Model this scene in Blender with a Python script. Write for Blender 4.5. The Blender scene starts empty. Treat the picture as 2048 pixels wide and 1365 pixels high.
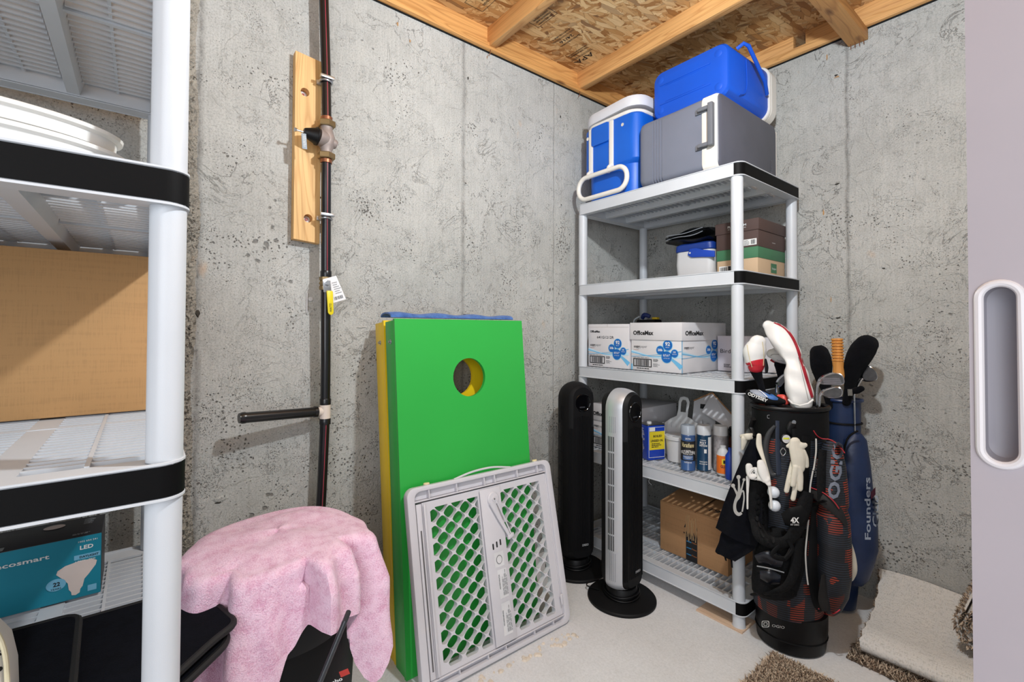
import bpy, bmesh, math, random
from mathutils import Vector, Matrix
sc = bpy.context.scene
COL = sc.collection
R = math.radians
V = Vector
PI = math.pi
# ---------------------------------------------------------------- camera
FPX = 928.66
CAM = V((1.8617, -2.5635, 1.2015))
FW = V((-0.78095982, 0.6243503, 0.01698398))
RT = V((0.62448511, 0.78102798, 0.00369315))
UP = V((-0.01095915, 0.01349044, 0.99984894))
UP = RT.cross(FW).normalized()
cd = bpy.data.cameras.new('camera')
cam = bpy.data.objects.new('camera', cd)
COL.objects.link(cam)
M = Matrix((RT.normalized(), UP, -FW.normalized())).transposed().to_4x4()
M.translation = CAM
cam.matrix_world = M
cd.sensor_width = 36
cd.lens = FPX / 2048 * 36
cd.shift_y = -(682.5 - 642.7) / 2048
cd.clip_start = 0.02
sc.camera = cam
# ---------------------------------------------------------------- world, lights, exposure
sc.view_settings.view_transform = 'Standard'
sc.view_settings.look = 'None'
sc.view_settings.gamma = 1
sc.view_settings.use_curve_mapping = False
sc.view_settings.exposure = 0.22
w = bpy.data.worlds.new('world')
sc.world = w
w.use_nodes = True
w.node_tree.nodes['Background'].inputs[0].default_value = (0.88, 0.94, 1.0, 1)
w.node_tree.nodes['Background'].inputs[1].default_value = 0.27
def light(name, kind, loc, energy, color, **k):
    l = bpy.data.lights.new(name, kind)
    l.energy = energy
    l.color = color
    for a, b in k.items():
        setattr(l, a, b)
    o = bpy.data.objects.new(name, l)
    COL.objects.link(o)
    o.location = loc
    return o
light('ceiling_bulb', 'POINT', (1.52, -1.66, 2.26), 72, (0.88, 0.945, 1.0), shadow_soft_size=0.035)
o = light('camera_side_fill', 'AREA', (2.7, -3.6, 1.6), 38, (0.90, 0.94, 1.0), shape='RECTANGLE', size=1.6, size_y=2.0)  # unseen fill light added behind the camera, standing in for the room beyond
o.rotation_euler = V((-1.6, 1.9, -0.25)).to_track_quat('-Z', 'Y').to_euler()

def W(u, v, ax, val):
    """world point seen at photo pixel (u, v) on the plane ax = val"""
    d = FW + RT * ((u - 1024) / FPX) - UP * ((v - 642.7) / FPX)
    i = 'xyz'.index(ax)
    return CAM + d * ((val - CAM[i]) / d[i])
def dep(p):
    return (p - CAM).dot(FW)
# ---------------------------------------------------------------- materials
MATS = {}
def lin(c):
    return c / 12.92 if c <= 0.04045 else ((c + 0.055) / 1.055) ** 2.4
def hexc(h):
    return tuple(lin(int(h[i:i + 2], 16) / 255) for i in (0, 2, 4)) + (1,)
class NT:
    def __init__(s, name):
        s.m = bpy.data.materials.new(name)
        s.m.use_nodes = True
        s.t = s.m.node_tree
        s.b = s.t.nodes['Principled BSDF']
    def n(s, typ, **k):
        x = s.t.nodes.new(typ)
        for a, b in k.items():
            if a.startswith('i_'):
                key = a[2:]
                key = int(key) if key.isdigit() else key.replace('_', ' ')
                x.inputs[key].default_value = b
            else:
                setattr(x, a, b)
        return x
    def l(s, a, b):
        s.t.links.new(a, b)
    def ramp(s, fac, stops, interp='LINEAR'):
        r = s.n('ShaderNodeValToRGB')
        r.color_ramp.interpolation = interp
        e = r.color_ramp.elements
        while len(e) < len(stops):
            e.new(0.5)
        for k, (p, c) in enumerate(stops):
            e[k].position = p
            e[k].color = c if len(c) == 4 else (c[0], c[1], c[2], 1)
        s.l(fac, r.inputs[0])
        return r
    def mix(s, fac, a, b, mode='MIX'):
        x = s.n('ShaderNodeMix', data_type='RGBA', blend_type=mode)
        for sock, val in ((x.inputs[0], fac), (x.inputs[6], a), (x.inputs[7], b)):
            if hasattr(val, 'is_linked') or hasattr(val, 'links'):
                s.l(val, sock)
            else:
                sock.default_value = val
        return x.outputs[2]
    def math(s, op, a, b=0.0):
        x = s.n('ShaderNodeMath', operation=op)
        for sock, val in ((x.inputs[0], a), (x.inputs[1], b)):
            if hasattr(val, 'links'):
                s.l(val, sock)
            else:
                sock.default_value = val
        return x.outputs[0]
def coord(nt, scale=(1, 1, 1), kind='Object', rot=(0, 0, 0)):
    tc = nt.n('ShaderNodeTexCoord')
    mp = nt.n('ShaderNodeMapping')
    mp.inputs['Scale'].default_value = scale
    mp.inputs['Rotation'].default_value = rot
    nt.l(tc.outputs[kind], mp.inputs[0])
    return mp.outputs[0]
def bump(nt, h, strength=0.3, dist=0.001, prev=None):
    b = nt.n('ShaderNodeBump')
    b.inputs['Strength'].default_value = strength
    b.inputs['Distance'].default_value = dist
    nt.l(h, b.inputs['Height'])
    if prev is not None:
        nt.l(prev, b.inputs['Normal'])
    return b.outputs[0]
def mat(name, col, rough=0.5, metal=0.0, var=0.06, vscale=8, bscale=0, bstr=0.2, bdist=0.0005, coat=0, sheen=0, spec=None, emit=None):
    if name in MATS:
        return MATS[name]
    nt = NT(name)
    c = hexc(col) if isinstance(col, str) else tuple(col) + (1,)
    vec = coord(nt)
    nz = nt.n('ShaderNodeTexNoise', i_Scale=vscale, i_Detail=4)
    nt.l(vec, nz.inputs[0])
    dark = tuple(x * (1 - var * 2) for x in c[:3]) + (1,)
    lite = tuple(min(1, x * (1 + var)) for x in c[:3]) + (1,)
    r = nt.ramp(nz.outputs[0], [(0.3, dark), (0.7, lite)])
    nt.l(r.outputs[0], nt.b.inputs['Base Color'])
    nt.b.inputs['Roughness'].default_value = rough
    nt.b.inputs['Metallic'].default_value = metal
    if spec is not None:
        nt.b.inputs['Specular IOR Level'].default_value = spec
    if coat:
        nt.b.inputs['Coat Weight'].default_value = coat
    if sheen:
        nt.b.inputs['Sheen Weight'].default_value = sheen
        nt.b.inputs['Sheen Roughness'].default_value = 0.5
    if bscale:
        n2 = nt.n('ShaderNodeTexNoise', i_Scale=bscale, i_Detail=3)
        nt.l(vec, n2.inputs[0])
        nt.l(bump(nt, n2.outputs[0], bstr, bdist), nt.b.inputs['Normal'])
    MATS[name] = nt.m
    return nt.m
def concrete(name, base, dark, seams=(), axis=1, pit=1.0, lower=True, amount=1.0):
    nt = NT(name)
    vec = coord(nt)
    sep = nt.n('ShaderNodeSeparateXYZ')
    nt.l(vec, sep.inputs[0])
    big = nt.n('ShaderNodeTexNoise', i_Scale=1.6, i_Detail=5, i_Roughness=0.6)
    med = nt.n('ShaderNodeTexNoise', i_Scale=14, i_Detail=8, i_Roughness=0.68, i_Distortion=0.3)
    fine = nt.n('ShaderNodeTexNoise', i_Scale=160, i_Detail=4, i_Roughness=0.7)
    for x in (big, med, fine):
        nt.l(vec, x.inputs[0])
    c1 = nt.ramp(big.outputs[0], [(0.3, hexc(dark)), (0.68, hexc(base))]).outputs[0]
    c2 = nt.ramp(med.outputs[0], [(0.25, (0.80, 0.79, 0.77)), (0.45, (0.97, 0.97, 0.97)), (0.72, (1.06, 1.055, 1.04))]).outputs[0]
    c = nt.mix(0.9 * amount, c1, c2, 'MULTIPLY')
    c3 = nt.ramp(fine.outputs[0], [(0.3, (0.62, 0.62, 0.61)), (0.52, (1.03, 1.03, 1.03)), (0.8, (1.16, 1.16, 1.16))]).outputs[0]
    c = nt.mix(0.75 * amount, c, c3, 'MULTIPLY')
    # vertical grain printed by the form boards
    vg = nt.n('ShaderNodeTexNoise', i_Scale=1.0, i_Detail=4)
    nt.l(coord(nt, (95, 95, 5)), vg.inputs[0])
    c4 = nt.ramp(vg.outputs[0], [(0.35, (0.88, 0.88, 0.87)), (0.6, (1.03, 1.03, 1.03))]).outputs[0]
    c = nt.mix(0.5, c, c4, 'MULTIPLY')
    # rust and tan specks
    rs = nt.n('ShaderNodeTexNoise', i_Scale=9, i_Detail=3)
    nt.l(coord(nt, (1, 1, 0.6), rot=(0.4, 0.2, 0)), rs.inputs[0])
    rr = nt.ramp(rs.outputs[0], [(0.73, (0, 0, 0)), (0.80, (1, 1, 1))]).outputs[0]
    c = nt.mix(nt.math('MULTIPLY', rr, 0.5), c, hexc('C8A27C'))
    # pits, many small and a few larger, more of them low on the wall
    def pits(scale, size, maskscale, mlo, mhi):
        wn = nt.n('ShaderNodeTexNoise', i_Scale=scale * 0.9, i_Detail=2)
        nt.l(vec, wn.inputs[0])
        wv = nt.n('ShaderNodeMix', data_type='RGBA', blend_type='LINEAR_LIGHT')
        wv.inputs[0].default_value = 0.5 / scale
        nt.l(vec, wv.inputs[6])
        nt.l(wn.outputs['Color'], wv.inputs[7])
        vo = nt.n('ShaderNodeTexVoronoi', i_Scale=scale)
        nt.l(wv.outputs[2], vo.inputs[0])
        mk = nt.n('ShaderNodeTexNoise', i_Scale=maskscale, i_Detail=3)
        nt.l(vec, mk.inputs[0])
        m = mk.outputs[0]
        if lower:
            zz = nt.n('ShaderNodeMapRange', i_1=0.0, i_2=2.6, i_3=0.11, i_4=-0.06)
            nt.l(sep.outputs[2], zz.inputs[0])
            m = nt.math('ADD', m, zz.outputs[0])
        mr = nt.n('ShaderNodeMapRange', i_1=mlo, i_2=mhi, i_3=0.0, i_4=size)
        nt.l(m, mr.inputs[0])
        d = nt.math('SUBTRACT', mr.outputs[0], vo.outputs['Distance'])
        return nt.ramp(d, [(0.0, (0, 0, 0)), (0.10, (1, 1, 1))]).outputs[0]
    p0 = pits(190, 0.36 * pit, 9, 0.40, 0.70)
    p1 = pits(80, 0.34 * pit, 5, 0.42, 0.70)
    p2 = pits(24, 0.25 * pit, 3, 0.47, 0.74)
    # chipped, flaky lines: a thin contour of a distorted noise
    ck = nt.n('ShaderNodeTexNoise', i_Scale=6.5, i_Detail=7, i_Roughness=0.62, i_Distortion=0.9)
    nt.l(vec, ck.inputs[0])
    ckd = nt.math('ABSOLUTE', nt.math('SUBTRACT', ck.outputs[0], 0.53))
    ckm = nt.n('ShaderNodeTexNoise', i_Scale=3.1, i_Detail=2)
    nt.l(coord(nt, rot=(0.3, 1.1, 0.2)), ckm.inputs[0])
    ckr = nt.ramp(ckd, [(0.0, (1, 1, 1)), (0.008, (0, 0, 0))]).outputs[0]
    ckr = nt.math('MULTIPLY', ckr, nt.ramp(ckm.outputs[0], [(0.47, (0, 0, 0)), (0.62, (1, 1, 1))]).outputs[0])
    holes = nt.math('MAXIMUM', nt.math('MAXIMUM', nt.math('MAXIMUM', p1, nt.math('MULTIPLY', p0, 0.7)), nt.math('MULTIPLY', p2, 0.8)), nt.math('MULTIPLY', ckr, 0.55))
    # seams of the form panels
    for pos, wd, st in seams:
        wob = nt.n('ShaderNodeTexNoise', i_Scale=7, i_Detail=5)
        nt.l(coord(nt, (0.2, 0.2, 1)), wob.inputs[0])
        a = nt.math('ADD', sep.outputs[axis], nt.math('MULTIPLY', nt.math('SUBTRACT', wob.outputs[0], 0.5), 0.02))
        d = nt.math('ABSOLUTE', nt.math('SUBTRACT', a, pos))
        s = nt.ramp(d, [(0.0, (st, st, st)), (wd, (0, 0, 0))]).outputs[0]
        holes = nt.math('MAXIMUM', holes, nt.math('MULTIPLY', s, nt.ramp(med.outputs[0], [(0.38, (0.25, 0.25, 0.25)), (0.6, (1, 1, 1))]).outputs[0]))
    c = nt.mix(nt.math('MULTIPLY', holes, 0.72 * amount), c, hexc('3A352F'))
    nt.l(c, nt.b.inputs['Base Color'])
    nt.b.inputs['Roughness'].default_value = 0.88
    nt.b.inputs['Specular IOR Level'].default_value = 0.25
    h = nt.math('ADD', nt.math('MULTIPLY', med.outputs[0], 0.9), nt.math('MULTIPLY', fine.outputs[0], 0.42))
    h = nt.math('SUBTRACT', h, nt.math('MULTIPLY', holes, 1.0))
    stp = nt.ramp(ck.outputs[0], [(0.525, (0, 0, 0)), (0.535, (1, 1, 1))]).outputs[0]
    h = nt.math('ADD', h, nt.math('MULTIPLY', stp, 0.35))
    nt.l(bump(nt, h, 0.75 * (amount if amount == 1 else 0.2), 0.007), nt.b.inputs['Normal'])
    MATS[name] = nt.m
    return nt.m
def wood(name, lo, hi, axis=2, scale=1.0, knots=True):
    if name in MATS:
        return MATS[name]
    nt = NT(name)
    s = [9 * scale, 9 * scale, 9 * scale]
    s[axis] = 0.7 * scale
    vec = coord(nt, s)
    nz = nt.n('ShaderNodeTexNoise', i_Scale=1.3, i_Detail=2, i_Distortion=0.6)
    nt.l(vec, nz.inputs[0])
    rings = nt.math('FRACT', nt.math('MULTIPLY', nz.outputs[0], 11))
    rg = nt.ramp(rings, [(0.0, hexc(lo)), (0.25, hexc(hi)), (0.85, hexc(hi)), (1.0, hexc(lo))]).outputs[0]
    s2 = [150 * scale] * 3
    s2[axis] = 3 * scale
    f2 = nt.n('ShaderNodeTexNoise', i_Scale=1, i_Detail=3)
    nt.l(coord(nt, s2), f2.inputs[0])
    fr = nt.ramp(f2.outputs[0], [(0.3, (0.86, 0.84, 0.82)), (0.6, (1.04, 1.04, 1.04))]).outputs[0]
    c = nt.mix(1.0, nt.mix(0.55, hexc(hi), rg), fr, 'MULTIPLY')
    if knots:
        s3 = [7, 7, 7]
        s3[axis] = 2.6
        vo = nt.n('ShaderNodeTexVoronoi', i_Scale=1)
        nt.l(coord(nt, s3, rot=(0.1, 0.3, 0.2)), vo.inputs[0])
        k = nt.ramp(vo.outputs['Distance'], [(0.05, (1, 1, 1)), (0.12, (0, 0, 0))]).outputs[0]
        c = nt.mix(nt.math('MULTIPLY', k, 0.75), c, hexc('6A3B1A'))
    bg = nt.n('ShaderNodeTexNoise', i_Scale=2.2, i_Detail=2)
    nt.l(coord(nt), bg.inputs[0])
    c = nt.mix(0.7, c, nt.ramp(bg.outputs[0], [(0.3, (0.8, 0.76, 0.7)), (0.65, (1.05, 1.05, 1.05))]).outputs[0], 'MULTIPLY')
    nt.l(c, nt.b.inputs['Base Color'])
    nt.b.inputs['Roughness'].default_value = 0.6
    nt.l(bump(nt, f2.outputs[0], 0.25, 0.0006), nt.b.inputs['Normal'])
    MATS[name] = nt.m
    return nt.m
def osb(name):
    nt = NT(name)
    base = None
    hgt = None
    for k, (rot, sx, sy) in enumerate([(0.45, 60, 15), (-0.35, 52, 12), (1.2, 62, 20), (0.1, 44, 10)]):
        wn = nt.n('ShaderNodeTexNoise', i_Scale=9 + k, i_Detail=2)
        tc = nt.n('ShaderNodeTexCoord')
        nt.l(tc.outputs['Object'], wn.inputs[0])
        wv = nt.n('ShaderNodeMix', data_type='RGBA', blend_type='LINEAR_LIGHT')
        wv.inputs[0].default_value = 0.012
        nt.l(tc.outputs['Object'], wv.inputs[6])
        nt.l(wn.outputs['Color'], wv.inputs[7])
        m1 = nt.n('ShaderNodeMapping')
        m1.inputs['Rotation'].default_value = (0, 0, rot)
        nt.l(wv.outputs[2], m1.inputs[0])
        mp = nt.n('ShaderNodeMapping')
        mp.inputs['Scale'].default_value = (sx, sy, 1)
        mp.inputs['Location'].default_value = (k * 3.7, k * 1.3, 0)
        nt.l(m1.outputs[0], mp.inputs[0])
        vo = nt.n('ShaderNodeTexVoronoi', i_Scale=1)
        vo.voronoi_dimensions = '2D'
        nt.l(mp.outputs[0], vo.inputs[0])
        sp = nt.n('ShaderNodeSeparateColor')
        nt.l(vo.outputs['Color'], sp.inputs[0])
        cc = nt.ramp(sp.outputs[0], [(0.0, hexc('9C6B38')), (0.2, hexc('C0925A')), (0.55, hexc('D6AE78')), (0.9, hexc('E6C794')), (1.0, hexc('7C4E26'))]).outputs[0]
        # grain in each strand
        g = nt.n('ShaderNodeTexNoise', i_Scale=1, i_Detail=2)
        m3 = nt.n('ShaderNodeMapping')
        m3.inputs['Scale'].default_value = (420, 22, 1)
        nt.l(m1.outputs[0], m3.inputs[0])
        nt.l(m3.outputs[0], g.inputs[0])
        cc = nt.mix(0.6, cc, nt.ramp(g.outputs[0], [(0.3, (0.78, 0.74, 0.7)), (0.62, (1.06, 1.05, 1.04))]).outputs[0], 'MULTIPLY')
        edge = nt.n('ShaderNodeTexVoronoi', i_Scale=1, feature='DISTANCE_TO_EDGE')
        edge.voronoi_dimensions = '2D'
        nt.l(mp.outputs[0], edge.inputs[0])
        er = nt.ramp(edge.outputs[0], [(0.0, (0.45, 0.36, 0.28)), (0.06, (1, 1, 1))]).outputs[0]
        cc = nt.mix(0.75, cc, er, 'MULTIPLY')
        if base is None:
            base, hgt = cc, sp.outputs[1]
        else:
            fac = nt.ramp(sp.outputs[2], [(0.52, (0, 0, 0)), (0.54, (1, 1, 1))]).outputs[0]
            base = nt.mix(fac, base, cc)
            hgt = nt.mix(fac, hgt, sp.outputs[1])
    bn = nt.n('ShaderNodeTexNoise', i_Scale=2.0, i_Detail=2)
    nt.l(coord(nt), bn.inputs[0])
    base = nt.mix(0.8, base, nt.ramp(bn.outputs[0], [(0.35, (0.85, 0.75, 0.62)), (0.6, (1, 1, 1))]).outputs[0], 'MULTIPLY')
    nt.l(base, nt.b.inputs['Base Color'])
    nt.b.inputs['Roughness'].default_value = 0.65
    nt.l(bump(nt, hgt, 0.5, 0.002), nt.b.inputs['Normal'])
    MATS[name] = nt.m
    return nt.m
def stripes(name, base, blue, red, zf=125.0):
    """black golf-bag cloth printed with thin woven stripes, some of them orange-red in blocky patches"""
    nt = NT(name)
    vec = coord(nt)
    sep = nt.n('ShaderNodeSeparateXYZ')
    nt.l(vec, sep.inputs[0])
    wz = nt.n('ShaderNodeTexNoise', i_Scale=5, i_Detail=1)
    nt.l(vec, wz.inputs[0])
    t = nt.math('ADD', nt.math('MULTIPLY', sep.outputs[2], zf), nt.math('MULTIPLY', wz.outputs[0], 3.0))
    fr = nt.math('FRACT', t)
    line = nt.ramp(fr, [(0.0, (1, 1, 1)), (0.38, (1, 1, 1)), (0.45, (0, 0, 0)), (0.95, (0, 0, 0)), (1.0, (1, 1, 1))]).outputs[0]
    sn = nt.n('ShaderNodeMapping')
    tc = nt.n('ShaderNodeTexCoord')
    nt.l(tc.outputs['Object'], sn.inputs[0])
    sn.inputs['Scale'].default_value = (26, 26, 20)
    vo = nt.n('ShaderNodeTexVoronoi', i_Scale=1, distance='CHEBYCHEV', i_Randomness=0.35)
    nt.l(sn.outputs[0], vo.inputs[0])
    sp = nt.n('ShaderNodeSeparateColor')
    nt.l(vo.outputs['Color'], sp.inputs[0])
    big = nt.n('ShaderNodeTexNoise', i_Scale=4.0, i_Detail=0)
    nt.l(vec, big.inputs[0])
    m = nt.math('ADD', nt.math('MULTIPLY', sp.outputs[0], 0.55), nt.math('MULTIPLY', big.outputs[0], 0.6))
    isred = nt.ramp(m, [(0.665, (0, 0, 0)), (0.67, (1, 1, 1))]).outputs[0]
    fade = nt.ramp(sp.outputs[1], [(0.1, (0.35, 0.35, 0.35)), (0.9, (1, 1, 1))]).outputs[0]
    lc = nt.mix(isred, hexc(blue), hexc(red))
    c = nt.mix(nt.math('MULTIPLY', line, fade), hexc(base), lc)
    nt.l(c, nt.b.inputs['Base Color'])
    nt.b.inputs['Roughness'].default_value = 0.55
    f = nt.n('ShaderNodeTexNoise', i_Scale=500, i_Detail=1)
    nt.l(vec, f.inputs[0])
    nt.l(bump(nt, f.outputs[0], 0.2, 0.0005), nt.b.inputs['Normal'])
    MATS[name] = nt.m
    return nt.m
def terry(name, lo, hi, scale=260, strength=0.9, dist=0.004, rough=0.95, sheen=0.2):
    nt = NT(name)
    vec = coord(nt)
    nz = nt.n('ShaderNodeTexNoise', i_Scale=scale, i_Detail=3, i_Roughness=0.7)
    nt.l(vec, nz.inputs[0])
    n2 = nt.n('ShaderNodeTexNoise', i_Scale=scale / 9, i_Detail=3)
    nt.l(vec, n2.inputs[0])
    h = nt.math('ADD', nz.outputs[0], nt.math('MULTIPLY', n2.outputs[0], 0.8))
    r = nt.ramp(h, [(0.55, hexc(lo)), (1.1, hexc(hi))]).outputs[0]
    nt.l(r, nt.b.inputs['Base Color'])
    nt.b.inputs['Roughness'].default_value = rough
    nt.b.inputs['Specular IOR Level'].default_value = 0.1
    nt.b.inputs['Sheen Weight'].default_value = sheen
    nt.l(bump(nt, h, strength, dist), nt.b.inputs['Normal'])
    MATS[name] = nt.m
    return nt.m
def cardboard(name, col, wave=True):
    nt = NT(name)
    vec = coord(nt, (1, 1, 1))
    n1 = nt.n('ShaderNodeTexNoise', i_Scale=1, i_Detail=4)
    nt.l(coord(nt, (8, 8, 120)), n1.inputs[0])
    n2 = nt.n('ShaderNodeTexNoise', i_Scale=1, i_Detail=4)
    nt.l(coord(nt, (400, 400, 20)), n2.inputs[0])
    h = nt.math('ADD', n1.outputs[0], n2.outputs[0])
    c = hexc(col)
    d = tuple(x * 0.93 for x in c[:3]) + (1,)
    l_ = tuple(min(1, x * 1.05) for x in c[:3]) + (1,)
    nt.l(nt.ramp(h, [(0.75, d), (1.15, l_)]).outputs[0], nt.b.inputs['Base Color'])
    nt.b.inputs['Roughness'].default_value = 0.8
    nt.l(bump(nt, h, 0.15, 0.0008), nt.b.inputs['Normal'])
    MATS[name] = nt.m
    return nt.m

white_pl = mat('white_plastic', 'C9CDD2', 0.42, var=0.02, bscale=500, bstr=0.25, bdist=0.0004)
black_pl = mat('black_end_plastic', '040405', 0.6, spec=0.15, var=0.1, bscale=400, bstr=0.2)
blk = mat('black_plastic', '0A0A0C', 0.45, var=0.1, spec=0.3)
blk_matte = mat('matte_black', '0C0C0E', 0.6, var=0.1, bscale=600, spec=0.25)
blk_gloss = mat('gloss_black', '08080A', 0.12, var=0.05)
chrome = mat('chrome', 'C8C8CA', 0.18, 1.0, var=0.02)
steel = mat('steel', '9A9A9A', 0.35, 1.0, var=0.08)
print_k = mat('black_ink', '1C1C1E', 0.6, var=0.05)
print_w = mat('white_ink', 'E4E4E2', 0.6, var=0.02)
print_g = mat('grey_ink', '7A7C80', 0.6, var=0.05)
MW_L = concrete('poured_concrete', 'C3C3BF', 'AFAFAB', seams=((-1.373, 0.016, 0.7), (-0.78, 0.008, 0.55), (-2.42, 0.016, 0.85)), axis=1)
MW_R = concrete('poured_concrete_right', 'C1C1BD', 'ADADA9', seams=((1.155, 0.012, 0.8), (0.53, 0.010, 0.5)), axis=0)

# ---------------------------------------------------------------- mesh helpers
class MB:
    def __init__(s):
        s.v = []
        s.f = []
        s.mi = []
        s.cur = 0
    def add(s, vs, fs):
        n = len(s.v)
        s.v += [V(p) for p in vs]
        s.f += [tuple(n + i for i in f) for f in fs]
        s.mi += [s.cur] * len(fs)
        return s
    def box(s, a, b, rot=None, c=None):
        """axis box from corner a to corner b; optional rotation matrix about c"""
        a = V(a); b = V(b)
        vs = [V((x, y, z)) for x in (a.x, b.x) for y in (a.y, b.y) for z in (a.z, b.z)]
        if rot is not None:
            c = V(c) if c is not None else (a + b) / 2
            vs = [c + rot @ (p - c) for p in vs]
        return s.add(vs, [(0, 1, 3, 2), (4, 6, 7, 5), (0, 4, 5, 1), (2, 3, 7, 6), (0, 2, 6, 4), (1, 5, 7, 3)])
    def obox(s, o, ux, uy, uz):
        """oriented box: corner o and three edge vectors"""
        o = V(o); ux = V(ux); uy = V(uy); uz = V(uz)
        vs = [o + ux * i + uy * j + uz * k for i in (0, 1) for j in (0, 1) for k in (0, 1)]
        return s.add(vs, [(0, 1, 3, 2), (4, 6, 7, 5), (0, 4, 5, 1), (2, 3, 7, 6), (0, 2, 6, 4), (1, 5, 7, 3)])
    def loft(s, rings, cap=True, closed=True):
        n = len(rings[0])
        base = len(s.v)
        for r in rings:
            s.v += [V(p) for p in r]
        fs = []
        for k in range(len(rings) - 1):
            for i in range(n if closed else n - 1):
                j = (i + 1) % n
                fs.append((base + k * n + i, base + k * n + j, base + (k + 1) * n + j, base + (k + 1) * n + i))
        if cap and closed:
            fs.append(tuple(base + i for i in reversed(range(n))))
            fs.append(tuple(base + (len(rings) - 1) * n + i for i in range(n)))
        s.f += fs
        s.mi += [s.cur] * len(fs)
        return s
    def tube(s, path, r, n=10, closed=False, cap=True, flat=None, ref=None):
        """round (or flattened) tube along a list of points; r one number or one per point"""
        P = [V(p) for p in path]
        m = len(P)
        rs = r if isinstance(r, (list, tuple)) else [r] * m
        up = V(ref) if ref is not None else None
        rings = []
        prev = None
        for i, p in enumerate(P):
            if closed:
                t = P[(i + 1) % m] - P[i - 1]
            else:
                t = P[min(i + 1, m - 1)] - P[max(i - 1, 0)]
            t = t.normalized() if t.length > 1e-9 else V((0, 0, 1))
            if up is not None:
                a = up - t * up.dot(t)
                a = a.normalized() if a.length > 1e-6 else t.orthogonal().normalized()
            elif prev is None:
                a = t.orthogonal().normalized()
            else:
                a = prev - t * prev.dot(t)
                a = a.normalized() if a.length > 1e-6 else t.orthogonal().normalized()
            prev = a
            b = t.cross(a)
            fl = 1.0 if flat is None else flat
            rings.append([p + a * (math.cos(q) * rs[i] * fl) + b * (math.sin(q) * rs[i]) for q in [2 * PI * k / n for k in range(n)]])
        if closed:
            rings.append(rings[0])
            return s.loft(rings, cap=False)
        return s.loft(rings, cap=cap)
    def lathe(s, prof, o=(0, 0, 0), n=24, ax=None):
        """profile list of (r, z) about axis through o; ax = direction of z"""
        o = V(o)
        az = V(ax).normalized() if ax is not None else V((0, 0, 1))
        a = az.orthogonal().normalized() if ax is not None else V((1, 0, 0))
        b = az.cross(a)
        rings = [[o + az * z + a * (r * math.cos(2 * PI * k / n)) + b * (r * math.sin(2 * PI * k / n)) for k in range(n)] for r, z in prof]
        return s.loft(rings, cap=True)
    def prism(s, poly, o, ux, uy, t):
        """2-D polygon in the frame (o, ux, uy) given thickness t along ux x uy"""
        o = V(o); ux = V(ux).normalized(); uy = V(uy).normalized()
        nn = ux.cross(uy)
        r0 = [o + ux * x + uy * y for x, y in poly]
        r1 = [p + nn * t for p in r0]
        return s.loft([r0, r1])
    def holes(s, outer, inner, o, ux, uy, t):
        """plate of thickness t with an outer outline and inner hole outlines"""
        o = V(o); ux = V(ux).normalized(); uy = V(uy).normalized()
        nn = ux.cross(uy)
        bm = bmesh.new()
        loops = []
        for poly in [outer] + inner:
            vs = [bm.verts.new((x, y, 0)) for x, y in poly]
            loops.append(vs)
            for i in range(len(vs)):
                bm.edges.new((vs[i], vs[(i + 1) % len(vs)]))
        bmesh.ops.triangle_fill(bm, use_beauty=True, use_dissolve=False, edges=bm.edges[:])
        bm.verts.index_update()
        pts = [(v.co.x, v.co.y) for v in bm.verts]
        fs = [tuple(v.index for v in f.verts) for f in bm.faces]
        lp = [[v.index for v in L] for L in loops]
        bm.free()
        n = len(pts)
        front = [o + ux * x + uy * y + nn * t for x, y in pts]
        back = [o + ux * x + uy * y for x, y in pts]
        F = []
        for f in fs:
            a, b, c = (pts[i] for i in f[:3])
            ccw = (b[0] - a[0]) * (c[1] - a[1]) - (b[1] - a[1]) * (c[0] - a[0]) > 0
            g = f if ccw else tuple(reversed(f))
            F.append(g)
            F.append(tuple(n + i for i in reversed(g)))
        for L in lp:
            for i in range(len(L)):
                a, b = L[i], L[(i + 1) % len(L)]
                F.append((a, n + a, n + b, b))
        return s.add(front + back, F)
    def sheet(s, grid, t=0.003):
        """thick sheet from a grid of points [row][col]"""
        G = [[V(p) for p in r] for r in grid]
        nr, nc = len(G), len(G[0])
        N = [[None] * nc for _ in range(nr)]
        for i in range(nr):
            for j in range(nc):
                a = G[min(i + 1, nr - 1)][j] - G[max(i - 1, 0)][j]
                b = G[i][min(j + 1, nc - 1)] - G[i][max(j - 1, 0)]
                q = b.cross(a)
                N[i][j] = q.normalized() if q.length > 1e-12 else V((0, 0, 1))
        vs = [G[i][j] for i in range(nr) for j in range(nc)] + [G[i][j] - N[i][j] * t for i in range(nr) for j in range(nc)]
        m = nr * nc
        F = []
        for i in range(nr - 1):
            for j in range(nc - 1):
                a = i * nc + j
                F.append((a, a + nc, a + nc + 1, a + 1))
                F.append((m + a, m + a + 1, m + a + nc + 1, m + a + nc))
        per = [j for j in range(nc)] + [i * nc + nc - 1 for i in range(1, nr)] + [(nr - 1) * nc + j for j in range(nc - 2, -1, -1)] + [i * nc for i in range(nr - 2, 0, -1)]
        for k in range(len(per)):
            a, b = per[k], per[(k + 1) % len(per)]
            F.append((a, b, m + b, m + a))
        return s.add(vs, F)
def rrect(w, h, r, n=5, cx=0.0, cy=0.0):
    """rounded rectangle outline, counter-clockwise"""
    r = min(r, w / 2 - 1e-5, h / 2 - 1e-5)
    out = []
    for qx, qy, a0 in ((w / 2 - r, h / 2 - r, 0), (-w / 2 + r, h / 2 - r, 90), (-w / 2 + r, -h / 2 + r, 180), (w / 2 - r, -h / 2 + r, 270)):
        for k in range(n + 1):
            a = R(a0 + 90 * k / n)
            out.append((cx + qx + r * math.cos(a), cy + qy + r * math.sin(a)))
    return out
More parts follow.
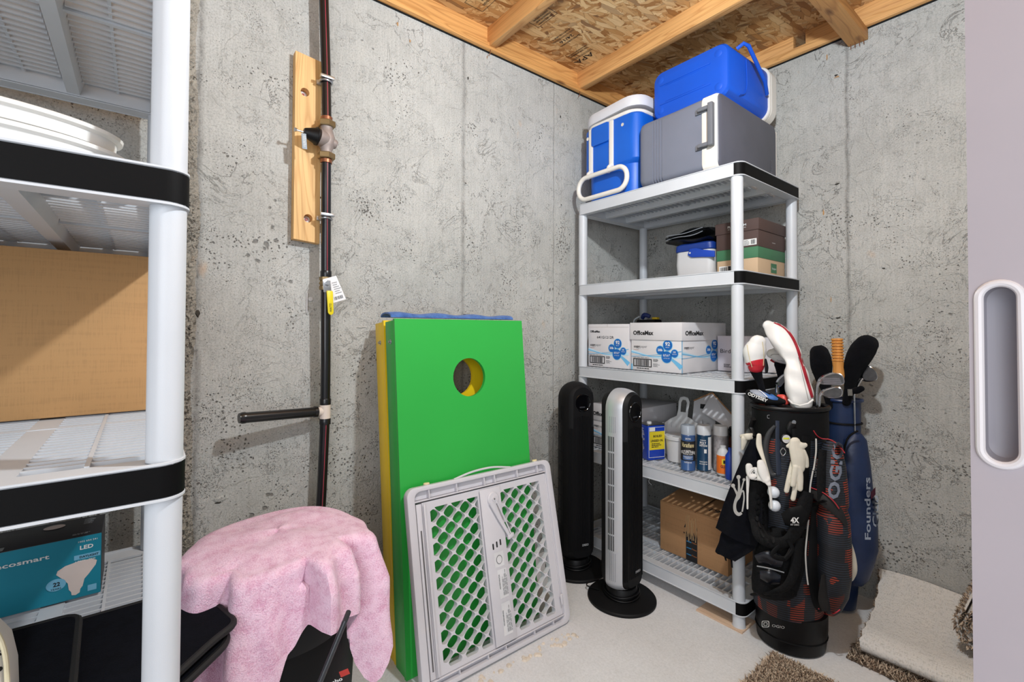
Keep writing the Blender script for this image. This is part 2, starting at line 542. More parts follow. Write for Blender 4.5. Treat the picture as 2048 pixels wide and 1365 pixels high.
def smooth_path(pts, n=6):
    """Catmull-Rom through the points"""
    P = [V(p) for p in pts]
    out = []
    for i in range(len(P) - 1):
        p0, p1, p2, p3 = P[max(i - 1, 0)], P[i], P[i + 1], P[min(i + 2, len(P) - 1)]
        for k in range(n):
            t = k / n
            out.append(0.5 * ((2 * p1) + (p2 - p0) * t + (2 * p0 - 5 * p1 + 4 * p2 - p3) * t * t + (3 * p1 - p0 - 3 * p2 + p3) * t ** 3))
    out.append(P[-1])
    return out
STUFF = {'barcode', 'ink_stamp', 'shelf_deck', 'nail', 'torn_paper', 'zipper', 'vent_slots', 'grille', 'pile', 'print_lines', 'lattice_print', 'stitching', 'base_ridge', 'raw_edge', 'fringe'}
def build(name, mb, m, parent=None, smooth=35, bevel=0, bseg=2, rnd=None):
    me = bpy.data.meshes.new(name)
    loc = V((0, 0, 0))
    if parent is not None:
        q = parent
        while q is not None:
            if q.get('_w'):
                loc = loc + q.location
            q = q.parent
    me.from_pydata([tuple(p - loc) for p in mb.v], [], mb.f)
    ms = m if isinstance(m, (list, tuple)) else [m]
    for x in ms:
        me.materials.append(x)
    if len(ms) > 1:
        me.polygons.foreach_set('material_index', mb.mi)
    bm = bmesh.new()
    bm.from_mesh(me)
    bmesh.ops.remove_doubles(bm, verts=bm.verts, dist=1e-6)
    bmesh.ops.recalc_face_normals(bm, faces=bm.faces)
    if bevel:
        es = [e for e in bm.edges if len(e.link_faces) == 2 and e.calc_face_angle(0) > R(30)]
        bmesh.ops.bevel(bm, geom=es, offset=bevel, segments=bseg, affect='EDGES', profile=0.5, clamp_overlap=True)
    bm.to_mesh(me)
    bm.free()
    if smooth:
        me.shade_smooth()
        me.set_sharp_from_angle(angle=R(smooth))
    o = bpy.data.objects.new(name, me)
    COL.objects.link(o)
    if parent is not None:
        o.parent = parent
        if name in STUFF or name.startswith('printed'):
            o['kind'] = 'stuff'
    return o
def each(name, mbs, m, parent=None, **k):
    return [build(name, b, m, parent, **k) for b in mbs]
def tag(o, label=None, cat=None, group=None, kind=None):
    if label: o['label'] = label
    if cat: o['category'] = cat
    if group: o['group'] = group
    if kind: o['kind'] = kind
    return o
def thing(name, label, cat, loc=(0, 0, 0), group=None, world=True):
    """empty at the base of a thing; with world=True its parts are given in room coordinates"""
    o = bpy.data.objects.new(name, None)
    o.empty_display_size = 0.05
    COL.objects.link(o)
    o.location = loc
    if world:
        o['_w'] = 1
    return tag(o, label, cat, group)
def struct(name, mb, m, **k):
    return tag(build(name, mb, m, **k), kind='structure')
FONT = {}
def text_mesh(s, bold=0.0, shear=0.0):
    key = (s, bold, shear)
    if key not in FONT:
        cu = bpy.data.curves.new('t', 'FONT')
        cu.body = s
        cu.offset = bold
        cu.shear = shear
        cu.resolution_u = 2
        ob = bpy.data.objects.new('t', cu)
        COL.objects.link(ob)
        me = ob.to_mesh()
        vs = [tuple(v.co) for v in me.vertices]
        fs = [tuple(p.vertices) for p in me.polygons]
        ob.to_mesh_clear()
        bpy.data.objects.remove(ob)
        bpy.data.curves.remove(cu)
        FONT[key] = (vs, fs)
    return FONT[key]
def put_text(mb, s, o, ux, uy, h=None, w=None, bold=0.0, shear=0.0, lift=0.0008):
    """lettering laid on a surface: o lower left, ux/uy directions, h cap height, w total width"""
    vs, fs = text_mesh(s, bold, shear)
    if not vs:
        return mb
    x0 = min(v[0] for v in vs); x1 = max(v[0] for v in vs)
    y0 = min(v[1] for v in vs); y1 = max(v[1] for v in vs)
    o = V(o); ux = V(ux).normalized(); uy = V(uy).normalized()
    nn = ux.cross(uy)
    sy = (h / 0.7) if h else None
    sx = (w / (x1 - x0)) if w else sy
    if sy is None:
        sy = sx
    return mb.add([o + ux * ((v[0] - x0) * sx) + uy * (v[1] * sy) + nn * lift for v in vs], fs)
def rect(mb, o, ux, uy, x0, y0, x1, y1, lift=0.0006):
    o = V(o); ux = V(ux).normalized(); uy = V(uy).normalized()
    nn = ux.cross(uy)
    return mb.add([o + ux * x + uy * y + nn * lift for x, y in ((x0, y0), (x1, y0), (x1, y1), (x0, y1))], [(0, 1, 2, 3)])
def disc(mb, o, ux, uy, cx, cy, rx, ry=None, lift=0.0006, n=24, ang=0):
    o = V(o); ux = V(ux).normalized(); uy = V(uy).normalized()
    nn = ux.cross(uy)
    ry = ry or rx
    ps = []
    for k in range(n):
        a = 2 * PI * k / n
        x, y = rx * math.cos(a), ry * math.sin(a)
        ps.append(o + ux * (cx + x * math.cos(ang) - y * math.sin(ang)) + uy * (cy + x * math.sin(ang) + y * math.cos(ang)) + nn * lift)
    return mb.add(ps, [tuple(range(n))])
def band(mb, o, ux, uy, pts, wd, lift=0.0006):
    """flat ribbon through 2-D points with width per point"""
    o = V(o); ux = V(ux).normalized(); uy = V(uy).normalized()
    nn = ux.cross(uy)
    n = len(pts)
    ws = wd if isinstance(wd, (list, tuple)) else [wd] * n
    a, b = [], []
    for i, (x, y) in enumerate(pts):
        x0, y0 = pts[max(i - 1, 0)]
        x1, y1 = pts[min(i + 1, n - 1)]
        L = math.hypot(x1 - x0, y1 - y0) or 1
        px, py = -(y1 - y0) / L, (x1 - x0) / L
        q = ws[i] / 2
        a.append(o + ux * (x + px * q) + uy * (y + py * q) + nn * lift)
        b.append(o + ux * (x - px * q) + uy * (y - py * q) + nn * lift)
    return mb.add(a + b, [(i, i + 1, n + i + 1, n + i) for i in range(n - 1)])
def barcode(mb, o, ux, uy, x0, y0, w_, h_, seed=1, lift=0.0009, n=26):
    rnd = random.Random(seed)
    x = x0
    unit = w_ / (n * 2.6)
    while x < x0 + w_ - unit * 3:
        b = unit * rnd.choice((1, 1, 2, 3))
        rect(mb, o, ux, uy, x, y0, x + b, y0 + h_, lift)
        x += b + unit * rnd.choice((1, 1, 2))
    return mb
def fake_lines(mb, o, ux, uy, x0, y0, w_, rows, gap, th, seed=2, lift=0.0009):
    rnd = random.Random(seed)
    for k in range(rows):
        x = x0
        end = x0 + w_ * rnd.uniform(0.6, 1)
        while x < end:
            L = w_ * rnd.uniform(0.06, 0.2)
            rect(mb, o, ux, uy, x, y0 - k * gap, min(x + L, end), y0 - k * gap + th, lift)
            x += L + w_ * 0.03
    return mb

# ================================================================ THE ROOM
ZC = 2.572
mfl = concrete('floor_concrete', 'DDDEE0', 'CFCECE', pit=0.0, lower=False, amount=0.35)
struct('floor', MB().box((-0.2, -4.6, -0.1), (4.2, 0.2, 0)), mfl)
struct('wall_left', MB().box((-0.2, -4.6, 0), (0, 0, ZC)), MW_L)
struct('wall_right', MB().box((-0.2, 0, 0), (4.2, 0.2, ZC)), MW_R)
# rough strip where two pours met, on the left wall
rnd = random.Random(4)
wl = bpy.data.objects['wall_left']
mb = MB()
rows, cols = 420, 12
grid = []
for i in range(rows):
    z = i / (rows - 1) * (ZC - 0.002)
    off = 0.006 * math.sin(z * 5.1) + 0.004 * math.sin(z * 17)
    row = []
    for j in range(cols):
        t = j / (cols - 1)
        h = math.sin(t * PI) * (0.0015 + 0.010 * rnd.random() ** 2) + (0.004 if 0.3 < t < 0.6 and math.sin(z * 23) + math.sin(z * 61) > 0.4 else 0)
        row.append((0.0006 + h, -2.475 + 0.052 * t + off + rnd.uniform(-0.002, 0.002), z))
    grid.append(row)
mb.sheet(grid, 0.0005)
build('concrete_seam', mb, concrete('rough_seam_concrete', 'AEA99F', '8E887D', pit=1.5), wl, smooth=0)
# blotches of loose mortar, pits round the ties, a few slivers of form wood
tan = mat('form_wood_sliver', 'B98E5E', 0.8)
dk = mat('tie_hole_dark', '3C3832', 0.9)
def chips(parent, name, pts, m, size, axis, seed):
    rn = random.Random(seed)
    for (u, v, sx, sy) in pts:
        p = W(u, v, axis, 0.0)
        h = V((0, 1, 0)) if axis == 'x' else V((1, 0, 0))
        n = V((1, 0, 0)) if axis == 'x' else V((0, -1, 0))
        b = MB()
        ring0, ring1 = [], []
        for k in range(9):
            a = 2 * PI * k / 9
            q = rn.uniform(0.6, 1.15)
            e = h * (math.cos(a) * sx * size * q) + V((0, 0, 1)) * (math.sin(a) * sy * size * q)
            ring0.append(p + e)
            ring1.append(p + e * 0.55 + n * (0.0035 * rn.uniform(0.6, 1.2)))
        b.loft([ring0, ring1])
        build(name, b, m, parent, smooth=20)
wr = bpy.data.objects['wall_right']
chips(wl, 'mortar_lump', [(930, 367, 2.2, 1.2), (1120, 412, 1.5, 1.0), (1121, 640, 1.2, 0.9), (928, 520, 0.8, 0.8), (720, 655, 2.6, 0.6), (440, 1000, 2.2, 1.3), (405, 1010, 1.6, 2.2), (700, 400, 1.0, 0.5), (820, 510, 0.8, 0.8), (660, 380, 1.4, 0.5), (720, 490, 0.8, 1.2), (560, 400, 0.9, 0.6)], MW_L, 0.012, 'x', 7)
chips(wr, 'mortar_lump', [(1670, 367, 2.4, 0.8), (1668, 635, 2.0, 0.8), (1645, 200, 1.8, 1.6), (1700, 400, 2.2, 1.4), (1842, 95, 1.2, 0.8), (1770, 535, 1.3, 0.8), (1925, 283, 1.0, 1.3)], MW_R, 0.013, 'y', 8)
chips(wl, 'tie_hole', [(931, 367, 1.3, 0.6), (936, 157, 0.5, 1.3), (1121, 234, 0.5, 1.3), (1122, 410, 0.8, 0.5), (930, 630, 1.2, 0.5), (640, 395, 0.9, 0.5), (395, 628, 1.2, 1.4), (437, 1005, 1.5, 0.6), (395, 1100, 1.4, 0.5)], dk, 0.009, 'x', 9)
chips(wr, 'tie_hole', [(1674, 368, 1.4, 0.5), (1672, 151, 0.9, 0.6), (1676, 636, 1.4, 0.5), (1768, 537, 1.1, 0.5)], dk, 0.009, 'y', 10)
chips(wl, 'wood_sliver', [(795, 48, 0.7, 1.4), (820, 82, 0.6, 1.2), (1120, 170, 0.3, 1.2), (974, 115, 0.3, 1.2)], tan, 0.007, 'x', 11)
chips(wr, 'wood_sliver', [(1654, 115, 0.35, 2.6), (1674, 154, 1.4, 0.5), (1647, 425, 0.4, 1.8), (1662, 600, 0.3, 2.0)], tan, 0.009, 'y', 12)

# ceiling: panels of oriented strand board over joists
mosb = osb('strand_board')
pine_x = wood('pine_along_x', 'B57A42', 'E2AE70', axis=0)
pine_y = wood('pine_along_y', 'B0733A', 'E0A764', axis=1)
pine_z = wood('pine_along_z', 'C08A4A', 'E7BC7E', axis=2)
ZO = 2.69
ceil = struct('ceiling', MB().box((-0.2, -4.6, ZO), (4.2, 0.2, ZO + 0.02)), mosb)
for y in (-1.247, -0.605, -1.857, -2.467, -3.077, -3.687):
    build('joist', MB().box((0.012, y, 2.592), (4.2, y + 0.04, ZO)), pine_x, ceil, bevel=0.002)
build('sill_plate', MB().box((-0.11, -4.6, ZC + 0.004), (0.03, 0.03, 2.608)), pine_y, ceil, bevel=0.002)
build('rim_board', MB().box((-0.03, -4.6, 2.6085), (0.0115, 0.0, ZO)), pine_y, ceil)
build('sill_gasket', MB().box((-0.12, -4.6, ZC), (0.010, 0.03, ZC + 0.0025)), blk_matte, ceil)
build('sill_plate', MB().box((0.0305, -0.03, ZC + 0.004), (4.2, 0.11, 2.612)), pine_x, ceil, bevel=0.002)
build('sill_gasket', MB().box((0.03, -0.012, ZC), (4.2, 0.12, ZC + 0.0025)), blk_matte, ceil)
for a, b in ((0.035, 0.93), (0.985, 1.9), (1.93, 3.4)):
    build('blocking', MB().box((a, 0.0, 2.613), (b, 0.035, ZO)), pine_x, ceil, bevel=0.001)
# short beam running out from the right wall, its nailed end grain against the concrete
build('beam', MB().box((1.165, -1.9, 2.522), (1.24, -0.004, 2.5715)), pine_y, ceil, bevel=0.002)
mb = MB()
for k in range(4):
    mb.tube([(1.178 + 0.016 * k, -0.02, 2.524), (1.176 + 0.017 * k, -0.012 - 0.004 * (k % 2), 2.503)], 0.0016, 6)
build('nail', mb, mat('rusty_nail', '7A4A2C', 0.7), ceil)
mb = MB()
for y in (-1.237, -0.60):
    mb.tube([(0.025, y, 2.575), (0.032, y - 0.006, 2.555), (0.028, y - 0.012, 2.54)], 0.0018, 6)
build('nail', mb, MATS['rusty_nail'], ceil)
# ink stamps of the board maker, read from below
def stamp(lines, o, ux, uy, box=None):
    mb = MB()
    for (s, x, y, h, wd) in lines:
        if s == '-':
            rect(mb, o, ux, uy, x, y, x + wd, y + h, 0.0008)
        else:
            put_text(mb, s, V(o) + V(ux) * x + V(uy) * y, ux, uy, h, wd, bold=0.012)
    if box:
        x0, y0, x1, y1 = box
        t = 0.0022
        for a in ((x0, y0, x1, y0 + t), (x0, y1 - t, x1, y1), (x0, y0, x0 + t, y1), (x1 - t, y0, x1, y1)):
            rect(mb, o, ux, uy, *a, lift=0.0008)
    build('ink_stamp', mb, print_k, ceil, smooth=0)
ux, uy = V((-1, 0, 0)), V((0, 1, 0))      # ux x uy points down
stamp([('APA', 0.0, 0.0, 0.034, 0.13), ('-', -0.02, -0.014, 0.003, 0.15), ('-', -0.02, -0.022, 0.002, 0.15), ('THE ENGINEERED', -0.02, -0.05, 0.010, 0.13), ('WOOD ASSOCIATION', -0.02, -0.066, 0.010, 0.13)], V((0.20, -0.70, ZO)), ux * 1, V((0, -1, 0)) * -1 if False else uy)
stamp([('RATED SHEATHING', 0, 0.0, 0.010, 0.13), ('24/16', 0.02, -0.03, 0.020, 0.09), ('-', -0.01, -0.044, 0.002, 0.15), ('-', -0.01, -0.050, 0.002, 0.15), ('EXPOSURE 1', 0, -0.07, 0.010, 0.12)], V((0.26, -0.86, ZO)), ux, uy)
stamp([('THIS SIDE DOWN', 0.01, 0.05, 0.010, 0.10), ('STRENGTH AXIS', 0.01, 0.032, 0.010, 0.10), ('SIZED FOR SPACING', 0.01, 0.014, 0.010, 0.10)], V((0.30, -1.12, ZO)), ux, uy, box=(-0.005, 0.0, 0.13, 0.07))
stamp([('24"', 0.03, 0.0, 0.022, 0.05), ('FLOOR SPAN', 0.0, 0.04, 0.011, 0.11), ('LAP PANEL EDGES', 0.0, 0.06, 0.011, 0.13), ('24/0', 0.1, -0.05, 0.02, 0.05)], V((0.26, -1.42, ZO)), ux, uy, box=(-0.01, -0.012, 0.17, 0.09))

# sliding door at the right, seen just past its leading edge
md = mat('door_paint', 'B4ACB2', 0.45, var=0.015, bscale=300, bstr=0.08)
mdi = mat('pull_cup_grey', 'A3A0A8', 0.5, var=0.02)
YD = -1.78
XD = 1.768
pc = W(2002, 757, 'y', YD)
hw, hh = 0.0155, 0.104
mb = MB()
outer = [(0, 0), (0.86, 0), (0.86, 2.35), (0, 2.35)]
inner = rrect(hw * 2, hh * 2, hw, 8, pc.x - XD, pc.z)
mb.holes(outer, [inner], (XD, YD + 0.034, 0.005), (1, 0, 0), (0, 0, 1), 0.034)
door = struct('door_1', mb, md, bevel=0)
mb = MB()
ring = rrect(hw * 2 + 0.004, hh * 2 + 0.004, hw + 0.002, 8)
mb.tube([(pc.x + x, YD - 0.001, pc.z + z + 0.005) for x, z in ring], 0.0045, 10, closed=True)
build('pull_rim', mb, mat('pull_rim_white', 'E3DFE2', 0.35, var=0.01), door)
mb = MB()
rg = []
for s_, d in ((1.0, 0.001), (0.99, 0.012), (0.86, 0.024), (0.5, 0.028)):
    rg.append([(pc.x + x * s_, YD + d, pc.z + 0.005 + z * (1 - (1 - s_) * 0.2)) for x, z in rrect(hw * 2, hh * 2, hw, 8)])
mb.loft(rg, cap=False)
mb.add(rg[-1], [tuple(range(len(rg[-1])))])
build('pull_cup', mb, mdi, door)

# ================================================================ SHELVING UNITS
LEVELS = (0.1106, 0.5551, 0.9994, 1.444, 1.887)
UL, UD, TH = 0.911, 0.606, 0.0565
def unit_parts(root):
    """one five-tier resin shelving unit in local coordinates: x 0..UL, y 0..UD (front at y = 0)"""
    r = 0.034
    def outline(ins=0.0):
        return rrect(UL - 2 * ins, UD - 2 * ins, r - ins * 0.6, 6, UL / 2, UD / 2)
    # one shelf: rim, channels of slats, ribs
    def shelf_mb():
        mb = MB()
        # outer wall with small lips top and bottom
        o0 = outline()
        o1 = outline(0.0022)
        inn = outline(0.006)
        rings = []
        for ol, z in ((inn, -TH), (o0, -TH), (o0, -TH + 0.003), (o1, -TH + 0.0045), (o1, -0.0045), (o0, -0.003), (o0, 0), (inn, 0)):
            rings.append([(x, y, z) for x, y in ol])
        rings.append(rings[0])
        mb.loft(rings, cap=False)
        return mb
    def deck_mb():
        mb = MB()
        zt, zb = -0.004, -0.010
        m = 0.046
        chans = []
        cw = (UD - 2 * m - 2 * 0.042) / 3
        y = m
        for k in range(3):
            chans.append((y, y + cw))
            y += cw + 0.042
        x0, x1 = m + 0.014, UL - m - 0.014
        # solid margins and wide ribs
        mb.box((0.017, 0.0065, zb), (UL - 0.017, m, zt))
        mb.box((0.0065, 0.017, zb), (0.017, m, zt)); mb.box((UL - 0.017, 0.017, zb), (UL - 0.0065, m, zt))
        mb.box((0.0065, UD - m, zb), (0.017, UD - 0.017, zt)); mb.box((UL - 0.017, UD - m, zb), (UL - 0.0065, UD - 0.017, zt))
        mb.box((0.017, UD - m, zb), (UL - 0.017, UD - 0.0065, zt))
        mb.box((0.006, m, zb), (x0, UD - m, zt))
        mb.box((x1, m, zb), (UL - 0.006, UD - m, zt))
        for k in range(2):
            a = chans[k][1]
            mb.box((x0, a, zb), (x1, a + 0.042, zt))
            mb.loft([[(x0 - 0.03, a - 0.002, zb), (x1 + 0.03, a - 0.002, zb), (x1 + 0.03, a + 0.044, zb), (x0 - 0.03, a + 0.044, zb)],
                     [(x0 - 0.03, a + 0.008, -TH + 0.008), (x1 + 0.03, a + 0.008, -TH + 0.008), (x1 + 0.03, a + 0.034, -TH + 0.008), (x0 - 0.03, a + 0.034, -TH + 0.008)]])
        # inner skirt along the long sides and the ends
        for a, b in ((m - 0.008, m), (UD - m, UD - m + 0.008)):
            mb.box((x0 - 0.02, a, -TH + 0.004), (x1 + 0.02, b, zb))
        mb.box((0.017, 0.0065, -TH + 0.001), (UL - 0.017, m - 0.008, -TH + 0.005))
        mb.box((0.017, UD - m + 0.008, -TH + 0.001), (UL - 0.017, UD - 0.0065, -TH + 0.005))
        for a, b in ((0.006, x0 - 0.012), (x1 + 0.012, UL - 0.006)):
            mb.box((a, m - 0.008, -TH + 0.001), (b, UD - m + 0.008, -TH + 0.005))
            mb.box((b - 0.003 if a < 0.1 else a, m, -TH + 0.004), (b if a < 0.1 else a + 0.003, UD - m, zb))
        # slats across each channel
        n = 31
        pitch = (x1 - x0) / n
        for a, b in chans:
            for i in range(1, n):
                x = x0 + i * pitch
                mb.box((x - 0.0028, a, -0.026), (x + 0.0028, b, zt + 0.001))
            mid = (a + b) / 2
            mb.box((x0, mid - 0.003, -0.024), (x1, mid + 0.003, zt + 0.0015))
            # cross ribs under the deck
        for x in (UL * 0.5,):
            mb.box((x - 0.005, m, -0.030), (x + 0.005, UD - m, zt + 0.0012))
        return mb
    smb, dmb = shelf_mb(), deck_mb()
    first = None
    for z in LEVELS:
        if first is None:
            s = build('shelf', smb, white_pl, root)
            d = build('shelf_deck', dmb, white_pl, s, smooth=25)
            # black panels wrapping both ends
            for side in (0, 1):
                mb = MB()
                ol = outline(0.0006)
                oi = outline(0.0034)
                # points of the outline on this end, from one long side round to the other
                pts, pin = [], []
                for (x, y), (xi, yi) in zip(ol, oi):
                    if (side == 1 and x > UL - 0.0355) or (side == 0 and x < 0.004):
                        pts.append((x, y)); pin.append((xi, yi))
                if side == 1:
                    k = next(i for i in range(len(pts)) if pts[i][1] < UD / 2 and pts[i - 1][1] > UD / 2) if any(pts[i][1] < UD / 2 and pts[i - 1][1] > UD / 2 for i in range(len(pts))) else 0
                    pts = pts[k:] + pts[:k]; pin = pin[k:] + pin[:k]
                rr_ = []
                for (x, y), (xi, yi) in zip(pts, pin):
                    rr_.append([(x, y, -TH + 0.005), (x, y, -0.005), (xi, yi, -0.005), (xi, yi, -TH + 0.005)])
                mb.loft(rr_)
                build('end_panel', mb, black_pl, s)
            first = s
            s.location = (0, 0, z)
        else:
            c = first.copy(); COL.objects.link(c); c.parent = root; c.location = (0, 0, z)
            for ch in first.children:
                q = ch.copy(); COL.objects.link(q); q.parent = c
    # posts: one segment between each pair of shelves at each corner, feet below
    pr = 0.0238
    seg = MB().lathe([(pr, 0), (pr, LEVELS[1] - TH - LEVELS[0] + 0.003)], n=28)
    ft = MB().lathe([(pr + 0.004, 0), (pr + 0.004, 0.004), (pr, 0.010), (pr, LEVELS[0] - TH + 0.002)], n=28)
    # above the lowest shelf each post has a slightly wider collar
    p0 = f0 = None
    for x in (0.0275, UL - 0.0335):
        for y in (0.027, UD - 0.027):
            if f0 is None:
                f0 = build('foot', ft, white_pl, root); f = f0
            else:
                f = f0.copy(); COL.objects.link(f); f.parent = root
            f.location = (x, y, 0)
            for k in range(4):
                if p0 is None:
                    p0 = build('post', seg, white_pl, root); p = p0
                else:
                    p = p0.copy(); COL.objects.link(p); p.parent = root
                p.location = (x, y, LEVELS[k] - 0.002)
def copy_tree(o, parent=None):
    c = o.copy()
    COL.objects.link(c)
    if parent is not None:
        c.parent = parent
    for ch in o.children:
        copy_tree(ch, c)
    return c
unitR = thing('shelving_unit', 'white plastic five tier shelving unit with black ends standing in the corner under the coolers', 'shelving unit', (0.077, -0.684, 0), 'white plastic shelving units', world=False)
unit_parts(unitR)
unitL = copy_tree(unitR)
unitL['label'] = 'white plastic shelving unit at the left edge of the photo, holding a large cardboard box'
unitL.location = (0.085, -3.111, 0)

# thin board under the front foot
b = build('floor_shim', MB().box((0.79, -0.695, 0), (0.985, -0.575, 0.0058)), wood('shim_wood', 'C7A58A', 'DCC0A6', axis=0, knots=False), smooth=0)
for x in (unitR,):
    x.location.z = 0.0
unitR.location.z = 0.0
tag(b, 'thin pale wooden shim board under the front foot of the corner shelving unit', 'board')

# ================================================================ TOP TIER: THE COOLERS
blue_c = mat('cooler_blue', '0B5FC9', 0.42, var=0.03, bscale=350, bstr=0.1)
blue_d = mat('cooler_deep_blue', '0A52C6', 0.45, var=0.03, bscale=350, bstr=0.12)
gray_c = mat('cooler_grey', '737886', 0.45, var=0.03, bscale=400, bstr=0.1)
gray_d = mat('cooler_lid_grey', '585A66', 0.5, var=0.05)
cream = mat('cooler_cream', 'E6E2DA', 0.42, var=0.02)
lidw = mat('cooler_lid_white', 'D6D6DA', 0.4, var=0.02)
ZT = 1.887
# --- blue wheeled cooler
X0, X1, Y0, Y1 = 0.098, 0.466, -0.655, -0.300
cxc, cyc = (X0 + X1) / 2, (Y0 + Y1) / 2
A = thing('wheeled_cooler', 'bright blue wheeled cooler with white lid and pull handle, left end of the top shelf', 'cooler', (cxc, cyc, ZT))
def rsec(w_, d_, r, z, dx=0, dy=0, n=6, tx=0.0):
    return [(cxc + x + dx, cyc + y + dy, z + tx * x) for x, y in rrect(w_, d_, r, n)]
W0, D0 = X1 - X0, Y1 - Y0
mb = MB()
mb.loft([rsec(W0 - 0.034, D0 - 0.03, 0.07, ZT + 0.004), rsec(W0 - 0.03, D0 - 0.028, 0.07, ZT + 0.012), rsec(W0 - 0.024, D0 - 0.024, 0.075, ZT + 0.158),
         rsec(W0 - 0.012, D0 - 0.01, 0.055, ZT + 0.168), rsec(W0, D0, 0.052, ZT + 0.178), rsec(W0, D0, 0.052, ZT + 0.40), rsec(W0 - 0.012, D0 - 0.012, 0.05, ZT + 0.41)])
build('cooler_body', mb, blue_c, A)
mb = MB()
mb.loft([rsec(W0 - 0.008, D0 - 0.008, 0.082, ZT + 0.41), rsec(W0 - 0.002, D0 - 0.002, 0.084, ZT + 0.414), rsec(W0 - 0.002, D0 - 0.002, 0.084, ZT + 0.424), rsec(W0 - 0.012, D0 - 0.012, 0.08, ZT + 0.43)])
build('rim', mb, cream, A)
mb = MB()
k = 0.05
mb.loft([rsec(W0 + 0.006, D0 + 0.006, 0.088, ZT + 0.437, tx=k), rsec(W0 + 0.014, D0 + 0.014, 0.092, ZT + 0.445, tx=k), rsec(W0 + 0.014, D0 + 0.014, 0.092, ZT + 0.475, tx=k),
         rsec(W0 + 0.004, D0 + 0.004, 0.088, ZT + 0.49, tx=k), rsec(W0 - 0.05, D0 - 0.05, 0.075, ZT + 0.499, tx=k), rsec(W0 - 0.12, D0 - 0.12, 0.06, ZT + 0.502, tx=k)])
lid = build('lid', mb, lidw, A)
# front centre panel with its recessed channel, and side cheeks proud of it
fy = Y0
build('front_latch', MB().loft([[(0.186 + x * 1, fy - 0.012 * s_, ZT + 0.325 + z * 1) for x, z in rrect(0.12 * (1 - 0.03 * s_), 0.105 * (1 - 0.03 * s_), 0.012, 4, 0.045, 0.03)] for s_ in (-0.4, 1)]), blue_c, A)
each('telescoping_bar', [MB().box((xx - 0.013, fy - 0.008, ZT + 0.14), (xx + 0.013, fy + 0.004, ZT + 0.405)) for xx in (0.163, 0.303)], cream, A, bevel=0.003)
each('bolt', [MB().lathe([(0.0, -0.004), (0.008, -0.002), (0.009, 0.004)], (xx, fy + 0.004, ZT + 0.362), 14, (0, -1, 0)) for xx in (0.136, 0.372)], cream, A)
hp = []
hw_, hh_ = 0.325, 0.118
for x, z in rrect(hw_, hh_, 0.056, 8):
    hp.append((0.262 + x, fy - 0.032, ZT + 0.078 + z))
h = build('pull_handle', MB().tube(hp, 0.0125, 12, closed=True), cream, A)
each('handle_neck', [MB().tube([(xx, fy - 0.030, ZT + 0.130), (xx, fy - 0.022, ZT + 0.155), (xx, fy - 0.004, ZT + 0.17)], 0.012, 10) for xx in (0.163, 0.303)], cream, h)
mb = MB()
mb.lathe([(0.0, 0), (0.045, 0), (0.048, 0.006), (0.048, 0.022), (0.04, 0.026)], (X0 - 0.004, cyc + 0.11, ZT + 0.052), 24, (1, 0, 0))
build('wheel', mb, blk, A)
# --- grey cooler standing on its end
X0, X1, Y0, Y1 = 0.474, 0.886, -0.668, -0.095
G = thing('hard_cooler', 'grey cooler with a cream band and swing handle, standing under the royal blue cooler', 'cooler', ((X0 + X1) / 2, (Y0 + Y1) / 2, ZT))
Z0, Z1 = ZT + 0.004, ZT + 0.328
def gsec(x, ins, r=0.03):
    return [(x, (Y0 + Y1) / 2 + a, (Z0 + Z1) / 2 + b_) for a, b_ in rrect(Y1 - Y0 - 2 * ins, Z1 - Z0 - 2 * ins, r, 5)]
mb = MB()
secs = [gsec(X0, 0.03, 0.02), gsec(X0 + 0.006, 0.014), gsec(X0 + 0.018, 0.006), gsec(X0 + 0.04, 0.004)]
x = X0 + 0.082
for k in range(4):
    secs += [gsec(x, 0.0036), gsec(x + 0.001, 0.0072), gsec(x + 0.008, 0.0072), gsec(x + 0.009, 0.0034)]
    x += 0.0145
secs += [gsec(X0 + 0.2, 0.003), gsec(X1 - 0.077, 0.0)]
mb.loft(secs)
build('cooler_body', mb, gray_c, G)
mb = MB()
mb.loft([gsec(X1 - 0.077, -0.001), gsec(X1 - 0.074, -0.003), gsec(X1 - 0.02, -0.003), gsec(X1 - 0.012, 0.0), gsec(X1 - 0.008, 0.004)])
build('cream_band', mb, cream, G)
mb = MB()
mb.loft([gsec(X1 - 0.008, 0.002), gsec(X1 - 0.004, 0.004), gsec(X1, 0.012)])
lidg = build('lid', mb, gray_d, G)
mb = MB()
put_text(mb, 'igloo', (X1, -0.15, Z0 + 0.045), (0, 0, 1), (0, -1, 0), 0.022, 0.10, bold=0.02)
build('brand_lettering', mb, mat('emboss_grey', '666873', 0.45), G, smooth=0)
mb = MB()
yb = Y1 + 0.003
build('hinge_strip', MB().box((X1 - 0.05, Y1 - 0.002, Z0 + 0.02), (X1 - 0.004, Y1 + 0.012, Z1 - 0.02)), cream, G, bevel=0.004)
hm = mat('handle_grey', '6B6E75', 0.4)
mb = MB()
fy = Y0
for zc_ in (Z0 + 0.105, Z0 + 0.262):
    mb.box((0.782, fy - 0.008, zc_ - 0.012), (0.835, fy + 0.002, zc_ + 0.012))
    mb.box((0.80, fy - 0.024, zc_ - 0.008), (0.862, fy - 0.010, zc_ + 0.008))
mb.box((0.850, fy - 0.032, Z0 + 0.092), (0.872, fy - 0.008, Z0 + 0.275))
build('swing_handle', mb, hm, G, bevel=0.003)
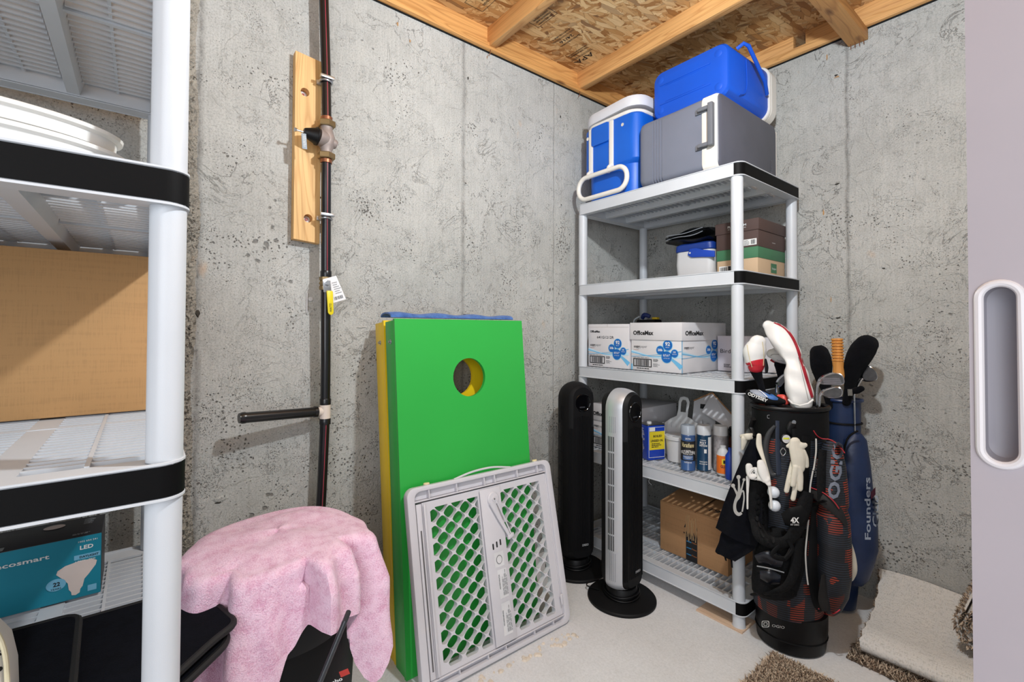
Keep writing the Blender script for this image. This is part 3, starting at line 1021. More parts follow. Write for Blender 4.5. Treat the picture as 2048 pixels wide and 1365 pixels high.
# --- blue cooler lying on the grey one
Bc = thing('hard_cooler', 'royal blue cooler with white lid lying on its side on top of the grey cooler', 'cooler', (0.69, -0.38, Z1), None)
bx0, bx1, bz0, bz1 = 0.487, 0.888, Z1 + 0.0135, Z1 + 0.272
bcx, bcz = (bx0 + bx1) / 2, (bz0 + bz1) / 2
def bsec(y, ins, r):
    return [(bcx + a, y, bcz + b_) for a, b_ in rrect(bx1 - bx0 - 2 * ins, bz1 - bz0 - 2 * ins, r, 7)]
mb = MB()
mb.loft([bsec(-0.574, 0.05, 0.03), bsec(-0.573, 0.034, 0.04), bsec(-0.568, 0.016, 0.045), bsec(-0.556, 0.008, 0.05), bsec(-0.20, 0.0, 0.055)])
build('cooler_body', mb, blue_d, Bc)
mb = MB()
mb.loft([bsec(-0.20, -0.008, 0.06), bsec(-0.197, -0.010, 0.062), bsec(-0.183, -0.010, 0.062), bsec(-0.18, -0.004, 0.06)])
build('rim', mb, cream, Bc)
mb = MB()
mb.loft([bsec(-0.179, -0.004, 0.06), bsec(-0.175, -0.009, 0.062), bsec(-0.125, -0.009, 0.062), bsec(-0.105, 0.01, 0.05)])
build('lid', mb, cream, Bc)
# moulded feet and channels on the base
each('base_foot', [MB().lathe([(0.02, -0.006), (0.019, 0.000), (0.012, 0.003), (0.0, 0.0035)], (px_, -0.573, pz), 18, (0, -1, 0)) for px_ in (bx0 + 0.055, bx1 - 0.055) for pz in (bz0 + 0.055, bz1 - 0.055)], blue_d, Bc)
mb = MB()
for pz in (bz0 + 0.082, bz1 - 0.082):
    mb.box((bx0 + 0.05, -0.5765, pz - 0.003), (bx1 - 0.09, -0.571, pz + 0.003))
for pz in (bz0 + 0.09, bz1 - 0.09):
    mb.box((bx0 + 0.08, -0.5755, pz - 0.0015), (bx1 - 0.11, -0.571, pz + 0.0015))
build('base_ridge', mb, blue_d, Bc, bevel=0.001)
mb = MB()
path = smooth_path([(bx1 + 0.003, -0.235, bz1 - 0.03), (bx1 + 0.02, -0.26, bz1 - 0.004), (bx1 + 0.028, -0.37, bz1 + 0.006)], 3)
mb.tube([(bx1 - 0.006, -0.50, bz1 - 0.03), (bx1 + 0.022, -0.495, bz1 - 0.016), (bx1 + 0.032, -0.47, bz1 - 0.022), (bx1 + 0.03, -0.30, bz0 + 0.135), (bx1 + 0.012, -0.235, bz0 + 0.10)], 0.0085, 8, flat=0.6)
build('bail_handle', mb, blue_d, Bc)
build('side_groove', MB().tube(smooth_path([(bx1 - 0.002, -0.42, bz1 - 0.05), (bx1 - 0.0008, -0.415, bz1 - 0.16), (bx1 - 0.003, -0.43, bz0 + 0.05), (bx1 - 0.004, -0.48, bz0 + 0.03)], 4), 0.002, 6), blue_d, Bc)

# ================================================================ SECOND TIER
ZB = 1.444
# small white cooler with blue handle
sc_ = thing('lunch_cooler', 'small white cooler with blue swing handle beside the shoe boxes', 'cooler', (0.63, -0.33, ZB))
def csec(z, w_, d_, r=0.03):
    return [(0.608 + x, -0.315 + y, ZB + z) for x, y in rrect(w_, d_, r, 5)]
white_soft = mat('white_cooler_plastic', 'D2D2D2', 0.5, var=0.02)
navy = mat('cooler_trim_blue', '163A8C', 0.45, var=0.05)
build('cooler_body', MB().loft([csec(0, 0.185, 0.15), csec(0.01, 0.195, 0.16), csec(0.09, 0.205, 0.17), csec(0.155, 0.20, 0.165)]), white_soft, sc_)
build('lid', MB().loft([csec(0.156, 0.206, 0.172), csec(0.16, 0.21, 0.176), csec(0.188, 0.206, 0.172), csec(0.196, 0.18, 0.15)]), navy, sc_)
mb = MB()
mb.prism([(0, 0), (0.012, 0.03), (0.045, 0.03), (0.08, 0.018), (0.142, 0.004), (0.142, -0.026), (0.07, -0.018), (0.02, -0.014)], (0.585, -0.401, ZB + 0.135), (1, 0, 0), (0, 0, 1), 0.008)
h = build('swing_handle', mb, mat('handle_blue', '1546B4', 0.4), sc_, bevel=0.002)
build('pivot', MB().lathe([(0.005, 0), (0.004, 0.002), (0.0, 0.003)], (0.60, -0.411, ZB + 0.143), 12, (0, -1, 0)), white_soft, h)
# black zip bag folded on the cooler
bg = thing('folded_bag', 'black zippered fabric bag folded flat on top of the small white cooler', 'bag', (0.61, -0.33, ZB + 0.197))
rnd = random.Random(2)
mb = MB()
for k, (z, hx, hy, a) in enumerate(((0.212, 0.115, 0.085, 0.10), (0.228, 0.122, 0.08, 0.02), (0.246, 0.112, 0.075, -0.08))):
    rings = []
    for i in range(15):
        t = i / 14
        x = -hx + 2 * hx * t
        wv = 0.006 * math.sin(t * 7 + k * 2) + (t * 0.018 if k > 0 else 0)
        th = 0.0085 * math.sin(PI * min(1, 0.12 + t * 0.8)) + 0.004
        c = V((0.585 + x * math.cos(a), -0.335 + x * math.sin(a) * 0.5, ZB + z + wv))
        rings.append([c + V((0, hy * math.cos(q), th * math.sin(q) + 0.002 * math.sin(3 * q + t * 9))) for q in [2 * PI * j / 16 for j in range(16)]])
    mb.loft(rings)
build('bag_fabric', mb, mat('black_nylon', '121316', 0.45, var=0.2, bscale=30, bstr=0.5, bdist=0.004), bg)
mb = MB()
for k, z in enumerate((0.224, 0.241)):
    mb.tube([(0.472 + 0.022 * i, -0.418 + 0.006 * math.sin(i), ZB + z + 0.005 * math.sin(i * 0.8 + k) + 0.0016 * i) for i in range(10)], 0.0022, 6)
build('zipper', mb, mat('zipper_grey', '8A8D92', 0.4, var=0.05), bg)
# shoe boxes
def carton(root, x0, x1, y0, y1, z0, z1, m, name='box_wall', bevel=0.0012):
    return build(name, MB().box((x0, y0, z0), (x1, y1, z1)), m, root, bevel=bevel)
bx_b = thing('shoe_box', 'tan shoe box with green lid, lower of the two shoe boxes', 'box', (0.83, -0.26, ZB), 'shoe boxes')
mt_tan = mat('shoe_box_tan', 'C3A888', 0.75, var=0.04)
mt_grn = mat('shoe_box_green', '3F7351', 0.7, var=0.05)
mt_brn = mat('shoe_box_brown', '4E3B36', 0.72, var=0.05)
sx0, sx1, sy0, sy1 = 0.738, 0.930, -0.410, -0.118
carton(bx_b, sx0 + 0.002, sx1 - 0.002, sy0 + 0.002, sy1 - 0.002, ZB, ZB + 0.10, mt_tan)
carton(bx_b, sx0, sx1, sy0, sy1, ZB + 0.084, ZB + 0.134, mt_grn, 'lid')
mb = MB()
rect(mb, (sx1 - 0.002, sy0, ZB), (0, 1, 0), (0, 0, 1), 0.135, 0.024, 0.197, 0.068, 0.0012)
build('printed_patch', mb, mt_grn, bx_b, smooth=0)
mb = MB()
put_text(mb, 'Rockport', (sx1 - 0.002, sy0 + 0.145, ZB + 0.040), (0, 1, 0), (0, 0, 1), 0.010, 0.045, lift=0.0018)
build('printed_text', mb, print_w, bx_b, smooth=0)
mb = MB()
rect(mb, (sx0, sy0 + 0.002, ZB), (1, 0, 0), (0, 0, 1), 0.012, 0.028, 0.085, 0.058, 0.001)
build('paper_label', mb, print_w, bx_b, smooth=0)
mb = MB()
barcode(mb, (sx0, sy0 + 0.002, ZB), (1, 0, 0), (0, 0, 1), 0.018, 0.033, 0.034, 0.02, 5, 0.0016)
rect(mb, (sx0, sy0 + 0.002, ZB), (1, 0, 0), (0, 0, 1), 0.055, 0.030, 0.082, 0.056, 0.0016)
build('barcode', mb, print_k, bx_b, smooth=0)
bx_a = thing('shoe_box', 'dark brown shoe box stacked on the tan and green one', 'box', (0.83, -0.26, ZB + 0.134), 'shoe boxes')
z0 = ZB + 0.1345
carton(bx_a, sx0 - 0.002, sx1 + 0.0, sy0 + 0.003, sy1, z0, z0 + 0.075, mt_brn)
carton(bx_a, sx0 - 0.006, sx1 + 0.003, sy0, sy1 + 0.003, z0 + 0.0755, z0 + 0.128, mt_brn, 'lid')
mb = MB()
put_text(mb, 'FLORSHEIM', (sx0 + 0.055, sy0, z0 + 0.100), (1, 0, 0), (0, 0, 1), 0.0095, 0.085, bold=0.02)
put_text(mb, 'AUTHENTIC FOOTWEAR', (sx0 + 0.055, sy0, z0 + 0.091), (1, 0, 0), (0, 0, 1), 0.0038, 0.085)
put_text(mb, 'FLORSHEIM', (sx1 , sy0 + 0.145, z0 + 0.028), (0, 1, 0), (0, 0, 1), 0.004, 0.035)
build('printed_text', mb, print_w, bx_a, smooth=0)
mb = MB()
rect(mb, (sx0, sy0 + 0.003, z0), (1, 0, 0), (0, 0, 1), 0.125, 0.008, 0.185, 0.036, 0.0012)
build('paper_label', mb, print_w, bx_a, smooth=0)
mb = MB()
barcode(mb, (sx0, sy0 + 0.003, z0), (1, 0, 0), (0, 0, 1), 0.160, 0.012, 0.022, 0.020, 6, 0.0018, 14)
fake_lines(mb, (sx0, sy0 + 0.003, z0), (1, 0, 0), (0, 0, 1), 0.130, 0.029, 0.024, 4, 0.006, 0.0022, 4, 0.0018)
build('barcode', mb, print_k, bx_a, smooth=0)

# ================================================================ THIRD TIER: COPY PAPER
ZM = 0.9994
box_w = mat('white_carton', 'D6D4D6', 0.7, var=0.02)
bl1 = mat('print_blue', '0B63B4', 0.6, var=0.03)
bl2 = mat('print_sky', '6DB6E0', 0.6, var=0.03)
bl3 = mat('print_pale', 'BFDDEE', 0.65, var=0.03)
card_edge = mat('carton_seam', 'A89C90', 0.8)
def paper_face(root, o, ux, w_, h_, head_h, code=None, lid_z=None, narrow=1.0):
    """front print of a copy paper carton: o lower left of the face, w_ x h_"""
    uz = V((0, 0, 1))
    q = w_ / 0.28
    mb = MB()
    n = 14
    def wave(y0, a, ph, b_, k):
        return [(w_ * i / n, y0 + a * math.sin(ph + k * i / n) + b_ * i / n) for i in range(n + 1)]
    body = h_
    band(mb, o, ux, uz, wave(0.082, 0.013, 2.2, -0.005, 4.2), [0.016 * (1 - 0.6 * math.sin(PI * i / n)) for i in range(n + 1)], 0.0007)
    build('printed_wave', mb, bl3, root, smooth=0)
    mb = MB()
    band(mb, o, ux, uz, wave(0.080, 0.015, 2.4, 0.012, 4.6), [0.005 - 0.002 * i / n for i in range(n + 1)], 0.001)
    band(mb, o, ux, uz, wave(0.070, 0.006, 3.6, 0.030, 3.0), [0.0025] * (n + 1), 0.0012)
    band(mb, o, ux, uz, [(w_ * (0.72 + 0.28 * i / n), 0.075 - 0.05 * (i / n) ** 1.3) for i in range(n + 1)], [0.004 + 0.02 * i / n for i in range(n + 1)], 0.0010)
    for x_, y_, r_ in ((0.600, 0.103, 0.0225), (0.745, 0.128, 0.0265), (0.725, 0.072, 0.0295), (0.875, 0.090, 0.0205)):
        disc(mb, o, ux, uz, w_ * x_, y_, r_ * narrow, r_, lift=0.0014, n=22)
    build('printed_ring', mb, bl2, root, smooth=0)
    mb = MB()
    for x_, y_, r_ in ((0.600, 0.103, 0.020), (0.745, 0.128, 0.024), (0.725, 0.072, 0.027), (0.875, 0.090, 0.018)):
        disc(mb, o, ux, uz, w_ * x_, y_, r_ * narrow, r_, lift=0.0018, n=22)
    build('printed_disc', mb, bl1, root, smooth=0)
    mb = MB()
    def T(s, x, y, h, wd, **k):
        put_text(mb, s, V(o) + V(ux) * x + uz * y, ux, uz, h, wd, **k)
    T('92', w_ * 0.745 - 0.013 * narrow, 0.126, 0.017, 0.026 * narrow, bold=0.03, lift=0.0022)
    T('BRIGHT', w_ * 0.745 - 0.010 * narrow, 0.116, 0.004, 0.020 * narrow, lift=0.0022)
    T('20lb', w_ * 0.600 - 0.013 * narrow, 0.099, 0.011, 0.026 * narrow, bold=0.03, lift=0.0022)
    T('8.5"x11"', w_ * 0.725 - 0.018 * narrow, 0.075, 0.010, 0.036 * narrow, bold=0.02, lift=0.0022)
    T('LETTER SIZE', w_ * 0.725 - 0.016 * narrow, 0.064, 0.004, 0.032 * narrow, lift=0.0022)
    T('10', w_ * 0.875 - 0.006 * narrow, 0.093, 0.008, 0.012 * narrow, bold=0.02, lift=0.0022)
    T('REAMS', w_ * 0.875 - 0.011 * narrow, 0.085, 0.004, 0.022 * narrow, lift=0.0022)
    build('printed_numbers', mb, print_w, root, smooth=0)
    mb = MB()
    T('copy', w_ * 0.055, 0.112, 0.013, 0.040 * q * (0.9 if narrow == 1 else 0.7), bold=0.03)
    x0, y0, bw, bh = w_ * 0.045, 0.018, w_ * 0.385, 0.040
    for a in ((x0, y0, x0 + bw, y0 + 0.004), (x0, y0 + bh - 0.004, x0 + bw, y0 + bh), (x0, y0, x0 + 0.005, y0 + bh), (x0 + bw - 0.005, y0, x0 + bw, y0 + bh)):
        if narrow == 1:
            rect(mb, o, ux, uz, *a, lift=0.0012)
    if narrow == 1:
        barcode(mb, o, ux, uz, x0 + 0.013, y0 + 0.005, bw - 0.026, bh - 0.010, 3, 0.0012, 30)
        fake_lines(mb, o, ux, uz, x0, y0 + bh + 0.004, bw, 1, 0.01, 0.0018, 5)
        fake_lines(mb, o, ux, uz, x0 + 0.02, y0 - 0.010, bw * 0.75, 1, 0.01, 0.004, 6)
        fake_lines(mb, o, ux, uz, x0 + bw + 0.008, y0 + bh - 0.002, 0.036, 3, 0.0045, 0.0025, 7)
        fake_lines(mb, o, ux, uz, x0 + bw + 0.008, y0 + bh - 0.022, 0.036, 4, 0.0045, 0.0016, 8)
    if code:
        T(code, w_ * 0.23, 0.153, 0.0135, 0.115, bold=0.01)
    hx = w_ * 0.055
    T('OfficeMax', hx, head_h, 0.020 if lid_z else 0.0115, (0.118 if narrow == 1 else 0.16) if lid_z else 0.070, bold=0.035, lift=0.0062 if lid_z else 0.0012)
    build('printed_text', mb, print_k, root, smooth=0)
    mb = MB()
    T('paper', w_ * 0.055 + 0.041 * q * (0.9 if narrow == 1 else 0.7), 0.112, 0.013, 0.046 * q * (0.9 if narrow == 1 else 0.7))
    build('printed_grey_text', mb, print_g, root, smooth=0)
    if narrow == 1:
        mb = MB()
        T('multi-purpose', w_ * 0.055, 0.100, 0.0045, 0.03)
        build('printed_red_text', mb, mat('print_rust', 'A8583C', 0.6), root, smooth=0)
pb1 = thing('paper_carton', 'white copy paper carton with a stamped code, at the left post of the middle shelf', 'box', (0.24, -0.5, ZM), 'copy paper cartons')
carton(pb1, 0.117, 0.390, -0.627, -0.215, ZM, ZM + 0.230, box_w)
mb = MB()
rect(mb, (0.117, -0.627, ZM), (1, 0, 0), (0, 0, 1), 0.134, 0.215, 0.1355, 0.230)
rect(mb, (0.117, -0.627, ZM), (1, 0, 0), (0, 0, 1), 0.0, 0.2135, 0.273, 0.2145)
build('flap_seam', mb, card_edge, pb1, smooth=0)
paper_face(pb1, (0.117, -0.627, ZM), (1, 0, 0), 0.273, 0.230, 0.185, code='641G1212R')
pb2 = thing('paper_carton', 'copy paper carton with a deep lid, beside the stamped one on the middle shelf', 'box', (0.54, -0.42, ZM), 'copy paper cartons')
carton(pb2, 0.402, 0.681, -0.622, -0.225, ZM, ZM + 0.17, box_w)
carton(pb2, 0.397, 0.686, -0.627, -0.220, ZM + 0.151, ZM + 0.236, box_w, 'lid')
paper_face(pb2, (0.402, -0.622, ZM), (1, 0, 0), 0.279, 0.151, 0.176, lid_z=1)
paper_face(pb2, (0.681, -0.622, ZM), (0, 1, 0), 0.397, 0.151, 0.176, lid_z=1, narrow=1.15)
mb = MB()
rect(mb, (0.681, -0.622, ZM), (0, 1, 0), (0, 0, 1), 0.0, 0.0, 0.006, 0.151, 0.0012)
rect(mb, (0.402, -0.622, ZM), (1, 0, 0), (0, 0, 1), 0.0, 0.0, 0.008, 0.03, 0.0012)
build('printed_edge', mb, bl2, pb2, smooth=0)
# small white Bird box and a plain one behind it
bd = thing('product_box', 'small white box printed Bird, right of the copy paper', 'box', (0.745, -0.25, ZM))
carton(bd, 0.692, 0.838, -0.315, -0.19, ZM, ZM + 0.172, mat('white_gift_box', 'D2CDD4', 0.55, var=0.01))
mb = MB()
put_text(mb, 'Bird', (0.707, -0.315, ZM + 0.088), (1, 0, 0), (0, 0, 1), 0.020, 0.050)
fake_lines(mb, (0.692, -0.315, ZM), (1, 0, 0), (0, 0, 1), 0.032, 0.031, 0.045, 3, 0.006, 0.003, 3)
build('printed_text', mb, print_k, bd, smooth=0)
b = carton(None, 0.842, 0.93, -0.235, -0.1, ZM, ZM + 0.166, box_w, 'plain_box')
tag(b, 'plain white box at the right end of the middle shelf, behind the club covers', 'box')
# clutter on the back of the first carton
cl = thing('tool_pouch', 'dark pouch with blue and yellow ends lying on the stamped paper carton', 'pouch', (0.30, -0.35, ZM + 0.23))
zc = ZM + 0.2305
build('pouch_body', MB().loft([[(x, -0.33 + a, zc + 0.014 + b_) for a, b_ in rrect(0.07, 0.026, 0.01, 3)] for x in (0.245, 0.26, 0.35, 0.36)]), blk_matte, cl)
build('blue_sleeve', MB().tube(smooth_path([(0.262, -0.335, zc + 0.034), (0.28, -0.34, zc + 0.054), (0.31, -0.33, zc + 0.044)], 4), [0.010, 0.011, 0.012, 0.013, 0.013, 0.013, 0.012, 0.011, 0.010], 10), mat('sleeve_blue', '1A2C66', 0.6), cl)
build('yellow_end', MB().box((0.335, -0.352, zc + 0.0275), (0.368, -0.325, zc + 0.040)), mat('sleeve_yellow', 'D6B425', 0.5), cl, bevel=0.003)
build('plastic_wrap', MB().tube(smooth_path([(0.228, -0.37, zc + 0.003), (0.235, -0.37, zc + 0.028), (0.262, -0.36, zc + 0.045)], 4), 0.004, 6), mat('clear_wrap', 'B9C0C4', 0.25), cl)

# ================================================================ FOURTH TIER
ZL = 0.5551
p3 = thing('paper_carton', 'white copy paper carton on the fourth shelf, seen between the two tower fans', 'box', (0.25, -0.4, ZL), 'copy paper cartons')
carton(p3, 0.118, 0.395, -0.600, -0.215, ZL, ZL + 0.165, box_w)
carton(p3, 0.114, 0.399, -0.604, -0.211, ZL + 0.148, ZL + 0.236, box_w, 'lid')
paper_face(p3, (0.118, -0.600, ZL), (1, 0, 0), 0.277, 0.151, 0.176, lid_z=1)
mb = MB()
rect(mb, (0.399, -0.604, ZL), (0, 1, 0), (0, 0, 1), 0.0, 0.148, 0.002, 0.236)
build('lid_corner', mb, card_edge, p3, smooth=0)
can = thing('solvent_can', 'blue metal solvent can with yellow panel and white cap', 'can', (0.475, -0.52, ZL))
mblue = mat('can_blue', '1440B4', 0.3, var=0.03, coat=0.3)
cx0, cx1, cy0, cy1 = 0.432, 0.536, -0.560, -0.500
ang = R(-18)
RZ = Matrix.Rotation(R(-20), 3, 'Z')
cc = V((0.466, -0.540, 0))
def cpt(x, y, z):
    p = RZ @ V((x, y, 0))
    return cc + p + V((0, 0, ZL + z))
mb = MB()
mb.loft([[cpt(x, y, z) for x, y in rrect(0.078 - i_, 0.102 - i_, 0.008, 4)] for z, i_ in ((0, 0.003), (0.003, 0), (0.166, 0), (0.170, 0.006))])
build('can_body', mb, mblue, can)
build('cap', MB().lathe([(0.012, 0), (0.012, 0.012), (0.010, 0.014)], cpt(0.005, -0.02, 0.170), 14), white_soft, can)
build('can_top', MB().loft([[cpt(x, y, z) for x, y in rrect(0.080, 0.104, 0.008, 4)] for z in (0.1705, 0.174)]), steel, can)
mb = MB()
fu, fo = RZ @ V((1, 0, 0)), cpt(-0.039, -0.051, 0)
su, so = RZ @ V((0, 1, 0)), cpt(0.039, -0.051, 0)
rect(mb, so, su, (0, 0, 1), 0.008, 0.05, 0.096, 0.140, 0.0012)
build('yellow_panel', mb, mat('label_yellow', 'E2CC2C', 0.4), can, smooth=0)
mb = MB()
fake_lines(mb, fo, fu, (0, 0, 1), 0.008, 0.15, 0.044, 20, 0.0062, 0.003, 9, 0.0013)
rect(mb, so, su, (0, 0, 1), 0.008, 0.142, 0.040, 0.160, 0.0014)
for a in ((0.004, 0.012, 0.098, 0.014), (0.004, 0.160, 0.098, 0.162), (0.004, 0.012, 0.006, 0.162), (0.096, 0.012, 0.098, 0.162)):
    rect(mb, so, su, (0, 0, 1), *a, lift=0.0013)
build('printed_lines', mb, print_w, can, smooth=0)
mb = MB()
put_text(mb, 'BOILED', so + su * 0.03 + V((0, 0, 0.112)), su, (0, 0, 1), 0.010, 0.05, bold=0.03, lift=0.002)
put_text(mb, 'LINSEED OIL', so + su * 0.015 + V((0, 0, 0.090)), su, (0, 0, 1), 0.010, 0.072, bold=0.03, lift=0.002)
fake_lines(mb, so, su, (0, 0, 1), 0.02, 0.078, 0.06, 3, 0.008, 0.004, 12, 0.002)
build('printed_text', mb, print_k, can, smooth=0)
tb = thing('plastic_tub', 'white plastic tub with a snap lid between the blue can and the spray cans', 'tub', (0.605, -0.505, ZL))
o = (0.575, -0.480, ZL)
build('tub_body', MB().lathe([(0.048, 0), (0.050, 0.002), (0.058, 0.108)], o, 32), white_soft, tb)
build('lid', MB().lathe([(0.060, 0.106), (0.063, 0.108), (0.063, 0.122), (0.060, 0.1245), (0.054, 0.123), (0.0, 0.122)], o, 32), white_soft, tb)
build('pull_tab', MB().box((0.556, -0.530, ZL + 0.1230), (0.575, -0.510, ZL + 0.127)), white_soft, tb, bevel=0.001)
def spray(loc, label, body, cap_m, top, group='spray cans'):
    s = thing('spray_can', label, 'spray can', (loc[0], loc[1], ZL), group)
    o = (loc[0], loc[1], ZL)
    r = 0.0325
    build('can_body', MB().lathe([(r - 0.002, 0), (r, 0.002), (r, 0.004), (r - 0.001, 0.006), (r - 0.001, 0.158), (r, 0.16), (r - 0.004, 0.166)], o, 36), body, s)
    build('cap', MB().lathe([(r - 0.001, 0.163), (r - 0.0015, 0.200), (r - 0.004, 0.205), (0, 0.206)], o, 36), cap_m, s)
    return s
def wrap_label(root, name, m, loc, r, z0, z1, a0, a1, n=12):
    """band of print round a can between two angles (degrees)"""
    mb = MB()
    lo = [(loc[0] + r * math.cos(R(a0 + (a1 - a0) * i / n)), loc[1] + r * math.sin(R(a0 + (a1 - a0) * i / n)), ZL + z0) for i in range(n + 1)]
    hi = [(p[0], p[1], ZL + z1) for p in lo]
    mb.add(lo + hi, [(i, i + 1, n + 2 + i, n + 1 + i) for i in range(n)])
    build(name, mb, m, root)
def wrap_text(root, name, m, s, loc, r, z, h, w_, ac, shear=0, bold=0.02, arch=0.0):
    """text bent round a can, centred at angle ac (degrees)"""
    vs, fs = text_mesh(s, bold, shear)
    x0 = min(v[0] for v in vs); x1 = max(v[0] for v in vs)
    out = []
    for v in vs:
        t = (v[0] - x0) / (x1 - x0) - 0.5
        a = R(ac) + t * w_ / r
        out.append((loc[0] + r * math.cos(a), loc[1] + r * math.sin(a), ZL + z + v[1] / 0.7 * h - arch * t * t * 4))
    build(name, MB().add(out, fs), m, root, smooth=0)
cam_a = lambda loc: math.degrees(math.atan2(CAM.y - loc[1], CAM.x - loc[0]))
L1 = (0.684, -0.575)
a = cam_a(L1)
s1 = spray(L1, 'spray can with clear cap and blue and black polyurethane label, standing in front', mat('can_slate', '3D5F92', 0.3, var=0.05, coat=0.3), mat('clear_cap', 'A9B2BC', 0.15, var=0.05), 0)
wrap_label(s1, 'black_band', print_k, L1, 0.0322, 0.045, 0.135, a - 95, a + 95)
wrap_text(s1, 'printed_text', print_w, 'SATIN', L1, 0.033, 0.143, 0.007, 0.024, a)
wrap_text(s1, 'script_text', mat('label_gold', 'D9CB9A', 0.4), 'Varathane', L1, 0.033, 0.108, 0.020, 0.058, a, shear=0.3)
wrap_text(s1, 'printed_text', print_w, 'POLYURETHANE', L1, 0.033, 0.082, 0.013, 0.075, a, arch=0.008)
wrap_text(s1, 'printed_text', print_w, 'CRYSTAL CLEAR', L1, 0.033, 0.074, 0.005, 0.045, a)
wrap_label(s1, 'blue_oval', mat('label_slate', '4C6C9C', 0.35), L1, 0.0326, 0.050, 0.070, a - 42, a + 42)
wrap_text(s1, 'printed_text', print_w, 'FURNITURE AND', L1, 0.033, 0.063, 0.0035, 0.04, a)
wrap_text(s1, 'printed_text', print_w, 'CABINETS', L1, 0.033, 0.057, 0.0035, 0.03, a)
wrap_text(s1, 'printed_text', print_w, 'OUTDOOR', L1, 0.033, 0.036, 0.006, 0.034, a)
L2 = (0.731, -0.520)
a = cam_a(L2)
s2 = spray(L2, 'spray can with white cap and dark teal label behind the clear capped one', mat('can_teal', '173F5E', 0.3, var=0.04, coat=0.3), mat('can_white_cap', 'D9DADB', 0.35), 0)
wrap_label(s2, 'white_side', print_w, L2, 0.0322, 0.006, 0.155, a + 35, a + 95)
wrap_text(s2, 'printed_text', print_w, 'WATER-BASED', L2, 0.033, 0.138, 0.0045, 0.026, a - 6)
wrap_text(s2, 'printed_text', print_w, 'POLY', L2, 0.033, 0.122, 0.012, 0.028, a - 6)
wrap_text(s2, 'printed_text', print_w, 'URETHANE', L2, 0.033, 0.112, 0.008, 0.036, a - 4)
wrap_label(s2, 'round_seal', print_w, L2, 0.0324, 0.082, 0.100, a + 2, a + 22, 6)
wrap_text(s2, 'printed_text', print_w, 'CLEAR GLOSS', L2, 0.033, 0.040, 0.005, 0.034, a - 4)
wrap_text(s2, 'printed_text', print_w, 'FOR WOOD TRIM', L2, 0.033, 0.030, 0.005, 0.034, a - 4)
L3 = (0.786, -0.472)
s3 = spray(L3, 'silver and white spray can half hidden behind the teal one', mat('can_silver', 'B3AFB0', 0.35, 0.4, var=0.2, vscale=60), mat('can_white_cap', 'D9DADB', 0.35), 0)
# brown jar with black lid, orange glue bottle
jar = thing('glass_jar', 'brown jar with a ribbed black lid beside the front shelf post', 'jar', (0.872, -0.44, ZL))
o = (0.842, -0.440, ZL)
build('jar_body', MB().lathe([(0.028, 0), (0.031, 0.004), (0.031, 0.155), (0.026, 0.165)], o, 28), mat('jar_brown', '4A261C', 0.2, var=0.3, coat=0.5), jar)
build('jar_lid', MB().lathe([(0.029, 0.163), (0.030, 0.165), (0.030, 0.178), (0.027, 0.179), (0.027, 0.182), (0.030, 0.183), (0.030, 0.200), (0.028, 0.202)], o, 28), blk, jar)
glue = thing('glue_bottle', 'orange and white glue bottle in front of the brown jar', 'bottle', (0.855, -0.535, ZL))
o = (0.824, -0.525, ZL)
orange = mat('label_orange', 'E8741E', 0.4, var=0.03)
build('bottle_body', MB().lathe([(0.024, 0), (0.026, 0.003), (0.026, 0.092), (0.020, 0.108), (0.012, 0.118), (0.012, 0.128)], o, 28), white_soft, glue)
build('orange_label', MB().lathe([(0.0263, 0.010), (0.0266, 0.010), (0.0266, 0.088), (0.0263, 0.088)], o, 28), orange, glue)
a = cam_a(o)
wrap_label(glue, 'yellow_arc', mat('label_yellow', 'E2CC2C', 0.4), o, 0.0269, 0.05, 0.075, a - 10, a + 60)
wrap_label(glue, 'black_arc', print_k, o, 0.0271, 0.055, 0.070, a + 2, a + 50)
wrap_text(glue, 'printed_text', print_k, 'GLUE', o, 0.0273, 0.036, 0.012, 0.03, a + 10)
bb = thing('spray_bottle', 'royal blue bottle showing just left of the front shelf post', 'bottle', (0.892, -0.525, ZL))
o = (0.875, -0.562, ZL)
build('bottle_body', MB().lathe([(0.018, 0), (0.02, 0.003), (0.02, 0.10), (0.008, 0.12), (0.008, 0.135)], o, 20), mat('bottle_blue', '1B3FA4', 0.4), bb)
# white dustpan leaning
dp = thing('dustpan', 'white plastic dustpan with looped handle standing upright behind the tub', 'dustpan', (0.66, -0.40, ZL))
o = V((0.528, -0.405, ZL + 0.002))
dux, duy = V((0.96, 0.28, 0)).normalized(), V((0.0, 0.10, 1)).normalized()
outl = [(-0.105, 0), (0.125, 0), (0.125, 0.12), (0.10, 0.165), (0.055, 0.193), (0.038, 0.20), (0.040, 0.235), (0.045, 0.275), (0.036, 0.296), (0.016, 0.302), (-0.004, 0.296), (-0.010, 0.275), (-0.010, 0.235), (-0.016, 0.20), (-0.05, 0.18), (-0.095, 0.14), (-0.105, 0.12)]
hole = [(0.002, 0.222), (0.028, 0.222), (0.031, 0.270), (0.024, 0.284), (0.010, 0.284), (0.003, 0.270)]
build('pan', MB().holes(outl, [hole], o, dux, duy, 0.006), white_soft, dp, bevel=0.0015)
mb = MB()
for k in range(9):
    x = -0.085 + k * 0.022
    mb.obox(o + dux * x + duy * 0.14, dux * 0.004, duy * (0.035 - abs(k - 4) * 0.004), dux.cross(duy) * 0.010)
build('pan_rib', mb, white_soft, dp)
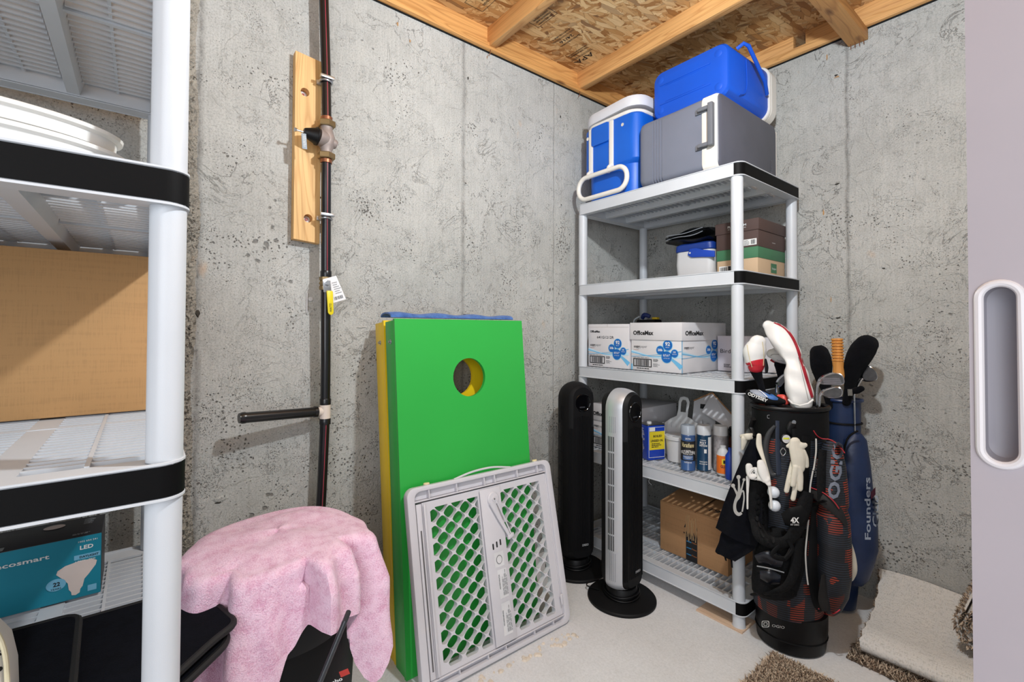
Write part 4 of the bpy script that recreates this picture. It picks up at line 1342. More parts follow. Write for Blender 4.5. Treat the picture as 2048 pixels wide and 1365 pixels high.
# white corrugated tray leaning, with dark slot
tr = thing('open_carton', 'white opened carton with brown raw edges and a dark hand slot leaning at the back', 'box', (0.76, -0.2, ZL))
p = [W(1374, 808, 'y', -0.30), W(1408, 792, 'y', -0.22), W(1420, 806, 'y', -0.24), W(1462, 848, 'y', -0.30)]
mb = MB()
a_, b_, c_, d_ = V((0.560, -0.355, ZL + 0.006)), V((0.700, -0.340, ZL + 0.006)), V((0.660, -0.300, ZL + 0.325)), V((0.565, -0.315, ZL + 0.275))
mb.loft([[a_, b_, c_, d_], [q + V((0.0, 0.006, 0.0)) for q in (a_, b_, c_, d_)]])
fl = [V((0.660, -0.308, ZL + 0.325)), V((0.800, -0.320, ZL + 0.200)), V((0.800, -0.375, ZL + 0.165)), V((0.640, -0.372, ZL + 0.235))]
build('carton_wall', mb, box_w, tr, smooth=0)
mb = MB()
nn = (b_ - a_).cross(d_ - a_).normalized()
build('side_flap', MB().loft([fl, [q + V((0, 0, 0.005)) for q in fl]]), box_w, tr, smooth=0)
kraft = cardboard('kraft_card', 'AE8157')
mb = MB()
for p0, p1 in ((fl[0], fl[1]), (c_, d_)):
    mb.tube([p0 + V((0, -0.002, 0.004)), p1 + V((0, -0.002, 0.004))], 0.0035, 6)
build('raw_edge', mb, kraft, tr, smooth=0)
mid = a_ * 0.06 + b_ * 0.10 + c_ * 0.44 + d_ * 0.40
ux_ = (b_ - a_).normalized()
uy_ = (d_ - a_ - ux_ * (d_ - a_).dot(ux_)).normalized()
mb = MB(); rect(mb, mid, ux_, uy_, -0.02, -0.012, 0.045, 0.012, 0.0015)
build('hand_slot', mb, print_k, tr, smooth=0)
# clear plastic bag bunched behind the cans
pl = MB()
rnd = random.Random(12)
rows_, cols_ = 10, 14
g = []
for i in range(rows_):
    t = i / (rows_ - 1)
    g.append([(0.665 + 0.12 * j / (cols_ - 1), -0.412 - 0.015 * math.sin(t * 3) + rnd.uniform(-0.008, 0.008) - 0.02 * math.sin(j * 0.9), ZL + 0.003 + 0.20 * t * (1 - 0.25 * j / cols_) + rnd.uniform(0, 0.006)) for j in range(cols_)])
pl.sheet(g, 0.001)
tag(build('plastic_bag', pl, mat('crinkled_film', 'A2A3A6', 0.22, var=0.12, bscale=40, bstr=0.6, bdist=0.004), smooth=60), 'crumpled grey white plastic bag standing behind the spray cans', 'bag')
# red topped thing lying behind the post
rb = thing('flat_tin', 'flat red tin with white lid lying behind the golf bag towel', 'tin', (0.93, -0.30, ZL))
build('tin_body', MB().box((0.872, -0.36, ZL), (0.945, -0.20, ZL + 0.10)), mat('tin_red', 'A34A34', 0.5), rb, bevel=0.004)
build('tin_lid', MB().box((0.870, -0.362, ZL + 0.1005), (0.947, -0.198, ZL + 0.118)), box_w, rb, bevel=0.003)

# ================================================================ BOTTOM TIER: SHIPPING BOX
ZS = 0.1106
sb = thing('shipping_box', 'brown shipping box with torn black tape on the bottom shelf', 'box', (0.66, -0.35, ZS))
kraft2 = cardboard('kraft_box', 'AF855C')
bx0, bx1, by0, by1, bh = 0.503, 0.845, -0.525, -0.245, 0.232
build('box_wall', MB().box((bx0, by0, ZS), (bx1, by1, ZS + bh)), kraft2, sb, bevel=0.0015)
mb = MB()
mb.obox((bx0, by0, ZS + bh + 0.001), (0.185, 0, 0), (0, 0.27, 0.035), (0, 0, 0.004))
build('top_flap', mb, kraft2, sb)
mb = MB()
mb.obox((bx0 + 0.19, by0, ZS + bh + 0.001), (0.15, 0, 0), (0, 0.27, 0.022), (0, 0, 0.004))
fl2 = build('top_flap', mb, kraft2, sb)
mb = MB()
fo = V((bx0, by0, ZS))
t0, t1 = 0.140, 0.198
rect(mb, fo, (1, 0, 0), (0, 0, 1), t0, 0.0, t1, 0.118, 0.001)
mb.add([fo + V((x, -0.0012, z)) for x, z in ((t0 - 0.012, 0.118), (t0 - 0.012, 0.128), (t0 - 0.004, 0.122), (t0, 0.14), (t0 + 0.008, 0.118), (t0 + 0.016, 0.135), (t0 + 0.02, 0.118), (t0 + 0.026, 0.145), (t0 + 0.032, 0.118), (t0 + 0.04, 0.138), (t0 + 0.046, 0.118), (t0 + 0.052, 0.15), (t1, 0.118))], [(0, 1, 2), (2, 3, 4), (4, 5, 6), (6, 7, 8), (8, 9, 10), (10, 11, 12)])
mb.add([fo + V((x, -0.0012, z)) for x, z in ((t0 - 0.010, 0.148), (t0 - 0.002, 0.150), (t0 - 0.001, 0.170))], [(0, 1, 2)])
mb.add([fo + V((x, -0.0012, z)) for x, z in ((t1 - 0.006, 0.150), (t1, 0.150), (t1 - 0.001, 0.168))], [(0, 1, 2)])
build('tape', mb, print_k, sb, smooth=0)
mb = MB()
for k in range(3):
    z = 0.026 + k * 0.030
    put_text(mb, 'amazon', fo + V((t0 + 0.004, 0, z)), (1, 0, 0), (0, 0, 1), 0.007, 0.024, bold=0.02, lift=0.0016)
build('printed_text', mb, mat('tape_blue', '3E9BD4', 0.5), sb, smooth=0)
mb = MB()
for k in range(3):
    z = 0.026 + k * 0.030
    put_text(mb, 'Prime', fo + V((t0 + 0.031, 0, z)), (1, 0, 0), (0, 0, 1), 0.007, 0.024, bold=0.02, lift=0.0016)
build('printed_text', mb, mat('tape_orange', 'A5663A', 0.5), sb, smooth=0)
mb = MB()
rnd = random.Random(5)
for k in range(7):
    x = t0 - 0.002 + k * 0.0085
    mb.tube([(fo.x + x, by0 - 0.001, ZS + 0.10 + rnd.uniform(-0.01, 0.01)), (fo.x + x + rnd.uniform(-0.006, 0.006), by0 - 0.0015, ZS + 0.15), (fo.x + x * 0.9 + 0.018, by0 - 0.001, ZS + 0.205 + rnd.uniform(-0.015, 0.01))], 0.0022, 5)
rect(mb, fo, (1, 0, 0), (0, 0, 1), t1 + 0.0, 0.195, t1 + 0.001, 0.232)
build('torn_paper', mb, mat('torn_kraft', 'BB9A70', 0.9), sb)
mb = MB()
put_text(mb, '19', V((bx0 + 0.225, by0 + 0.05, ZS + bh + 0.010)), V((1, 0, 0)), V((0, 1, 0.08)), 0.035, 0.045, lift=0.002)
build('printed_mark', mb, print_k, sb, smooth=0)
# thin white wire hanging from the fourth shelf
tag(build('dangling_wire', MB().tube(smooth_path([(0.495, -0.60, ZL - TH + 0.003), (0.500, -0.602, ZL - TH - 0.02), (0.488, -0.60, ZL - TH - 0.045), (0.505, -0.602, ZL - TH - 0.058)], 5), 0.0014, 6), white_soft), 'thin white wire dangling below the fourth shelf above the shipping box', 'wire')

# ================================================================ HELPERS FOR SOFT THINGS
from mathutils.bvhtree import BVHTree
RH = V((RT.x, RT.y, 0)).normalized()
FH = V((FW.x, FW.y, 0)).normalized()
def sec(u0, u1, v, y, depth=0.85, n=32, ry=None):
    """horizontal oval section whose two sides fall at pixels u0 and u1 on row v, centred on the plane y"""
    c = W((u0 + u1) / 2, v, 'y', y)
    tn = ((u0 + u1) / 2 - 1024) / FPX
    r = (u1 - u0) / 2 * dep(c) / FPX / math.sqrt(1 + (tn * depth) ** 2)
    d = r * depth if ry is None else ry
    return [c + RH * (r * math.cos(a)) + FH * (d * math.sin(a)) for a in [2 * PI * k / n for k in range(n)]]
def blob(path, flat=0.8, n=18, sm=4):
    """soft tube through (u, v, y, half width in pixels), flattened towards the camera; rounded ends"""
    P = [W(u, v, 'y', y) for u, v, y, r in path]
    rr = [r * dep(p) / FPX / math.sqrt(1 + ((u_ - 1024) / FPX * flat) ** 2) for p, (u_, _, _, r) in zip(P, path)]
    P4 = smooth_path(P, sm)
    R4 = [x.x for x in smooth_path([V((r, 0, 0)) for r in rr], sm)]
    # rounded ends
    def capend(p, q, r):
        d = (p - q).normalized()
        return [(p + d * (r * k), r * math.sqrt(max(0.0, 1 - k * k))) for k in (0.35, 0.6, 0.8, 0.93)]
    a = list(reversed(capend(P4[0], P4[1], R4[0])))
    b = capend(P4[-1], P4[-2], R4[-1])
    P5 = [x[0] for x in a] + P4 + [x[0] for x in b]
    R5 = [x[1] for x in a] + R4 + [x[1] for x in b]
    return MB().tube(P5, [max(r, 0.0005) for r in R5], n, flat=flat, ref=FH)
def snap(mb, target, d, lift=0.0015, back=0.25):
    """lay a flat print onto a curved surface, moving it along direction d"""
    d = V(d).normalized() if d is not None else None
    bv = BVHTree.FromPolygons([tuple(p) for p in target.v], target.f)
    for i, p in enumerate(mb.v):
        e = d if d is not None else (p - CAM).normalized()
        hit = bv.ray_cast(p - e * back, e, 1.0)
        if hit[0] is not None:
            mb.v[i] = hit[0] - e * lift
    return mb
def wrinkle(mb, amp, freq, seed=0, only=None):
    rn = random.Random(seed)
    ph = [rn.uniform(0, 6.28) for _ in range(6)]
    for i, p in enumerate(mb.v):
        a = math.sin(p.x * freq + ph[0] + 2 * math.sin(p.z * freq * 0.7 + ph[1])) + math.sin(p.z * freq * 1.3 + ph[2] + p.y * freq)
        mb.v[i] = p + (RH * 0.5 - FH) * (amp * a * 0.5)
    return mb

# ================================================================ LEFT UNIT: WHAT STANDS ON IT
YU = -2.505
# stacked translucent white trays
tr = thing('plastic_bowl', 'round translucent white plastic carriers stacked on the upper left shelf', 'container', (0.80, -2.76, 1.444))
milky = mat('milky_plastic', 'DEDEDA', 0.3, var=0.02)
o = (0.875, -2.775, 1.438)
for k, (z, r) in enumerate(((0.006, 0.188), (0.036, 0.182))):
    q = MB().lathe([(r - 0.014, z), (r - 0.006, z + 0.004), (r - 0.004, z + 0.020), (r + 0.003, z + 0.023), (r + 0.004, z + 0.028), (r, z + 0.030), (r - 0.010, z + 0.0305), (r - 0.014, z + 0.027), (r - 0.018, z + 0.008), (0.0, z + 0.007)], o, 56)
    q.v = [V((o[0] + (p.x - o[0]) * 0.58, p.y, p.z)) for p in q.v]
    build('carrier', q, milky, tr)
build('clasp', MB().lathe([(0.013, 0), (0.015, 0.002), (0.015, 0.030), (0.010, 0.036), (0, 0.037)], (0.80, -2.571, 1.4445), 18), milky, tr)
# cardboard box
cb = tag(build('cardboard_box', MB().box((0.145, -3.05, 0.9998), (0.412, -2.5405, 1.376)), cardboard('kraft_left', 'B58B5B'), bevel=0.002), 'large plain brown cardboard box filling the middle shelf of the left unit', 'box')
# light bulb carton
lb = thing('bulb_carton', 'teal and black carton of light bulbs on the lower left shelf', 'box', (0.27, -2.73, 0.5551))
teal = mat('carton_teal', '0E7F95', 0.5, var=0.03)
kblk = mat('carton_black', '1D1D20', 0.45, var=0.05)
z0, z1 = 0.5556, 0.700
build('box_wall', MB().box((0.195, -2.86, z0), (0.340, -2.631, z1)), kblk, lb, bevel=0.001)
mb = MB(); fo, fu, fz = V((0.340, -2.86, z0)), V((0, 1, 0)), V((0, 0, 1))
rect(mb, fo, fu, fz, 0.0, 0.0, 0.2285, 0.1435, 0.0008)
build('printed_front', mb, teal, lb, smooth=0)
mb = MB()
put_text(mb, 'ecosmart', fo + fu * 0.052 + fz * 0.108, fu, fz, 0.010, 0.086, bold=0.02, lift=0.0018)
put_text(mb, 'LED', fo + fu * 0.190 + fz * 0.113, fu, fz, 0.009, 0.024, bold=0.03, lift=0.0018)
put_text(mb, '1002 654 541', fo + fu * 0.187 + fz * 0.130, fu, fz, 0.004, 0.034, lift=0.0018)
put_text(mb, '6 PACK - BR30', fo + fu * 0.182 + fz * 0.084, fu, fz, 0.004, 0.036, lift=0.0018)
build('printed_text', mb, print_w, lb, smooth=0)
mb = MB()
rect(mb, fo, fu, fz, 0.180, 0.090, 0.227, 0.101, 0.0014)
disc(mb, fo, fu, fz, 0.150, 0.043, 0.017, 0.014, 0.0020)
rect(mb, fo, fu, fz, 0.205, 0.010, 0.221, 0.024, 0.0014)
build('printed_badge', mb, mat('badge_blue', '74B4D0', 0.5), lb, smooth=0)
mb = MB()
put_text(mb, 'DAYLIGHT', fo + fu * 0.190 + fz * 0.093, fu, fz, 0.005, 0.034, bold=0.02, lift=0.002)
put_text(mb, '22', fo + fu * 0.145 + fz * 0.040, fu, fz, 0.009, 0.012, bold=0.03, lift=0.0026)
put_text(mb, 'YEARS', fo + fu * 0.141 + fz * 0.032, fu, fz, 0.004, 0.018, lift=0.0026)
build('printed_dark_text', mb, kblk, lb, smooth=0)
mb = MB()
pts = [(0.150, 0.066), (0.152, 0.074), (0.165, 0.082), (0.190, 0.087), (0.212, 0.086), (0.221, 0.080), (0.219, 0.070), (0.207, 0.052), (0.199, 0.042), (0.196, 0.026), (0.192, 0.020), (0.191, 0.012), (0.184, 0.008), (0.177, 0.010), (0.176, 0.018), (0.172, 0.024), (0.170, 0.040), (0.160, 0.054)]
mb.add([fo + fu * x + fz * y + V((0.0016, 0, 0)) for x, y in pts], [tuple(range(len(pts)))])
build('printed_bulb', mb, mat('bulb_print', 'D9C9C0', 0.5), lb, smooth=0)
mb = MB()
tu, tv, to = V((0, 1, 0)), V((-1, 0, 0)), V((0.340, -2.86, z1))
fake_lines(mb, to, tu, tv, 0.175, 0.018, 0.045, 2, 0.006, 0.003, 3, 0.0012)
fake_lines(mb, to, tu, tv, 0.190, 0.125, 0.022, 9, 0.005, 0.0028, 4, 0.0012)
rect(mb, to, tu, tv, 0.038, 0.004, 0.062, 0.026, 0.001)
build('printed_top', mb, mat('top_print', '8F9394', 0.5), lb, smooth=0)
mb = MB(); disc(mb, to, tu, tv, 0.135, 0.105, 0.020, 0.016, 0.0012)
build('printed_bulb_end', mb, MATS['bulb_print'], lb, smooth=0)
# black floor mats
matm = terry('mat_carpet', '040508', '0C0E15', 420, 0.5, 0.002, sheen=0.0)
bindm = mat('mat_binding', '0B0B0D', 0.7, var=0.2, bscale=300, bstr=0.6)
def floor_mat(label, poly, z, th=0.010, rad=0.03):
    # round the corners
    n = len(poly); out = []
    for i in range(n):
        p, a, b = V(poly[i]), V(poly[i - 1]), V(poly[(i + 1) % n])
        da, db = (a - p), (b - p)
        r = min(rad, da.length * 0.45, db.length * 0.45)
        s_, e_ = p + da.normalized() * r, p + db.normalized() * r
        for k in range(5):
            t = k / 4
            out.append(((1 - t) ** 2) * s_ + 2 * t * (1 - t) * p + t * t * e_)
    t_ = thing('floor_mat', label, 'mat', (0.75, -2.7, z), 'black floor mats')
    build('carpet', MB().loft([[(p.x, p.y, z) for p in out], [(p.x, p.y, z + th) for p in out]]), matm, t_, smooth=25)
    build('bound_edge', MB().tube([(p.x, p.y, z + th * 0.5) for p in out], th * 0.72, 8, closed=True), bindm, t_)
    return t_
floor_mat('black car floor mat whose rounded corner sticks out lowest, under the top mat', [(0.55, -3.05), (0.55, -2.50), (0.66, -2.425), (0.765, -2.415), (0.90, -2.545), (0.925, -2.62), (0.925, -3.05)], 0.5625)
floor_mat('black car floor mat whose rounded corner sticks out past the shelf post, above another mat', [(0.535, -3.05), (0.535, -2.49), (0.575, -2.442), (0.745, -2.400), (0.775, -2.44), (0.885, -2.545), (0.915, -2.62), (0.915, -3.05)], 0.583, rad=0.035)
floor_mat('black car floor mat lying topmost at the left, its bound edge running towards the camera', [(0.54, -3.05), (0.55, -2.655), (0.90, -2.640), (0.91, -3.05)], 0.604)
# white perforated leather thing at the left edge
wl_ = thing('leather_pouch', 'white perforated leather pouch with cream edge at the bottom left corner', 'pouch', (0.93, -2.78, 0.62))
leather = mat('white_leather', 'DEDCD6', 0.55, var=0.03, bscale=90, bstr=0.25, bdist=0.001)
mb = MB()
secs = []
for z, yr, dx in ((0.6215, -2.705, 0.05), (0.63, -2.700, 0.056), (0.70, -2.702, 0.052), (0.745, -2.708, 0.044), (0.775, -2.722, 0.034), (0.792, -2.745, 0.02)):
    yc = (yr - 2.90) / 2
    secs.append([(0.86 + a, yc + b_, z) for a, b_ in rrect(2 * dx, abs(yr + 2.90), min(dx * 0.8, 0.03), 6)])
mb.loft(secs)
lm = mb
build('pouch_body', mb, leather, wl_)
mb = MB()
for k in range(6):
    disc(mb, (0.9115, -2.712, 0.645 + 0.019 * k), (0, 1, 0), (0, 0, 1), 0, 0, 0.0022, 0.004, 0.0, 10, 0.6)
snap(mb, lm, (-1, 0, 0), 0.0006, 0.1)
build('perforation', mb, print_k, wl_, smooth=0)['kind'] = 'stuff'
build('cream_edge', MB().tube(smooth_path([(0.905, -2.703, 0.625), (0.902, -2.7035, 0.70), (0.892, -2.709, 0.745), (0.880, -2.723, 0.775), (0.865, -2.746, 0.793)], 4), 0.003, 8), mat('cream_piping', 'D9CFAE', 0.5), wl_)

# ================================================================ LEFT WALL: PLANK, PIPE, VALVES
pk = thing('mounting_plank', 'short pine plank with two screw holes fixed upright to the concrete wall', 'plank', (0, -2.085, 1.87))
mb = MB()
circ = lambda cx_, cy_, r, n=20: [(cx_ + r * math.cos(2 * PI * k / n), cy_ + r * math.sin(2 * PI * k / n)) for k in range(n)]
pw = 0.092
mb.holes([(0, 0.004), (pw, -0.004), (pw, 0.690), (0, 0.700)], [circ(0.034, 0.556, 0.0155), circ(0.050, 0.086, 0.0155)], (0.006, -2.131, 1.526), (0, 1, 0), (0, 0, 1), 0.032)
pkm = build('wood', mb, pine_z, pk, smooth=25)
build('wood_back', MB().box((0.001, -2.131, 1.530), (0.006, -2.039, 2.218)), pine_z, pk)
for y_, z_ in ((-2.097, 2.082), (-2.081, 1.612)):
    w_ = build('washer', MB().lathe([(0.013, 0), (0.013, 0.003), (0.0, 0.0035)], (0.008, y_, z_), 18, (1, 0, 0)), mat('washer_white', 'DCD8D8', 0.4), pk)
    build('screw_head', MB().lathe([(0.006, 0.003), (0.005, 0.006), (0, 0.006)], (0.008, y_, z_), 8, (1, 0, 0)), mat('screw_red', '9A2A24', 0.4), w_)
pvc = mat('black_pipe', '141417', 0.28, var=0.15, coat=0.2)
wp = thing('water_pipe', 'black water pipe with pressure regulator and shutoff valve running up the wall', 'pipe', (0.06, -2.03, 0.0))
pr = 0.0175
def pipe(a, name='pipe_section', r=pr, m=pvc, n=24):
    return build(name, MB().tube(smooth_path(a, 4), r, n), m, wp)
top = [(0.064, -2.046, 2.572), (0.072, -2.034, 2.20), (0.078, -2.030, 1.975)]
midp = [(0.078, -2.030, 1.835), (0.077, -2.028, 1.60), (0.076, -2.026, 1.395)]
low = [(0.076, -2.026, 1.345), (0.070, -2.022, 1.10), (0.064, -2.020, 0.918)]
bot = [(0.064, -2.020, 0.866), (0.060, -2.028, 0.60), (0.058, -2.042, 0.25), (0.058, -2.045, 0.0)]
for a in (top, midp, low, bot):
    pipe(a)
redl = mat('pipe_red_line', 'B03A4C', 0.5)
for a in (top, midp, [(p[0], p[1], p[2]) for p in bot]):
    d = V((0.998, -0.02, 0)).normalized() * (pr - 0.0004)
    build('red_stripe', MB().tube(smooth_path([V(p) + d for p in a], 4), 0.0013, 6), redl, wp)
for z, c in ((1.405, midp[2]), (0.928, low[2]), (0.855, bot[0])):
    build('coupling_ring', MB().lathe([(pr + 0.0022, -0.012), (pr + 0.0026, -0.008), (pr + 0.0026, 0.008), (pr + 0.0014, 0.011)], (c[0], c[1], z), 26), pvc, wp)
zinc = mat('zinc', 'B9BBBE', 0.3, 0.9, var=0.05)
for z, y_ in ((2.131, -2.033), (1.617, -2.028)):
    c = V((0.074, y_, z))
    k_ = build('pipe_clamp', MB().tube([c + V((0.0225 * math.cos(t), 0.0225 * math.sin(t), -0.006)) for t in [2 * PI * i / 20 for i in range(20)]], 0.004, 8, closed=True), zinc, wp)
    build('clamp_strut', MB().box((0.0395, y_ - 0.026, z - 0.009), (0.052, y_ + 0.024, z + 0.007)), zinc, k_, bevel=0.001)
    build('clamp_plate', MB().box((0.086, y_ - 0.026, z), (0.101, y_ + 0.024, z + 0.011)), zinc, k_, bevel=0.001)
brass = mat('brass', '96805A', 0.4, 0.7, var=0.08)
copper = mat('copper', 'A0684A', 0.4, 0.7, var=0.1)
bronze = mat('cast_bronze', 'A2958F', 0.55, 0.35, var=0.12, bscale=160, bstr=0.5)
vc = V((0.079, -2.030, 1.905))
for z, s_ in ((1.9655, 1), (1.8445, -1)):
    build('hex_nut', MB().lathe([(0.030, -0.011), (0.032, -0.008), (0.032, 0.008), (0.030, 0.011)], (vc.x, vc.y, z), 6), brass, wp, smooth=20)
    build('copper_ring', MB().lathe([(pr + 0.003, 0), (pr + 0.003, 0.014)], (vc.x, vc.y, z + (0.012 if s_ > 0 else -0.026)), 24), copper, wp)
mb = MB()
mb.lathe([(0.022, -0.052), (0.020, -0.038), (0.026, -0.024), (0.031, -0.005), (0.030, 0.012), (0.024, 0.03), (0.021, 0.042), (0.022, 0.052)], vc, 28)
mb.tube([vc + V((0.004, 0.0, 0.0)), vc + V((0.012, -0.028, 0.0)), vc + V((0.014, -0.036, 0.001))], [0.026, 0.031, 0.031], 24)
mb.tube([vc, vc + V((0.004, 0.030, -0.010)), vc + V((0.004, 0.036, -0.012))], [0.022, 0.018, 0.014], 20)
build('regulator_body', mb, bronze, wp)
bn = build('bonnet', MB().tube([vc + V((0.014, -0.036, 0.001)), vc + V((0.014, -0.042, 0.001)), vc + V((0.015, -0.044, 0.001)), vc + V((0.018, -0.080, 0.002)), vc + V((0.018, -0.084, 0.002))], [0.033, 0.033, 0.029, 0.017, 0.014], 26), blk, wp)
build('adjusting_screw', MB().tube([vc + V((0.018, -0.082, 0.002)), vc + V((0.020, -0.112, 0.003))], 0.0035, 10), zinc, bn)
build('screw_cap', MB().tube([vc + V((0.020, -0.110, 0.003)), vc + V((0.0205, -0.117, 0.003))], 0.0075, 8), zinc, bn)
tg = build('metal_tag', MB().obox(vc + V((0.028, -0.092, -0.062)), V((0.002, 0.016, 0.0)), V((0.0, -0.004, 0.055)), V((0.0012, 0, 0))), mat('tag_grey', '7D8790', 0.4, 0.4), bn)
mb = MB(); fake_lines(mb, vc + V((0.0285, -0.090, -0.058)) , (0.12, 1, 0), (0, -0.07, 1), 0.002, 0.044, 0.012, 8, 0.0055, 0.002, 4, 0.0012)
build('printed_lines', mb, print_w, bn, smooth=0)
# ball valve
bvz = 1.368
build('valve_body', MB().lathe([(0.0215, -0.024), (0.023, -0.020), (0.023, -0.010), (0.020, -0.008), (0.024, 0.0), (0.020, 0.010), (0.023, 0.012), (0.023, 0.024)], (0.076, -2.027, bvz), 8), brass, wp, smooth=20)
lv = build('lever_arm', MB().obox((0.103, -2.042, bvz - 0.034), (0, 0.028, -0.002), (0, -0.005, 0.046), (0.003, 0, 0)), zinc, wp, bevel=0.001)
build('lever_nut', MB().lathe([(0.009, 0), (0.009, 0.007)], (0.106, -2.029, bvz + 0.001), 6, (1, 0, 0)), zinc, lv, smooth=20)
yel = mat('lever_yellow', 'E6D21C', 0.4, var=0.03)
g = build('lever_grip', MB().prism([(0.0, 0.0), (0.003, -0.006), (0.010, -0.010), (0.017, -0.006), (0.020, 0.0), (0.021, 0.076), (0.019, 0.080), (0.001, 0.080), (-0.001, 0.076)], (0.107, -2.028, bvz - 0.108), (0, 1, 0), (0, -0.06, 1), 0.007), yel, wp, bevel=0.0015)
mb = MB()
put_text(mb, 'WATTS', (0.1145, -2.015, bvz - 0.105), (0, -0.06, 1), (0, -1, 0), 0.008, 0.030, shear=0.2)
build('printed_text', mb, print_k, g, smooth=0)
pt = build('paper_tag', MB().obox((0.099, -2.005, bvz - 0.072), (0.002, 0.046, 0.016), (0.0, -0.038, 0.086), (0.0008, 0, 0)), mat('tag_white', 'E8E8EA', 0.6, var=0.01), wp)
mb = MB()
to_ = V((0.1006, -2.005, bvz - 0.072)); tu_ = V((0.002, 0.046, 0.016)).normalized(); tv_ = V((0, -0.038, 0.086)).normalized()
tv_ = (tv_ - tu_ * tv_.dot(tu_)).normalized()
barcode(mb, to_, tu_, tv_, 0.008, 0.008, 0.034, 0.012, 3, 0.0008, 12)
fake_lines(mb, to_, tu_, tv_, 0.018, 0.070, 0.026, 6, 0.008, 0.0022, 3, 0.0008)
build('printed_lines', mb, print_g, wp, smooth=0)
# white tee and side branch
pexw = mat('tee_white', 'E0D3C8', 0.45, var=0.03)
build('tee_fitting', MB().lathe([(pr + 0.002, -0.027), (pr + 0.002, 0.027)], (0.064, -2.020, 0.892), 24), pexw, wp)
build('tee_branch', MB().tube([(0.065, -2.030, 0.892), (0.069, -2.052, 0.893)], 0.016, 20), pexw, wp)
br = build('branch_pipe', MB().tube([(0.0688, -2.050, 0.893), (0.118, -2.304, 0.9065)], pr, 24), pvc, wp)
build('branch_collar', MB().tube([(0.0688, -2.050, 0.893), (0.070, -2.062, 0.8935)], pr + 0.0022, 24), pvc, br)
build('branch_cap', MB().tube([(0.1155, -2.291, 0.906), (0.1175, -2.301, 0.9063), (0.118, -2.305, 0.9065), (0.1186, -2.309, 0.9066)], [pr + 0.0015, pr + 0.0015, pr - 0.001, pr - 0.001], 24), pvc, br)
# small clip on the wall
wc_ = thing('wall_clip', 'small white plastic clip nailed to the concrete beside the pipe', 'clip', (0, -2.063, 1.314))
build('clip_strap', MB().obox((0.0015, -2.075, 1.26), (0.003, 0.003, 0), (0, 0, 0.075), (0.004, 0.0, 0)), white_soft, wc_)
build('clip_button', MB().lathe([(0.009, 0), (0.008, 0.003), (0, 0.0045)], (0.002, -2.060, 1.313), 16, (1, 0, 0)), white_soft, wc_)

# ================================================================ BEAN BAG TOSS BOARDS
def toss_board(label, m, xf0, xf1, y0, y1, name='toss_board', L=1.235):
    """xf0 / xf1: front face at the floor and at the top edge"""
    t_ = thing(name, label, 'game board', (xf0, (y0 + y1) / 2, 0), 'bean bag toss boards leaning on the wall')
    up = V((xf1 - xf0, 0, L)).normalized()
    n_ = V((0, 1, 0)).cross(up)
    o = V((xf0, y0, 0.002))
    w_ = y1 - y0
    th, fd = 0.014, 0.074
    zc_ = L - 0.232
    mb = MB()
    mb.holes([(0, 0), (w_, 0), (w_, L), (0, L)], [circ(w_ / 2 + 0.012, zc_, 0.0765, 40)], o - n_ * th, (0, 1, 0), up, th)
    build('playing_face', mb, m, t_, smooth=30)
    for y_ in (0.003, w_ - 0.022):
        build('side_rail', MB().obox(o + V((0, y_, 0)) - n_ * (th + fd), V((0, 0.019, 0)), up * (L - 0.004), n_ * (fd - 0.0005)), m, t_, bevel=0.001)
    for z_ in (0.0, L - 0.021):
        build('end_rail', MB().obox(o + V((0, 0.0225, 0)) + up * z_ - n_ * (th + fd), V((0, w_ - 0.045, 0)), up * 0.019, n_ * (fd - 0.0005)), m, t_, bevel=0.001)
    # bolt and lock nut that carry the folding leg
    c = o + V((0, 0.003, 0)) + up * (L - 0.082) - n_ * (th + fd * 0.42)
    bo = build('leg_bolt', MB().lathe([(0.009, 0), (0.009, 0.0015), (0.0045, 0.0016), (0.0045, 0.008), (0.0, 0.009)], c, 12, (0, -1, 0)), zinc, t_)
    # folded leg behind the face
    build('folding_leg', MB().obox(o + V((0, 0.026, 0)) + up * (L - 0.40) - n_ * (th + 0.055), V((0, 0.030, 0)), up * 0.32, n_ * 0.035), m, t_, bevel=0.001)
    return t_, up, n_
green = mat('paint_green', '2DA843', 0.36, var=0.02, vscale=3, bscale=120, bstr=0.12)
yellow = mat('paint_yellow', 'EBC61C', 0.36, var=0.02, vscale=3, bscale=120, bstr=0.12)
tb1, up1, n1 = toss_board('bright yellow bean bag toss board leaning against the wall behind the green one', yellow, 0.300, 0.166, -1.838, -1.226, L=1.238)
tb2, up2, n2 = toss_board('bright green bean bag toss board with a round hole, leaning behind the grey gate', green, 0.392, 0.272, -1.842, -1.238, L=1.242)
# blue terry towel over the top of the yellow board
bt = []
for i in range(12):
    t = i / 11
    row = []
    for j in range(60):
        s_ = j / 59
        yy = -1.815 + 0.60 * s_
        ang_ = PI * t
        xx = 0.133 + 0.045 * math.cos(ang_)
        zz = 1.2415 + 0.010 * math.sin(ang_) + 0.0035 * math.sin(s_ * 21) * math.sin(ang_) + (0.004 * (1 - s_)) * math.sin(ang_) + 0.004
        if t in (0,):
            zz -= 0.002
        row.append((xx, yy, zz))
    bt.append(row)
mb = MB().sheet(bt, -0.006)
tag(build('blue_towel', mb, terry('terry_blue', '2C4F8F', '5379BC', 300, 0.9, 0.003)), 'blue terry towel tucked along the top of the yellow board', 'towel')

